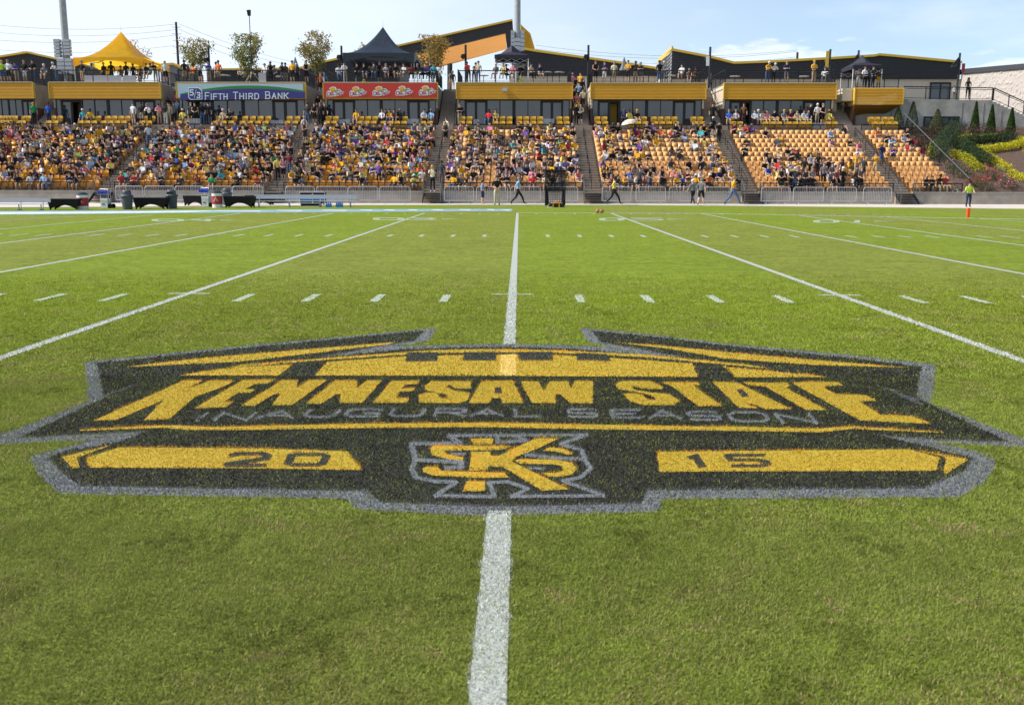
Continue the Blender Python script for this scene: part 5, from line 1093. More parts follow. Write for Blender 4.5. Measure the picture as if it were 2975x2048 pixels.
def cooler(label, px0, px1, yt_, yf, yb_):
    p = at(px0, yf); q = W(px1, yf, p.y); w = q.x - p.x; z = zt(px0, yt_, p); zb_ = zt(px0, yb_, p); t = thing('water_cart', label, 'cart', (p.x, p.y, 0), 0, 'white sideline water carts')
    MB().box(0, w, 0, .45, 0.02, z * .78).build('tank', WHT, t); MB().box(-.01, w + .01, -.015, .46, z * .785, z).build('lid', WHT, t)
    MB().box(w * .2, w * .6, -.006, 0, z * .35, z * .5).build('label_print', mat('purple_print', (.2, .16, .3), .6), t)
    MB().path([(w + .04, .1, .1), (w + .04, .1, zb_), (-.1, .3, zb_ + .03), (-.1, .3, z)], .018).path([(w + .04, .4, .1), (w + .04, .4, zb_)], .018).tube((w + .04, .1, z * .6), (w + .04, .4, z * .6), .015).build('handle_frame', STEEL, t)
    for sy in (.02, .46): MB().tube((w + .12, sy, .13), (w + .12, sy + .05, .13), .13, None, 14).build('wheel', BLK, t)
    k = 0
    for i in range(7):
        for j in range(2):
            o = MB().lathe([(.035, 0), (.037, .14), (.018, .18), (.016, .2)], -.16 + i * .085, .05 + j * .2, 7).build('bottle', mat('blue_bottle', (.03, .07, .5), .3, .2, 8), t); o.location = (.0, .1, zb_ - .25)
    MB().box(-.2, w + .02, .12, .42, zb_ - .27, zb_ - .251).build('bottle_tray', STEEL, t); return t
cooler('white water cart with blue bottles at the foot of the first steps', 293, 313, 577, 606, 551); cooler('white water cart with a rack of blue bottles left of the second barrel', 587, 606, 571, 602, 547)
BLUE = mat('bright_blue_plastic', (.02, .16, .42), .35, .1)
for k, (px, w, lb) in enumerate(((954, 16, 'blue bottle carrier under the second bench, the narrower one'), (985, 20, 'blue bottle carrier under the second bench, nearest its right end'))):
    p = at(px, 603); s = F / p.y; h = w / s / 2; t = thing('bottle_carrier', lb, 'bottle carrier', (p.x, p.y, 0), 0, 'blue bottle carriers')
    MB().box(-h, h, 0, .25, 0, .17).build('crate', BLUE, t); MB().path([(0, .12, .17), (-.04, .12, .32), (.04, .12, .32), (0, .12, .17)], .012).build('handle', BLUE, t)
    for i in range(3 + k):
        for j in range(2): MB().lathe([(.034, 0), (.036, .14), (.02, .17), (.016, .2)], -h + .05 + i * (2 * h - .1) / (2 + k), .07 + j * .11, 7).build('bottle', BLUE, t).location.z = .1
for k, (x0, x1, y0, y1, lb) in enumerate(((872, 908, 559, 592, 'black road case with blue inside behind the second bench, left one'), (910, 944, 559, 592, 'black road case with blue inside behind the second bench, right one'), (874, 930, 591, 600, 'flat black case lying on the grass under the second bench'))):
    p = at(x0, y1 if k == 2 else 597); q = W(x1, y1, p.y); z = zt(x0, y0, p); zb_ = .0 if k == 2 else .12; w = q.x - p.x; t = thing('road_case', lb, 'case', (p.x, p.y, 0), 0, 'black equipment cases')
    MB().box(0, w, 0, .5, zb_, z).build('shell', BLK, t); fr = MB()
    for a, b_ in (((0, zb_), (w, zb_)), ((0, z), (w, z)), ((0, zb_), (0, z)), ((w, zb_), (w, z))): fr.bar((a[0], -.01, a[1]), (b_[0], -.01, b_[1]), .03)
    fr.build('metal_edging', STEEL, t)
    if k < 2:
        MB().box(.05, w - .05, -.012, -.002, z * .35, z * .5).build('blue_panel', BLUE, t)
        for u in (.1, w - .1): MB().tube((u, .1, .06), (u, .14, .06), .06, None, 10).build('caster', BLK, t)
# kicking practice net
p = at(1612, 600); xl, xr = W(1584, 600, p.y).x - p.x, W(1641, 600, p.y).x - p.x; h = zt(1612, 495, p)
t = thing('practice_net', 'tall black kicking net on a frame at the sideline', 'net', (p.x, p.y, 0))
MB().path([(xl, 0, 0), (xl, 0, h), (xr, 0, h), (xr, 0, 0)], .035).build('frame', RAIL, t); MB().bar((xl, -.0, h - .02), (xr, 0, h - .02), .07).build('crossbar', RAIL, t)
b = MB(); n, m_ = 11, 19
def npnt(i, j): u = i / n; v = j / m_; return (xl + (xr - xl) * u, .25 * math.sin(math.pi * u) * math.sin(math.pi * v) + .05, h * (1 - v * (.92 - .12 * math.cos(math.pi * (u * 2 - 1)) * 0)))
for i in range(n + 1):
    for j in range(m_): b.tube(npnt(i, j), npnt(i, j + 1), .010, None, 3, cap=False)
for j in range(m_ + 1):
    for i in range(n): b.tube(npnt(i, j), npnt(i + 1, j), .010, None, 3, cap=False)
b.build('netting', BLK, t, kind='stuff')
NETV = mat('net_haze', (.01, .01, .01), .9, alpha=.74)
MB().add([(xl, .02, h), (xr, .02, h), (xr, .02, h * .40), (xl, .02, h * .40)], [(0, 1, 2, 3)]).build('fine_mesh', NETV, t)
MB().add([(xl, -.02, h * .5), (xl + .16, -.02, h * .5), (xl + .22, -.02, .12), (xl, -.02, .02)], [(0, 1, 2, 3)]).add([(xr, -.02, h * .5), (xr - .16, -.02, h * .5), (xr - .22, -.02, .12), (xr, -.02, .02)], [(0, 1, 2, 3)]).build('side_panel', BLK, t)
cs = [(xl + (xr - xl) * .5 + .62 * math.cos(a), -.04, h * .38 + .78 * math.sin(a) * 1.0) for a in [math.pi * (1 + i / 14) for i in range(15)]]
MB().path([(cs[0][0], -.04, h * .62)] + cs + [(cs[-1][0], -.04, h * .62)], .022).build('target_pocket', RAIL, t)
for s in (xl, xr): MB().tube((s, -.5, .03), (s, .5, .03), .03).build('foot', STEEL, t)
p = at(1617, 603); t = thing('equipment_bag', 'black equipment bag with orange straps lying before the practice net', 'bag', (p.x, p.y, 0))
MB().hexa([(-.5, 0, 0), (.5, 0, 0), (.5, .4, 0), (-.5, .4, 0), (-.42, .05, .24), (.42, .05, .24), (.42, .35, .24), (-.42, .35, .24)]).build('body', BLK, t)
OR = mat('orange_strap', (.7, .3, .02), .6)
for u in (-.2, .15): MB().box(u - .03, u + .03, -.015, .0, 0, .22).box(u - .03, u + .03, .0, .4, .242, .25).build('strap', OR, t)
MB().path([(-.2, .1, .25), (-.05, .1, .36), (.1, .1, .36), (.15, .1, .25)], .025).path([(-.35, .05, .25), (.35, .05, .25)], .02).build('handle', OR, t)
MB().box(-.55, -.25, -.15, .2, .0, .03).build('folded_towel', WHT, t)
FB = mat('football_leather', (.32, .12, .055), .55, .2, 25, .3)
for k, px in enumerate((1735, 1748.5)):
    p = at(px, 619.5); t = thing('football', 'brown football lying on the grass, %s of the pair' % ('left' if k == 0 else 'right'), 'football', (p.x, p.y, .095), R(8 - 20 * k), 'footballs by the sideline')
    prof = [(.003, -.14), (.045, -.12), (.075, -.08), (.092, -.03), (.095, 0), (.092, .03), (.075, .08), (.045, .12), (.003, .14)]
    o = MB().lathe(prof, n=14).build('ball', FB, t, smooth=True); o.rotation_euler = (R(90), 0, 0)
    if k == 0: MB().box(-.008, .008, -.06, .06, .088, .1).build('laces', WHT, t).rotation_euler = (0, R(-15), 0)
    else: MB().box(-.008, .008, -.06, .06, .088, .1).build('laces', WHT, t).rotation_euler = (0, R(160), 0)
p = at(2812, 632.5); z = zt(2812, 604.5, p); t = thing('pylon', 'bright orange end zone pylon standing at the sideline', 'pylon', (p.x, p.y, 0))
MB().box(-.055, .055, -.055, .055, .02, z).build('foam_body', mat('pylon_orange', (.95, .17, .03), .6, .05, transl=.4), t); MB().box(-.08, .08, -.08, .08, 0, .02).build('base_plate', mat('pylon_orange', (.85, .13, .02)), t)
# crowd control barriers
def barrier(L, h):
    t = thing('steel_barrier', 'x', 'barrier', (0, 0, 0), 0, 'steel barriers before the wall'); rr = .14; pts = [(0, 0, .22), (0, 0, h - rr), (rr * .3, 0, h - rr * .3), (rr, 0, h), (L - rr, 0, h), (L - rr * .3, 0, h - rr * .3), (L, 0, h - rr), (L, 0, .22)]
    MB().path(pts + [pts[0]], .026, 6).build('frame', STEEL, t); n = 17
    bar = None
    for i in range(1, n):
        if bar is None: o = MB().tube((0, 0, .22), (0, 0, h), .013, None, 5).build('bar', STEEL, t); bar = o
        else: o = bar.copy(); COL.objects.link(o); o.parent = t
        o.location = (i * L / n, 0, 0)
    for u in (.35, L - .35): MB().path([(u, -.28, 0), (u, -.02, .1), (u, .02, .1), (u, .28, 0)], .018).tube((u, 0, .1), (u, 0, .22), .02).build('foot', STEEL, t)
    return t
YBAR = 65.2; zb = ZW(544.5, YBAR); bx = [(325, 405), (409, 495), (500, 585), (588, 665), (668, 758), (823, 908), (915, 1005), (1008, 1094), (1100, 1189), (1289, 1375), (1384, 1475), (1484, 1571), (1590, 1681), (1753, 1838), (1852, 1938), (1950, 2032), (2047, 2128), (2221, 2305), (2314, 2403), (2414, 2500), (2519, 2601)]
b0_ = barrier(2.05, zb)
for k, (a, b_) in enumerate(bx):
    x = XW(a, YBAR); lb = 'grey steel crowd barrier before the wall, %s from the left' % ORD[k]; rz = R((-1.5, 1.2, 0, 2.0, -.8)[k % 5])
    if k == 0: o = b0_; o.location = (x, YBAR, .03); o['label'] = lb
    else: o = dup(b0_, (x, YBAR + (.12 if k % 2 else 0), .03), rz, lb)
    s = (XW(b_, YBAR) - x) / 2.05; o.scale = (s, 1, 1)
# trees beyond the far side of the field, behind the camera; the suite windows mirror them
r = np.random.default_rng(99); n = 9000; q = np.zeros((n, 3)); q[:, 0] = r.uniform(-95, 130, n); hh_ = 7 + 6 * vnoise(q[:, 0] * .12 + 4, q[:, 0] * .02) + np.where(q[:, 0] > 10, 4, -3.5); q[:, 2] = 1 + hh_ * r.random(n) ** .7; q[:, 1] = -48 + r.normal(size=n) * 3
bt = MB()
for i in range(24): bt.tube((-90 + i * 9, -48, 0), (-90 + i * 9, -48, 6), .3, .15, 6)
tl = bt.build('tree_line', BARK); tl['kind'] = 'stuff'; tag(tl, 'line of green trees on the other side of the field, mirrored in the windows', 'trees')
leaf_cloud('foliage', q, r.uniform(.5, 1.1, n), np.array([.05, .085, .02]) * (.5 + r.random((n, 1))), tl, LEAF, 99)['kind'] = 'stuff'
# ================================================================== SEATS
SEAT_R = mat('peach_orange_plastic', (.84, .475, .18), .45, .08, 5, transl=.22)  # right-hand seats: sunlight put into a paler orange of the same plastic
SEAT_L = mat('orange_plastic', (.76, .34, .035), .45, .08, 5, transl=.22)
SEAT_S = mat('mustard_plastic', (.56, .31, .03), .5, .08, 5)
SLEG = mat('seat_bracket', (.05, .05, .05), .6)
def seat_parts(folded):
    b = MB(); n = 7; w = .195; prof = []
    for i in range(n):                          # rounded back outline
        t = math.pi * i / (n - 1); prof.append((w * (abs(math.cos(t)) ** .5) * (1 if math.cos(t) > 0 else -1) * .98, .66 + .09 * math.sin(t) ** .6))
    out = [(w * .86, .36), (w * .93, .5)] + prof + [(-w * .93, .5), (-w * .86, .36)]
    m = len(out); fr = [(x, .06 + (z - .36) * .22 - .05 * (1 - (x / w) ** 2) * -1, z) for x, z in out]; bk = [(x, y + .05, z - (.012 if z > .6 else 0)) for x, y, z in fr]
    b.add(fr + bk, [tuple(range(m)), tuple(range(2 * m - 1, m - 1, -1))] + [(i, i + m, (i + 1) % m + m, (i + 1) % m) for i in range(m)])
    for zz in (.60, .545): b.box(-.07, .07, .03 + (zz - .36) * .22, .052 + (zz - .36) * .22, zz - .008, zz + .008, 1)
    if folded: b.hexa([(-w * .86, .0, .30), (w * .86, .0, .30), (w * .86, .05, .28), (-w * .86, .05, .28), (-w * .8, -.04, .56), (w * .8, -.04, .56), (w * .8, .02, .57), (-w * .8, .02, .57)])
    else: b.hexa([(-w * .9, -.33, .36), (w * .9, -.33, .36), (w * .86, .06, .32), (-w * .86, .06, .32), (-w * .92, -.33, .41), (w * .92, -.33, .41), (w * .88, .08, .37), (-w * .88, .08, .37)])
    b.box(-.03, .03, .02, .2, 0.0, .34, 1)
    return b
SLOT = mat('seat_slot', (.30, .13, .02), .6)
seat_down, seat_up = seat_parts(False), seat_parts(True)
ME_R = seat_down.mesh('stadium_chair', [SEAT_R, SLOT]); ME_L = seat_up.mesh('stadium_chair', [SEAT_L, SLOT]); ME_S = seat_up.mesh('terrace_chair', [SEAT_S, SLOT])
secs = []
for i in range(7):
    xa = XL + .2 if i == 0 else AISLE[i - 1] + AW + .02; xb = AISLE[i] - AW - .02 if i < 6 else XR - .05
    n = int((xb - xa) / .44); secs.append([xa + (xb - xa) * (j + .5) / n for j in range(n)])
def occ(s, r, j, n):
    u = j / max(1, n - 1)
    if s < 3:
        p = .79 if r > 4 else (.42, .48, .58, .66, .74)[r]
        if s == 0 and r < 4: p -= .12
        return p
    if s == 3: return .54
    if s == 4:
        if r <= 1: return .56
        if r <= 3: return .42 if u < .75 else .25
        if r <= 5: return .24
        if r <= 8: return .40 if u < .55 else .12
        return .5 if r > 9 else .4
    if s == 5:
        if r <= 3: return .62 if .1 < u < .85 else .15
        if r <= 5: return .34 if .1 < u < .6 else .12
        if r <= 7: return .10
        if r <= 9: return .1 if u > .3 else .3
        return .35 if u < .35 else .18
    if r == 0: return 1.0 if .3 < u < .85 else .0
    if r < 7: return .0 if r < 6 else .12
    return .34
LOWER_ORD = ['front'] + [w_ for w_ in ORD[1:]]
SECN = ['far left section', 'second section', 'third section', 'fourth section', 'fifth section', 'sixth section', 'last section']
taken, empty = [], []
def nth(s, j): return ORD[len(secs[0]) - 1 - j] + ' from right' if s == 0 else ORD[j] + ' from left'
for s, xs_ in enumerate(secs):
    for r in range(NR):
        for j, x in enumerate(xs_):
            y = rowy(r) + .1
            if F * abs(x - CAM.x) / y > 1560: continue
            (taken if random.random() < occ(s, r, j, len(xs_)) else empty).append((s, r, j, x, y, rowz(r)))
# the 300 empty seats that show largest (nearest rows) are things; the others are one mass
empty.sort(key=lambda e: (e[1], abs(e[3])))
allx = [(e, True) for e in empty]
for k, (e, _) in enumerate(allx[:300]):
    s, r, j, x, y, z = e; o = bpy.data.objects.new('stadium_chair', ME_L if s < 3 else ME_R); COL.objects.link(o); o.location = (x, y, z); o.rotation_euler = (0, 0, R(random.uniform(-2, 2)))
    tag(o, 'empty orange seat, %s in the %s row of the %s' % (nth(s, j), LOWER_ORD[r], SECN[s]), 'seat', 'orange stadium seats')
def stuff_copies(name, items, meshes_of, mats):
    """joins many placed copies of a few meshes into one object"""
    Vs, Ts, Ms, off = [], [], [], 0
    cache = {}
    for key, x, y, z, rz, sc in items:
        if key not in cache:
            me = meshes_of[key]; me.calc_loop_triangles(); v = np.empty(len(me.vertices) * 3, np.float32); me.vertices.foreach_get('co', v)
            t = np.empty(len(me.loop_triangles) * 3, np.int32); me.loop_triangles.foreach_get('vertices', t); mi = np.empty(len(me.loop_triangles), np.int32); me.loop_triangles.foreach_get('material_index', mi)
            cache[key] = (v.reshape(-1, 3), t.reshape(-1, 3), mi)
        v, t, mi = cache[key]; ca, sa = math.cos(rz), math.sin(rz)
        w = np.stack([(v[:, 0] * ca - v[:, 1] * sa) * sc + x, (v[:, 0] * sa + v[:, 1] * ca) * sc + y, v[:, 2] * sc + z], 1)
        Vs.append(w); Ts.append(t + off); Ms.append(mi); off += len(v)
    me = fast_mesh(name, np.concatenate(Vs), np.concatenate(Ts), mats, midx=np.concatenate(Ms)); o = bpy.data.objects.new(name, me); COL.objects.link(o); o['kind'] = 'stuff'; return o
for nm, cond, me, m in (('more_seats', lambda s: s >= 3, ME_R, [SEAT_R, SLOT]), ('more_folded_seats', lambda s: s < 3, ME_L, [SEAT_L, SLOT])):
    it = [('a', e[3], e[4], e[5], 0, 1) for e in [a[0] for a in allx[300:]] + taken if cond(e[0])]
    o = stuff_copies(nm, it, {'a': me}, m); tag(o, 'the remaining orange seats of the %s sections, many of them occupied' % ('right' if nm == 'more_seats' else 'left'), 'seats')
# mustard folded seats before the suites: positions given by the photograph
sc_ = (1605 - 118) / 1.0
SG = [(160, 240), (247, 333), (668, 750), (757, 840), (883, 965), (970, 1052), (1060, 1140), (1147, 1228), (1393, 1472), (1480, 1562), (585, 660)]
k = 0
for bi, (a, b_, nm) in enumerate(BLOCKS):
    x0, x1 = XW(a, YB), XW(b_, YB)
    for r, (yy, z) in enumerate(((78.62, PLZ), (79.5, 5.93))):
        cnt = 0
        for g in sorted(SG):
            u = (sum(g) / 2 - 118) / (1605 - 118); x = x0 + (x1 - x0) * u
            if F * abs(x) / yy > 1540: continue
            o = bpy.data.objects.new('terrace_chair', ME_S); COL.objects.link(o); o.location = (x, yy, z); o.scale = (1.25, 1, .98)
            tag(o, 'folded mustard seat, %s from left, %s terrace row below %s suite' % (ORD[cnt], ('lower', 'upper')[r], ('far left', 'yellow tent', 'blue sign', 'red sign', 'floodlight', 'sixth', 'seventh')[bi]), 'seat', 'mustard seats on the suite terrace'); cnt += 1
for r, (px0, yy, z) in enumerate(((2543, 78.62, PLZ), (2530, 79.5, 5.93))):
    for i in range(4):
        p = W(px0 + i * 18.5 + (3 if i > 1 else 0), 360, yy); o = bpy.data.objects.new('terrace_chair', ME_S); COL.objects.link(o); o.location = (p.x, yy, z); o.scale = (1.25, 1, .98)
        tag(o, 'folded mustard seat, %s from the left in the %s row under the gold balcony' % (ORD[i], ('lower', 'upper')[r]), 'seat', 'mustard seats on the suite terrace')
# ================================================================== PEOPLE
SKIN = attr_mat('skin', 'skin', rough=.6, noise=.06); SHIRT = attr_mat('shirt_cloth', 'color', rough=.85, noise=.1); PANTS = attr_mat('trouser_cloth', 'pants', rough=.85, noise=.1); SHOE = attr_mat('shoe_leather', 'shoe', rough=.5, noise=.05)
HAIRM = attr_mat('hair_strands', 'color', rough=.6, noise=.25, nscale=40)
def body(name, J, short=True, sleeve=True, hands=False, woman=False, level=1):
    """J: joint positions; limbs are grown from one connected skeleton with the Skin modifier, so the body is one surface"""
    wv = .9 if woman else 1.0
    rad = dict(pelvis=(.155, .115), spine=(.13 * wv, .10), chest=(.17 * wv, .115), neck=(.056, .056), jaw=(.072, .08), head=(.082, .095), crown=(.062, .075))
    for s in 'LR': rad.update({'sh' + s: (.066 * wv,) * 2, 'el' + s: (.044 * wv,) * 2, 'wr' + s: (.029,) * 2, 'ha' + s: (.036, .022), 'hip' + s: (.098, .1), 'kn' + s: (.064,) * 2, 'an' + s: (.043,) * 2, 'toe' + s: (.042, .034)})
    E = [('pelvis', 'spine'), ('spine', 'chest'), ('chest', 'neck'), ('neck', 'jaw'), ('jaw', 'head'), ('head', 'crown')]
    for s in 'LR': E += [('chest', 'sh' + s), ('sh' + s, 'el' + s), ('el' + s, 'wr' + s), ('wr' + s, 'ha' + s), ('pelvis', 'hip' + s), ('hip' + s, 'kn' + s), ('kn' + s, 'an' + s), ('an' + s, 'toe' + s)]
    bm = bmesh.new(); L = bm.verts.layers.skin.verify(); V = {}
    for k, p in J.items(): v = bm.verts.new(p); V[k] = v; v[L].radius = rad[k]; v[L].use_root = (k == 'pelvis')
    for a, b in E: bm.edges.new((V[a], V[b]))
    me = bpy.data.meshes.new('skeleton'); bm.to_mesh(me); bm.free(); o = bpy.data.objects.new('skeleton', me); COL.objects.link(o)
    m = o.modifiers.new('s', 'SKIN'); m.use_smooth_shade = True; m.branch_smoothing = .4
    if level: q = o.modifiers.new('u', 'SUBSURF'); q.levels = level; q.render_levels = level
    dg = bpy.context.evaluated_depsgraph_get(); out = bpy.data.meshes.new_from_object(o.evaluated_get(dg)); bpy.data.objects.remove(o); bpy.data.meshes.remove(me)
    out.name = name; bones = []
    for a, b in E:
        A, B = Vector(J[a]), Vector(J[b]); k = a.rstrip('LR') if a not in ('spine',) else a
        c_ = {'pelvis': 2, 'spine': 1, 'chest': 1, 'neck': 0, 'jaw': 0, 'head': 0, 'sh': 1 if sleeve else 0, 'el': 0 if short != 'long' else 1, 'wr': 0, 'hip': 2, 'kn': 0 if short is True else 2, 'an': 3}.get(k, 1)
        if a == 'pelvis' and b == 'spine': c_ = 1
        if a == 'chest' and b == 'neck': c_ = 1
        bones.append((A, B, c_))
    for m_ in (SKIN, SHIRT, PANTS, SHOE): out.materials.append(m_)
    for p in out.polygons:
        c = p.center; best = None; bd = 9
        for A, B, k in bones:
            d = B - A; t = max(0, min(1, (c - A).dot(d) / d.length_squared)); q = (A + d * t - c).length
            if k == 2 and short is True and t > .92 and A.z > B.z - .2: q += .0
            if q < bd: bd = q; best = k
        p.material_index = best; p.use_smooth = True
    bm = bmesh.new(); bm.from_mesh(out)
    def spike(a, b, r0, r1, mi, n=5):
        mb_ = MB().tube(a, b, r0, r1, n); vs = [bm.verts.new(v) for v in mb_.v]
        for f in mb_.f:
            fc = bm.faces.new([vs[i] for i in f]); fc.material_index = mi; fc.smooth = True
    hd = Vector(J['head']); fwd = Vector(J['toeL']) - Vector(J['anL']); fwd.z = 0; fwd = Vector((0, -1, 0)) if fwd.length < .01 or True else fwd.normalized()
    spike(hd + fwd * .08 + Vector((0, 0, .01)), hd + fwd * .115 + Vector((0, 0, -.025)), .008, .018, 0, 4)
    for s in (-1, 1): spike(hd + Vector((s * .078, .0, -.03)), hd + Vector((s * .092, .01, .02)), .014, .014, 0, 4)
    if hands:
        for s in 'LR':
            h0 = Vector(J['ha' + s]); d = (h0 - Vector(J['wr' + s])).normalized(); sd = d.cross(Vector((0, 1, 0))); sd = sd.normalized() if sd.length > .1 else Vector((1, 0, 0)); pn = d.cross(sd).normalized()
            for i, fl in enumerate((.068, .078, .074, .058)):
                b0 = h0 + sd * (.024 - .016 * i) + d * .012; k1 = b0 + d * fl * .5; spike(b0, k1, .010, .009, 0, 4); spike(k1, k1 + (d * .7 + pn * .7).normalized() * fl * .5, .009, .006, 0, 4)
            b0 = h0 + sd * .028 - d * .02; k1 = b0 + (sd + d * .6).normalized() * .035; spike(b0, k1, .012, .010, 0, 4); spike(k1, k1 + (d + pn * .3).normalized() * .03, .010, .007, 0, 4)
    bm.to_mesh(out); bm.free(); return out
def hair_mesh(name, hd, kind):
    """hair shell, long hair or a cap, seated on the head joint; built as its own surface"""
    b = MB(); n = 12; rings = []; H = Vector(hd)
    for j, (ph, rr) in enumerate(((88, .25), (70, .62), (45, .92), (20, 1.06), (0, 1.08), (-22, 1.02))):
        for i in range(n):
            t = 2 * math.pi * i / n; front = math.sin(t) < -.55 and ph < 30
            r = .098 * rr * (0.84 if front else 1); z = .115 * math.sin(R(ph)) + .028
            if front: z = max(z, .045)
            rings.append((H.x + r * .95 * math.cos(t), H.y + .012 + r * 1.1 * math.sin(t), H.z + z))
    fs = [(j * n + i, j * n + (i + 1) % n, (j + 1) * n + (i + 1) % n, (j + 1) * n + i) for j in range(5) for i in range(n)] + [tuple(range(n))]
    b.add(rings, fs)
    if kind == 'long':
        vs = []
        for j in range(5):
            z = H.z + .02 - j * .085; w = .10 + .012 * j - .02 * (j == 4)
            for i in range(7):
                t = math.pi * (.02 + .96 * i / 6); vs.append((H.x + w * math.cos(t), H.y + .02 + (.09 - .006 * j) * math.sin(t), z))
            for i in range(7):
                t = math.pi * (.98 - .96 * i / 6); vs.append((H.x + w * .8 * math.cos(t), H.y + .02 + .05 * math.sin(t), z))
        b.add(vs, [(j * 14 + i, j * 14 + (i + 1) % 14, (j + 1) * 14 + (i + 1) % 14, (j + 1) * 14 + i) for j in range(4) for i in range(14)] + [tuple(range(56, 70))])
    if kind == 'cap': b.add([(H.x + .075 * math.cos(math.pi * (1 + i / 6)), H.y - .07 + .12 * math.sin(math.pi * (1 + i / 6)), H.z + .045) for i in range(7)] + [(H.x + .085 * math.cos(math.pi * (1 + i / 6)), H.y - .06, H.z + .07) for i in range(7)], [(i, i + 1, i + 8, i + 7) for i in range(6)])
    return b.mesh(name, HAIRM, True)
def J_stand(**kw):
    J = dict(pelvis=(0, 0, .96), spine=(0, 0, 1.14), chest=(0, 0, 1.34), neck=(0, .0, 1.48), jaw=(0, -.012, 1.555), head=(0, -.01, 1.64), crown=(0, .0, 1.70))
    for s, q in (('L', -1), ('R', 1)):
        J.update({'sh' + s: (q * .19, 0, 1.41), 'el' + s: (q * .25, .03, 1.14), 'wr' + s: (q * .265, -.05, .91), 'ha' + s: (q * .265, -.075, .83), 'hip' + s: (q * .095, 0, .90), 'kn' + s: (q * .105, -.02, .50), 'an' + s: (q * .115, .02, .085), 'toe' + s: (q * .135, -.13, .04)})
    J.update(kw); return J
def both(d):
    out = {}
    for k, (x, y, z) in d.items(): out[k + 'L'] = (-x, y, z); out[k + 'R'] = (x, y, z)
    return out
POSE = {}
POSE['stand'] = J_stand()
POSE['crossed'] = J_stand(**both({'el': (.25, -.04, 1.15)}), wrL=(.04, -.2, 1.17), haL=(.13, -.19, 1.2), wrR=(-.04, -.17, 1.22), haR=(-.13, -.17, 1.2))
POSE['clasp'] = J_stand(**both({'el': (.25, .0, 1.12), 'wr': (.07, -.2, 1.02), 'ha': (.02, -.23, .98)}))
POSE['camera'] = J_stand(**both({'el': (.23, -.14, 1.22), 'wr': (.08, -.2, 1.50), 'ha': (.05, -.17, 1.58)}))
POSE['lean'] = J_stand(spine=(0, -.08, 1.12), chest=(0, -.2, 1.27), neck=(0, -.28, 1.38), jaw=(0, -.34, 1.43), head=(0, -.36, 1.51), crown=(0, -.36, 1.57), **both({'sh': (.19, -.22, 1.32), 'el': (.22, -.38, 1.09), 'wr': (.07, -.5, 1.1), 'ha': (.0, -.53, 1.1)}))
POSE['walk'] = J_stand(knL=(-.1, -.25, .52), anL=(-.1, -.36, .11), toeL=(-.11, -.52, .09), knR=(.1, .12, .50), anR=(.1, .42, .16), toeR=(.11, .36, .04), elL=(-.25, .12, 1.16), wrL=(-.26, .16, .93), haL=(-.26, .15, .85), elR=(.25, -.06, 1.14), wrR=(.24, -.27, 1.0), haR=(.24, -.33, .95), chest=(0, -.03, 1.34), neck=(0, -.05, 1.48), jaw=(0, -.07, 1.555), head=(0, -.07, 1.64), crown=(0, -.06, 1.70))
POSE['reach'] = J_stand(elL=(-.3, -.12, 1.18), wrL=(-.46, -.2, 1.06), haL=(-.53, -.22, 1.04), elR=(.27, -.05, 1.14), wrR=(.2, -.24, 1.05), haR=(.18, -.31, 1.04))
def J_sit(**kw):
    J = dict(pelvis=(0, .02, .47), spine=(0, .05, .66), chest=(0, .03, .86), neck=(0, .02, 1.0), jaw=(0, .0, 1.07), head=(0, .0, 1.155), crown=(0, .01, 1.215))
    J.update(both({'sh': (.185, .03, .93), 'el': (.235, -.06, .68), 'wr': (.12, -.27, .60), 'ha': (.09, -.34, .58), 'hip': (.1, -.04, .46), 'kn': (.14, -.42, .47), 'an': (.13, -.44, .085), 'toe': (.14, -.58, .045)}))
    J.update(kw); return J
POSE['sit'] = J_sit()
POSE['sit_clasp'] = J_sit(spine=(0, .0, .65), chest=(0, -.08, .84), neck=(0, -.12, .97), jaw=(0, -.16, 1.03), head=(0, -.17, 1.11), crown=(0, -.17, 1.17), **both({'sh': (.18, -.09, .91), 'el': (.2, -.26, .69), 'wr': (.05, -.4, .74), 'ha': (.02, -.43, .79)}))
POSE['sit_cross'] = J_sit(elL=(-.23, -.08, .7), elR=(.23, -.08, .7), wrL=(.03, -.2, .72), haL=(.11, -.2, .74), wrR=(-.03, -.17, .77), haR=(-.12, -.17, .75))
POSE['sit_face'] = J_sit(elR=(.22, -.2, .78), wrR=(.1, -.2, 1.0), haR=(.06, -.16, 1.07))
BM = {}
for nm, pose, kw in (('stand_m', 'stand', dict(short=True)), ('stand_t', 'stand', dict(short=False)), ('cross_m', 'crossed', dict(short=True)), ('clasp_w', 'clasp', dict(short=True, sleeve=False, woman=True)), ('clasp_t', 'clasp', dict(short=False)), ('camera_t', 'camera', dict(short=False)),
        ('lean_t', 'lean', dict(short=False)), ('lean_m', 'lean', dict(short=True)), ('reach_t', 'reach', dict(short=False)), ('sit_m', 'sit', dict(short=True)), ('sit_t', 'sit', dict(short=False)), ('sit_w', 'sit', dict(short=True, sleeve=False, woman=True)), ('sitclasp', 'sit_clasp', dict(short=False)), ('sitcross', 'sit_cross', dict(short=True)), ('sitface', 'sit_face', dict(short=True, woman=True))):
    BM[nm] = (body('person', POSE[pose], **kw), pose)
for nm, pose, kw in (('h_walk', 'walk', dict(short=False)), ('h_clasp', 'clasp', dict(short=False)), ('h_camera', 'camera', dict(short=False)), ('h_cameras', 'clasp', dict(short=True)), ('h_walks', 'walk', dict(short=True)), ('h_reach', 'reach', dict(short=False)), ('h_walkl', 'walk', dict(short=False))):
    BM[nm] = (body('person', POSE[pose], hands=True, level=2, **kw), pose)
HM = {}
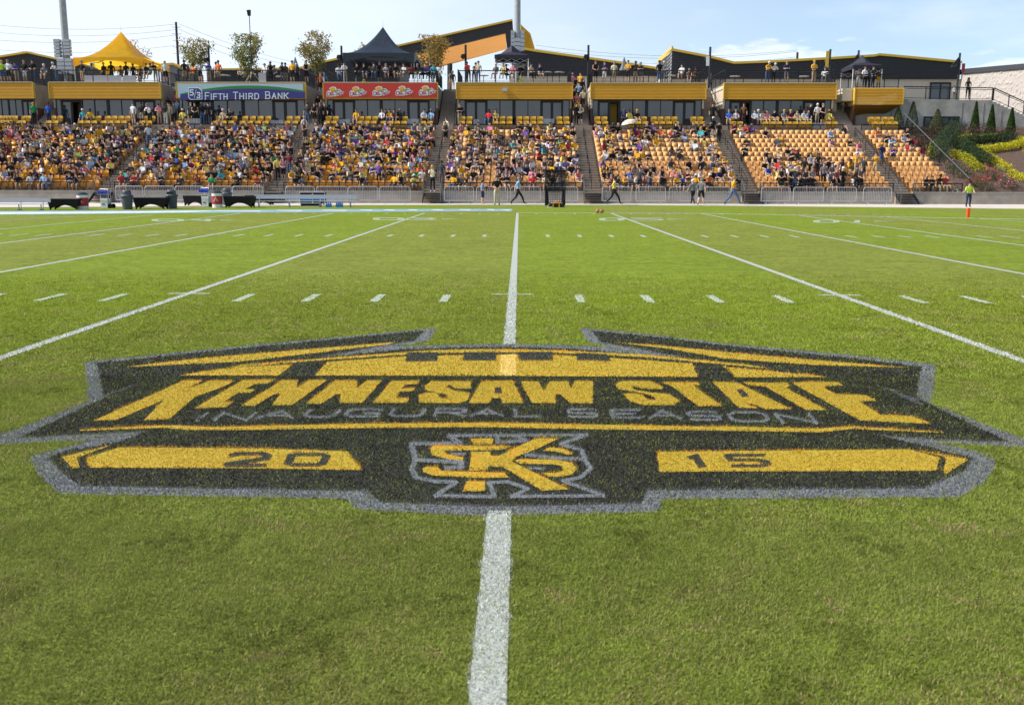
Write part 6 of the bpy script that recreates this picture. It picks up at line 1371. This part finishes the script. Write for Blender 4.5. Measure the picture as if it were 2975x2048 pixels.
def hair_for(pose, kind):
    if (pose, kind) not in HM: HM[(pose, kind)] = hair_mesh({'cap': 'cap', 'long': 'long_hair', 'short': 'hair'}[kind], POSE[pose]['head'], kind)
    return HM[(pose, kind)]
SK = [(.52, .31, .22), (.58, .36, .26), (.45, .26, .18), (.17, .085, .05), (.10, .052, .032), (.62, .40, .30)]
HC = [(.012, .009, .008), (.02, .012, .008), (.07, .035, .018), (.26, .16, .075), (.20, .18, .17), (.008, .007, .007)]
CLR = {'black': (.012, .012, .013), 'gold': (.72, .37, .015), 'yellow': (.72, .58, .12), 'white': (.68, .69, .70), 'grey': (.16, .17, .18), 'charcoal': (.05, .055, .06), 'red': (.50, .035, .04), 'maroon': (.16, .02, .03), 'blue': (.03, .10, .42), 'navy': (.015, .025, .09), 'light blue': (.25, .42, .62),
       'pink': (.68, .22, .28), 'purple': (.14, .07, .30), 'green': (.03, .30, .08), 'orange': (.70, .16, .03), 'beige': (.52, .42, .28), 'teal': (.05, .35, .38), 'lime': (.5, .7, .05), 'brown': (.12, .06, .03), 'coral': (.7, .12, .09), 'cream': (.72, .66, .42)}
PCL = {'khaki': (.34, .27, .17), 'jeans': (.06, .11, .22), 'black': (.013, .013, .015), 'white': (.6, .6, .6), 'navy': (.02, .03, .07), 'grey': (.12, .12, .13), 'gold': (.6, .32, .02)}
def person(kind, loc, rz, shirt, label, pants='black', hair='short', haircol=None, skin=None, group='people watching the game', scale=1.0, shoe=(.05, .05, .05), shirtc=None):
    me, pose = BM[kind]; o = bpy.data.objects.new('person', me); COL.objects.link(o); o.location = loc; o.rotation_euler = (0, 0, rz); o.scale = (scale,) * 3
    cc = shirtc or CLR[shirt]; f = random.uniform(.85, 1.15); o.color = (cc[0] * f, cc[1] * f, cc[2] * f, 1)
    sk = random.choice(SK[:3] + SK) if skin is None else SK[skin]; o['skin'] = list(sk); o['pants'] = list(PCL[pants]); o['shoe'] = list(shoe); tag(o, label, 'person', group)
    h = bpy.data.objects.new({'cap': 'cap', 'long': 'long_hair', 'short': 'hair'}[hair], hair_for(pose, hair)); COL.objects.link(h); h.parent = o
    hc = haircol or (random.choice([(.6, .6, .6), (.015, .015, .02), (.5, .28, .02), (.05, .07, .2)]) if hair == 'cap' else (random.choice(HC[-2:] + HC[:1]) if sk[0] < .3 else random.choice(HC)))
    h.color = (*hc, 1); return o
def rnd_shirt(s):
    pool = [('black', 42), ('charcoal', 10), ('gold', 14), ('yellow', 4), ('white', 11), ('grey', 8), ('red', 3), ('maroon', 2), ('blue', 2), ('navy', 4), ('light blue', 2), ('pink', 3), ('purple', 2), ('green', 1), ('orange', 2), ('beige', 4), ('teal', 1), ('coral', 1)]
    return random.choices([p[0] for p in pool], [p[1] for p in pool])[0]
count = 0
# --- on the field
def field_person(kind, px, yf, yt_, rz, shirt, label, **kw):
    p = at(px, yf); h = ZW(yt_, p.y, px); kw.setdefault('group', 'people on the sideline'); o_ = person(kind, (p.x, p.y, .03 if p.y > 60 else 0), rz, shirt, label, scale=h / (1.77 if 'walk' not in kind else 1.76), **kw); o_.scale.x *= 1.14; o_.scale.y *= 1.14; return o_
field_person('h_cameras', 1402, 595, 526, R(75), 'light blue', 'person in pale blue shirt and navy shorts looking down at a camera', pants='navy', skin=0, shoe=(.4, .4, .38))
field_person('h_clasp', 1444, 598.5, 512, R(6), 'black', 'person in black top and beige trousers with hands clasped on the sideline', pants='khaki', skin=0, hair='cap', haircol=(.02, .02, .02)).__setitem__('pants', [.55, .48, .36])
field_person('h_walk', 1505, 596.5, 517, R(84), 'light blue', 'person in pale blue and grey top striding right in black trousers', pants='black', skin=1)
field_person('h_walk', 1783, 597, 515, R(86), 'yellow', 'person in yellow and black vest striding right past the footballs', pants='black', skin=4, haircol=(.01, .01, .01))
field_person('h_walkl', 2012, 597, 523, R(200), 'grey', 'person in grey and white top and black trousers walking away', pants='black', skin=1, hair='cap', haircol=(.6, .6, .6), shoe=(.3, .15, .1))
field_person('h_walks', 2036, 598, 520, R(160), 'grey', 'person in grey and white top and black shorts walking away', pants='black', skin=1)
field_person('h_walk', 2128, 597, 514, R(92), 'gold', 'person in gold T-shirt and blue jeans carrying a camera to the right', pants='jeans', skin=0)
g0_ = field_person('h_reach', 2812, 603, 529, R(4), 'lime', 'guard in bright lime vest and dark cap standing at the right corner', pants='navy', hair='cap', haircol=(.01, .015, .03), skin=1); g0_.name = 'guard'
p = at(1266, 594); person('h_camera', (AISLE[2] - .0, 66.75, .80), 0, 'cream', 'person in cream shirt and gold cap filming from the top of the field steps', pants='black', hair='cap', haircol=(.6, .35, .03), skin=2, group='people on the sideline', scale=1.02, shoe=(.6, .6, .6)); person('stand_t', (AISLE[2] + .45, 68.9, rowz(1)), 0, 'charcoal', 'person in dark grey shirt standing on the aisle behind the person filming', pants='grey', skin=3)
count += 11
# walking people carry these
def gear(px, py, Y, label, cat, s=.09):
    o = MB().box(-s, s, -.06, .06, -s * .7, s * .7).tube((0, -.06, 0), (0, -.17, 0), s * .5, None, 10).build(cat, BLK); o.location = W(px, py, Y); return tag(o, label, cat)
gear(2147, 528, at(2128, 597).y, 'black camera held up by the person in the gold T-shirt', 'camera', .12); gear(1266, 497, 66.3, 'small black camera held to the face of the person in the cream shirt', 'camera', .07); gear(1414, 545, at(1402, 595).y, 'black camera held at the waist of the person in navy shorts', 'camera', .08)
# --- roof decks
def deck(items, z, Y, where, grp='people on the suite roofs'):
    global count
    items = sorted(items, key=lambda a: a[0])
    for i, it in enumerate(items):
        px, shirt, kind = it[:3]; pants = it[3] if len(it) > 3 else random.choice(['khaki', 'black', 'black', 'jeans', 'grey']); dy = it[4] if len(it) > 4 else 0
        hair = 'long' if kind.endswith('_w') or kind == 'sitface' else random.choice(['short', 'short', 'cap'])
        zz_ = z + (.28 if kind.startswith('sit') else 0)
        person(kind, (W(px, 230, Y + dy).x, Y + dy, zz_), R(random.uniform(-30, 30)), shirt, 'person in %s top %s %s, %s from left' % (shirt, 'sitting' if kind.startswith('sit') else ('leaning' if kind.startswith('lean') else 'standing'), where, ORD[i]), pants=pants, hair=hair, group=grp, scale=random.uniform(.97, 1.05))
        count += 1
YD = 81.0
deck([(8, 'lime', 'stand_m'), (26, 'white', 'stand_m', 'black'), (50, 'blue', 'lean_m', 'khaki'), (73, 'black', 'stand_m', 'white'), (97, 'black', 'clasp_t'), (38, 'charcoal', 'stand_t', 'black', 1.5), (130, 'grey', 'sit_m', 'khaki', 1)], DZ, YD, 'on the far left roof')
deck([(166, 'white', 'lean_t', 'jeans'), (240, 'black', 'stand_m', 'khaki'), (268, 'charcoal', 'sit_t'), (303, 'black', 'stand_t', 'black', 1), (325, 'black', 'stand_t', 'black', 1), (352, 'brown', 'sit_t', 'black', 2), (368, 'black', 'stand_t', 'black', 1), (388, 'black', 'stand_t', 'black', 2), (425, 'black', 'sit_m', 'black', .5), (438, 'light blue', 'sit_t', 'khaki', .5), (453, 'black', 'lean_m', 'khaki', .4), (481, 'white', 'stand_m', 'black'), (410, 'charcoal', 'sitcross', 'black', 1.5)], DZ, YD, 'on the yellow tent roof')
deck([(537, 'black', 'stand_m', 'khaki'), (548, 'brown', 'sit_w', 'khaki', 1), (562, 'orange', 'sit_m', 'khaki', .4), (583, 'white', 'lean_m', 'black'), (608, 'blue', 'lean_m', 'khaki'), (629, 'white', 'stand_m', 'khaki', .8), (636, 'orange', 'stand_m', 'khaki'), (770, 'white', 'sit_m', 'khaki', .6), (787, 'black', 'camera_t', 'black', .6), (798, 'grey', 'sit_t', 'black', 1.4), (821, 'black', 'camera_t', 'grey', .8), (830, 'brown', 'stand_t', 'khaki', 1), (850, 'gold', 'stand_m', 'black', .2), (862, 'charcoal', 'stand_t', 'black', 1.5), (890, 'black', 'clasp_w', 'black'), (700, 'beige', 'sit_t', 'black', 2), (745, 'charcoal', 'sit_t', 'black', 2)], DZ, YD, 'on the blue sign roof')
deck([(985, 'white', 'sit_t', 'jeans', 1), (1003, 'white', 'lean_m', 'khaki', .5), (1038, 'black', 'sit_t'), (1058, 'black', 'sit_m'), (1074, 'charcoal', 'sit_t', 'black', 1), (1087, 'charcoal', 'sit_t'), (1103, 'black', 'clasp_w', 'black', .4), (1122, 'white', 'sit_w', 'black'), (1134, 'black', 'sit_t', 'black', 1), (1150, 'black', 'sit_m', 'khaki'), (1173, 'white', 'sit_m', 'khaki'), (1197, 'maroon', 'sit_t', 'black'), (1213, 'black', 'sit_t'), (1229, 'charcoal', 'sit_t', 'black', .5), (1241, 'purple', 'sit_t', 'black', .3), (1251, 'black', 'stand_t', 'black', 1), (1260, 'teal', 'sit_t', 'jeans'), (1273, 'white', 'stand_m', 'khaki', 1.5)], DZ, YD, 'on the red sign roof')
deck([(1362, 'red', 'lean_t', 'black'), (1377, 'grey', 'lean_t', 'black', .4), (1390, 'beige', 'stand_t', 'jeans'), (1441, 'charcoal', 'sit_m', 'white'), (1462, 'yellow', 'sit_w', 'khaki'), (1471, 'black', 'sit_t', 'black', .8), (1489, 'pink', 'sit_t', 'khaki'), (1513, 'black', 'sit_m', 'black', .6), (1543, 'beige', 'sit_t', 'black'), (1568, 'navy', 'sit_m', 'khaki')], DZ, YD, 'on the floodlight suite roof')
deck([(1730, 'black', 'clasp_w', 'black'), (1756, 'navy', 'cross_m', 'white'), (1784, 'cream', 'stand_m', 'khaki'), (1824, 'gold', 'cross_m', 'black'), (1846, 'black', 'cross_m', 'khaki'), (1863, 'charcoal', 'lean_m', 'grey'), (1915, 'black', 'stand_t', 'jeans'), (1928, 'grey', 'clasp_t', 'grey'), (1980, 'white', 'sit_m', 'green' if False else 'khaki'), (2002, 'brown', 'sit_w', 'black', 3), (2021, 'brown', 'sit_t', 'black', 3)], DZ, YD, 'on the sixth suite roof')
deck([(2229, 'gold', 'lean_t', 'jeans'), (2247, 'white', 'lean_t', 'black'), (2285, 'navy', 'lean_m', 'grey'), (2364, 'gold', 'cross_m', 'khaki'), (2396, 'white', 'sit_t', 'grey', 2.5)], DZ, YD, 'on the seventh suite roof')
zb7 = ZW(255.5, YB, 2540) + .02
deck([(2493, 'white', 'clasp_w', 'white', .8), (2512, 'white', 'clasp_t', 'black'), (2521, 'purple', 'stand_t', 'black', 1.2), (2536, 'charcoal', 'clasp_t', 'black'), (2553, 'brown', 'clasp_w', 'gold', .5)], zb7, YD, 'under the right canopy')
person('stand_t', (W(2774, 250, 83).x, 83.0, ZW(289, 83, 2774)), 0, 'white', 'small child in white top beside the tall banner post on the walkway', pants='grey', scale=.62, group='people on the walkway'); person('clasp_w', (W(2813, 250, 83).x, 83.0, ZW(290, 83, 2813)), 0, 'black', 'person in black and yellow top standing at the walkway rail', pants='black', hair='long', haircol=(.01, .01, .01), skin=4, group='people on the walkway')
for px, lb, sh, d in ((1308, 'person in grey top walking away between the two centre roofs, left one', 'grey', .3), (1315.5, 'person in black top with a backpack between the two centre roofs, right one', 'black', 0)): person('stand_m', (W(px, 250, 87.2).x, 87.2 + d, 9.33), R(170), sh, lb, pants='khaki', scale=.95, group='people on the concourse')
for i, (px, sh) in enumerate(((932, 'orange'), (944, 'light blue'), (1664, 'pink'), (2063, 'grey'))): person('stand_m', (W(px, 250, 86.5).x, 86.5, 9.0), R(random.uniform(-40, 40)), sh, 'person in %s top heading the upper stair %s' % (sh, ('left of the red sign', 'just left of the red sign', 'right of the floodlight suite', 'left of the seventh suite')[i]), group='people on the concourse')
count += 8
# --- people on the upper stairs (feet y in the photograph)
st_ = [(1686, 273, 'gold', 'stand_m'), (1672, 285, 'black', 'clasp_w'), (1681, 302, 'light blue', 'camera_t'), (1690, 290, 'black', 'stand_m'), (1693, 321, 'cream', 'stand_m'), (1674, 332, 'pink', 'stand_m'), (1668, 318, 'black', 'stand_t'), (1677, 352, 'gold', 'stand_m'), (1674, 372, 'black', 'stand_t'), (1686, 376, 'grey', 'clasp_w'),
       (505, 306, 'white', 'stand_t'), (512, 330, 'pink', 'stand_m'), (492, 345, 'black', 'stand_t'), (508, 372, 'grey', 'stand_t'), (497, 372, 'maroon', 'stand_t'), (484, 366, 'brown', 'stand_t'), (516, 352, 'light blue', 'stand_m'), (925, 340, 'black', 'stand_t'), (935, 352, 'brown', 'stand_t'), (922, 362, 'black', 'stand_t'), (941, 360, 'charcoal', 'stand_t'), (932, 372, 'black', 'stand_t'), (945, 374, 'black', 'stand_t'), (929, 330, 'brown', 'stand_t')]
rl = {}
for px, yf, sh, kd in st_:
    # solve for the depth on the flight of stairs: z = 5.93 + (Y-80.2)*0.552
    p = SL(px, yf, 5.93, (9.35 - 5.93) / 6.2, 80.2)
    if p.y < 80.2: p = G(px, yf, 5.55); p = W(px, yf, 79.9); p.z = 5.95
    fl = 'floodlight' if px > 1500 else ('yellow tent' if px < 700 else 'blue sign'); rl[fl] = rl.get(fl, 0) + 1
    person(kd, p, R(random.uniform(-25, 25)), sh, 'person in %s top on stair right of %s suite, %s in crowd' % (sh, fl, ORD[rl[fl] - 1]), hair='long' if kd.endswith('_w') else random.choice(['short', 'long', 'cap']), group='people on the upper stairs'); count += 1
# --- terrace in front of the suites
ter = [(99, 'green', 'stand_t', 'black'), (142, 'blue', 'stand_t', 'navy'), (241, 'teal', 'sit_m', 'jeans'), (262, 'gold', 'sit_m', 'jeans'), (388, 'white', 'stand_m', 'khaki'), (412, 'black', 'stand_m', 'khaki'), (436, 'white', 'lean_t', 'black'), (463, 'pink', 'lean_t', 'khaki'), (481, 'black', 'stand_t', 'white'), (491, 'beige', 'stand_t', 'khaki'),
       (531, 'yellow', 'sit_m', 'khaki'), (556, 'charcoal', 'stand_t', 'black'), (567, 'black', 'clasp_w', 'black'), (588, 'black', 'stand_t', 'jeans'), (606, 'black', 'stand_t', 'black'), (648, 'beige', 'sit_t', 'khaki'), (668, 'black', 'sit_t', 'black'), (893, 'charcoal', 'stand_t', 'jeans'), (914, 'black', 'clasp_w', 'black'), (1035, 'gold', 'sit_m', 'khaki'), (1110, 'white', 'sit_t', 'black'), (1120, 'black', 'sit_t', 'black'), (1131, 'gold', 'sit_t', 'jeans'), (1144, 'brown', 'sit_w', 'black'), (1162, 'black', 'sit_t', 'black'),
       (1232, 'white', 'sit_t', 'black'), (1253, 'light blue', 'sit_t', 'grey'), (1336, 'black', 'lean_t', 'khaki'), (1420, 'red', 'sit_t', 'jeans'), (1440, 'yellow', 'sit_w', 'black'), (1814, 'navy', 'sit_t', 'black'), (1828, 'yellow', 'sit_t', 'black'), (1851, 'black', 'sit_t', 'khaki'), (2070, 'black', 'stand_t', 'black'),
       (2118, 'blue', 'sit_t', 'khaki'), (2138, 'white', 'sit_t', 'black'), (2150, 'maroon', 'sit_t', 'black'), (2160, 'brown', 'stand_t', 'black'), (2192, 'white', 'sit_t', 'black'), (2203, 'light blue', 'sit_t', 'khaki'), (2216, 'beige', 'sit_m', 'khaki'), (2228, 'pink', 'sit_m', 'khaki'), (2250, 'black', 'sit_t', 'khaki'), (2278, 'grey', 'sit_t', 'khaki'), (2297, 'maroon', 'sit_t', 'black'), (2316, 'beige', 'sit_t', 'khaki'), (2336, 'white', 'sit_t', 'khaki'), (2349, 'light blue', 'sit_t', 'khaki'), (2354, 'black', 'stand_t', 'black'), (2374, 'white', 'clasp_t', 'khaki'), (2390, 'black', 'clasp_w', 'black'), (2408, 'yellow', 'sit_m', 'khaki')]
for i, (px, sh, kd, pt) in enumerate(ter):
    bi = max([k for k, b in enumerate(BLOCKS) if b[0] - 25 < px]); Y = 79.45
    person(kd, (W(px, 340, Y).x, Y, 5.93), R(random.uniform(-20, 20)), sh, 'person in %s top %s on terrace, %s suite, %s along' % (sh, 'sitting' if kd.startswith('sit') else 'standing', ('far left', 'yellow tent', 'blue sign', 'red sign', 'floodlight', 'sixth', 'seventh')[bi], ORD[sum(1 for q in ter[:i] if max([k for k, b in enumerate(BLOCKS) if b[0] - 25 < q[0]]) == bi)]), pants=pt, hair='long' if kd.endswith('_w') else random.choice(['short', 'short', 'cap']), group='people on the suite terrace'); count += 1
# --- standing among the seats and in the aisles
sit_ = [(AISLE[0] + .1, 9, 'white', 'stand_t', 'standing on the first aisle'), (AISLE[1] - .3, 2, 'yellow', 'stand_t', 'standing low on the second aisle'), (AISLE[1] + .1, 2, 'pink', 'clasp_w', 'in a skirt low on the second aisle'), (AISLE[1] - .2, 4, 'black', 'clasp_w', 'in the middle of the second aisle'), (AISLE[1] - .35, 5, 'charcoal', 'stand_t', 'crowding the second aisle'), (AISLE[1] - .1, 6, 'brown', 'clasp_w', 'with long hair up the second aisle'), (AISLE[1] + .35, 3, 'maroon', 'stand_t', 'by the rail of the second aisle'), (AISLE[1] + .25, 10, 'black', 'clasp_w', 'near the top of the second aisle'), (AISLE[1] + .05, 11, 'white', 'stand_m', 'at the top of the second aisle'),
        (AISLE[2] + .2, 10, 'charcoal', 'clasp_w', 'in shorts near the top of the third aisle'), (AISLE[2] + .2, 11, 'cream', 'stand_t', 'at the top of the third aisle'), (AISLE[4] - .4, 10, 'black', 'stand_t', 'standing at the top left of the fifth aisle'), (AISLE[4] - .7, 11, 'black', 'stand_t', 'with gold shirt print by the fifth aisle top'), (AISLE[5] + .2, 5, 'navy', 'stand_m', 'in white shorts halfway up the sixth aisle'),
        (XW(1097, 68), 1, 'purple', 'stand_t', 'standing in the third section seats'), (XW(0, 74), 7, 'white', 'stand_t', 'standing at the far left edge of the crowd'), (XW(2525, 71.5), 3, 'gold', 'camera_t', 'standing with raised hands by the sixth aisle'), (XW(2470, 71.5), 3, 'gold', 'camera_t', 'standing in khaki shorts in the sixth section'), (XW(2500, 70), 2, 'charcoal', 'stand_t', 'dark standing between two gold shirts')]
for k, (px, r) in enumerate(((2272, 0), (2300, 0), (2312, 0), (2344, 0), (2362, 0), (2452, 0), (2492, 0), (2505, 0), (2338, 2), (2356, 3), (2378, 3), (2408, 2), (2420, 1), (2448, 2), (2395, 1), (1890, 0), (1925, 0), (1860, 0), (2035, 3), (2070, 3))):
    sit_.append((XW(px, rowy(r)), r, ('black', 'black', 'charcoal', 'black', 'grey')[k % 5], ('clasp_w', 'clasp_w', 'stand_t')[k % 3], 'standing, %s of the group in the right sections' % ORD[k]))
for x, r, sh, kd, wh in sit_:
    person(kd, (x, rowy(r) + (-.28 if abs(min((x - a for a in AISLE), key=abs)) > .8 else .1), rowz(r) + (.0)), R(random.uniform(-40, 40)), sh, 'person in %s top %s' % (sh, wh), hair='long' if kd.endswith('_w') else random.choice(['short', 'cap']), pants='khaki' if sh == 'gold' else random.choice(['black', 'black', 'jeans']), group='spectators in the stand', scale=random.uniform(.93, 1.0)); count += 1
# --- seated spectators: nearest rows as things, the rest as one crowd
taken.sort(key=lambda e: (e[1], abs(e[3])))
room = 300 - count
SITK = ['sit_m', 'sit_t', 'sit_w', 'sitclasp', 'sitcross', 'sitface', 'sit_m', 'sitclasp']
for s, r, j, x, y, z in taken[:room]:
    sh = rnd_shirt(s); kd = random.choice(SITK); 
    person(kd, (x, y + .02, z - .02), R(random.uniform(-35, 35)), sh, 'seated spectator in %s top, %s, %s row, %s' % (sh, nth(s, j), LOWER_ORD[r], SECN[s]), pants=random.choice(['khaki', 'black', 'jeans', 'khaki', 'grey']), hair='long' if kd in ('sit_w', 'sitface') else random.choice(['short', 'short', 'cap', 'long']), group='spectators in the stand', scale=random.uniform(.92, 1.06))
CR = attr_mat('crowd_colours', 'Col', 'GEOMETRY', rough=.8, noise=.1)
LOWB = {k: body('crowd', POSE[{'sit_m': 'sit', 'sit_t': 'sit', 'sit_w': 'sit', 'sitclasp': 'sit_clasp', 'sitcross': 'sit_cross', 'sitface': 'sit_face'}[k]], short=k not in ('sit_t', 'sitclasp'), sleeve=k != 'sit_w', woman=k in ('sit_w', 'sitface'), level=0) for k in ('sit_m', 'sit_t', 'sit_w', 'sitclasp', 'sitcross', 'sitface')}
def tri_of(me):
    me.calc_loop_triangles(); v = np.empty(len(me.vertices) * 3, np.float32); me.vertices.foreach_get('co', v); t = np.empty(len(me.loop_triangles) * 3, np.int32); me.loop_triangles.foreach_get('vertices', t)
    mi = np.empty(len(me.loop_triangles), np.int32); me.loop_triangles.foreach_get('material_index', mi); return v.reshape(-1, 3)[t], mi
TB = {k: tri_of(m) for k, m in LOWB.items()}; TH = {(k, h): tri_of(hair_for({'sit_m': 'sit', 'sit_t': 'sit', 'sit_w': 'sit', 'sitclasp': 'sit_clasp', 'sitcross': 'sit_cross', 'sitface': 'sit_face'}[k], h)) for k in TB for h in ('short', 'long', 'cap')}
VS, CS = [], []
for s, r, j, x, y, z in taken[room:]:
    k = random.choice(SITK); h = 'long' if k in ('sit_w', 'sitface') else random.choice(['short', 'short', 'cap', 'long']); sk = random.choice(SK[:3] + SK); sh = np.array(CLR[rnd_shirt(s)]) * random.uniform(.8, 1.2)
    if random.random() < .05: sh = np.clip(sh * .5 + np.array([random.random() * .4, random.random() * .3, random.random() * .4]), 0, .8)
    pt = PCL[random.choice(['khaki', 'black', 'jeans', 'khaki', 'grey'])]; hc = random.choice([(.6, .6, .6), (.015, .015, .02), (.5, .28, .02), (.05, .07, .2)]) if h == 'cap' else (random.choice(HC[-2:] + HC[:1]) if sk[0] < .3 else random.choice(HC))
    tab = np.array([sk, sh, pt, (.1, .1, .1)]); a = R(random.uniform(-38, 38)); sc = random.uniform(.90, 1.06); ca, sa = math.cos(a) * sc, math.sin(a) * sc; M = np.array([[ca, sa, 0], [-sa, ca, 0], [0, 0, sc]]); off = np.array([x + random.uniform(-.04, .04), y + .02, z - .02])
    for (tv, mi), cols in ((TB[k], tab[TB[k][1]]), (TH[(k, h)], np.tile(np.array(hc), (len(TH[(k, h)][1]), 1)))):
        VS.append(tv.reshape(-1, 3) @ M + off); CS.append(np.repeat(cols, 3, axis=0))
VS = np.concatenate(VS); CS = np.concatenate(CS); me = fast_mesh('seated_crowd', VS, np.arange(len(VS)).reshape(-1, 3), [CR], CS)
o = bpy.data.objects.new('seated_crowd', me); COL.objects.link(o); o['kind'] = 'stuff'; tag(o, 'the rest of the seated crowd in black gold white and other colours filling the rows', 'crowd')
# --- small things in the stand and on the roofs
p = W(1837, 390, rowy(11)); t = thing('parasol', 'pale parasol held open over the top row right of the fourth aisle', 'parasol', (p.x, rowy(11) - .2, rowz(11)))
MB().lathe([(.62, 1.25), (.5, 1.42), (.28, 1.52), (.03, 1.56)], n=10).build('canopy', mat('parasol_cloth', (.62, .55, .42), .8, .1), t).rotation_euler = (R(6), R(-14), 0)
MB().tube((0, 0, .7), (0.1, 0, 1.5), .012).build('shaft', STEEL, t)
for i, (x0, x1) in enumerate(((246, 268), (273, 312), (315, 353), (358, 394))):
    a, b_ = W(x0, 242, YB + .12), W(x1, 220, YB + .12); o = MB().box(0, b_.x - a.x, -.02, .0, 0, b_.z - a.z).build('mesh_banner', mat('grey_mesh_banner', (.38, .36, .38), .8, .06)); o.location = a; o.location.y = YB + .14
    tag(o, 'pale grey mesh banner on the railing under the yellow tent, %s from the left' % ORD[i], 'banner', 'grey banners under the yellow tent')
a, b_ = W(752, 240, YB + .12), W(772, 212, YB + .12); o = MB().box(0, b_.x - a.x, -.02, 0, 0, b_.z - a.z).build('mesh_banner', mat('grey_mesh_banner', (.38, .36, .38))); o.location = (a.x, YB + .14, a.z); tag(o, 'small white banner on the railing below the loudspeaker mast', 'banner')
def table(px, Y, z, label, high=False):
    h = 1.0 if high else .74; p = W(px, 230, Y); t = thing('round_table', label, 'table', (p.x, Y, z), 0, 'tables on the roofs'); MB().lathe([(.42, h - .04), (.44, h - .02), (.42, h)], n=14).build('tabletop', mat('pale_tabletop', (.5, .48, .44), .6), t); MB().tube((0, 0, 0), (0, 0, h - .04), .03).build('pedestal', RAIL, t); MB().lathe([(.25, 0), (.22, .03)], n=12).build('base', RAIL, t)
for px, Y, lb in ((655, 82, 'table left of the loudspeaker mast tripod'), (815, 83, 'table among the cameras on the blue sign roof'), (1405, 82, 'table between the leaning people and the small canopy'), (1590, 82, 'high table near the right end of the floodlight suite roof'), (1625, 82, 'high table at the right end of the floodlight suite roof'), (1870, 83, 'table behind the six standing people on the sixth suite roof'), (1950, 82, 'table beside the clear panel on the sixth suite roof'), (2135, 82.5, 'white table near the left end of the seventh suite roof'), (2335, 82.5, 'white table near the right end of the seventh suite roof')): table(px, Y, DZ, 'small ' + lb, 'high' in lb)
for px, z, lb, m in ((1512, DZ, 'yellow wet floor cone under the small black canopy', mat('cone_yellow', (.6, .6, .03), .5)), (1058, DZ, 'low yellow can on the edge of the red sign roof', mat('cone_yellow', (.6, .6, .03)))): p = W(px, 240, 80.8); o = MB().lathe([(.16, 0), (.15, .02), (.1, .3), (.04, .55 if px > 1100 else .3)], n=10).build('floor_cone' if px > 1100 else 'yellow_can', m); o.location = (p.x, 80.8, z); tag(o, lb, 'cone')
def unit(px, Y, label): p = W(px, 240, Y); t = thing('folding_umbrella', label, 'umbrella', (p.x, Y, DZ)); MB().tube((0, 0, 0), (0, 0, 2.3), .025).build('shaft', RAIL, t); MB().lathe([(.42, 1.35), (.3, 1.6), (.05, 2.35), (.01, 2.45)], n=6).build('canopy', mat('grey_umbrella_cloth', (.14, .15, .15), .8), t)
unit(1812, 84, 'closed grey umbrella behind the person in gold on the sixth suite roof'); unit(860, 84, 'closed grey umbrella right of the person in gold on the blue sign roof')
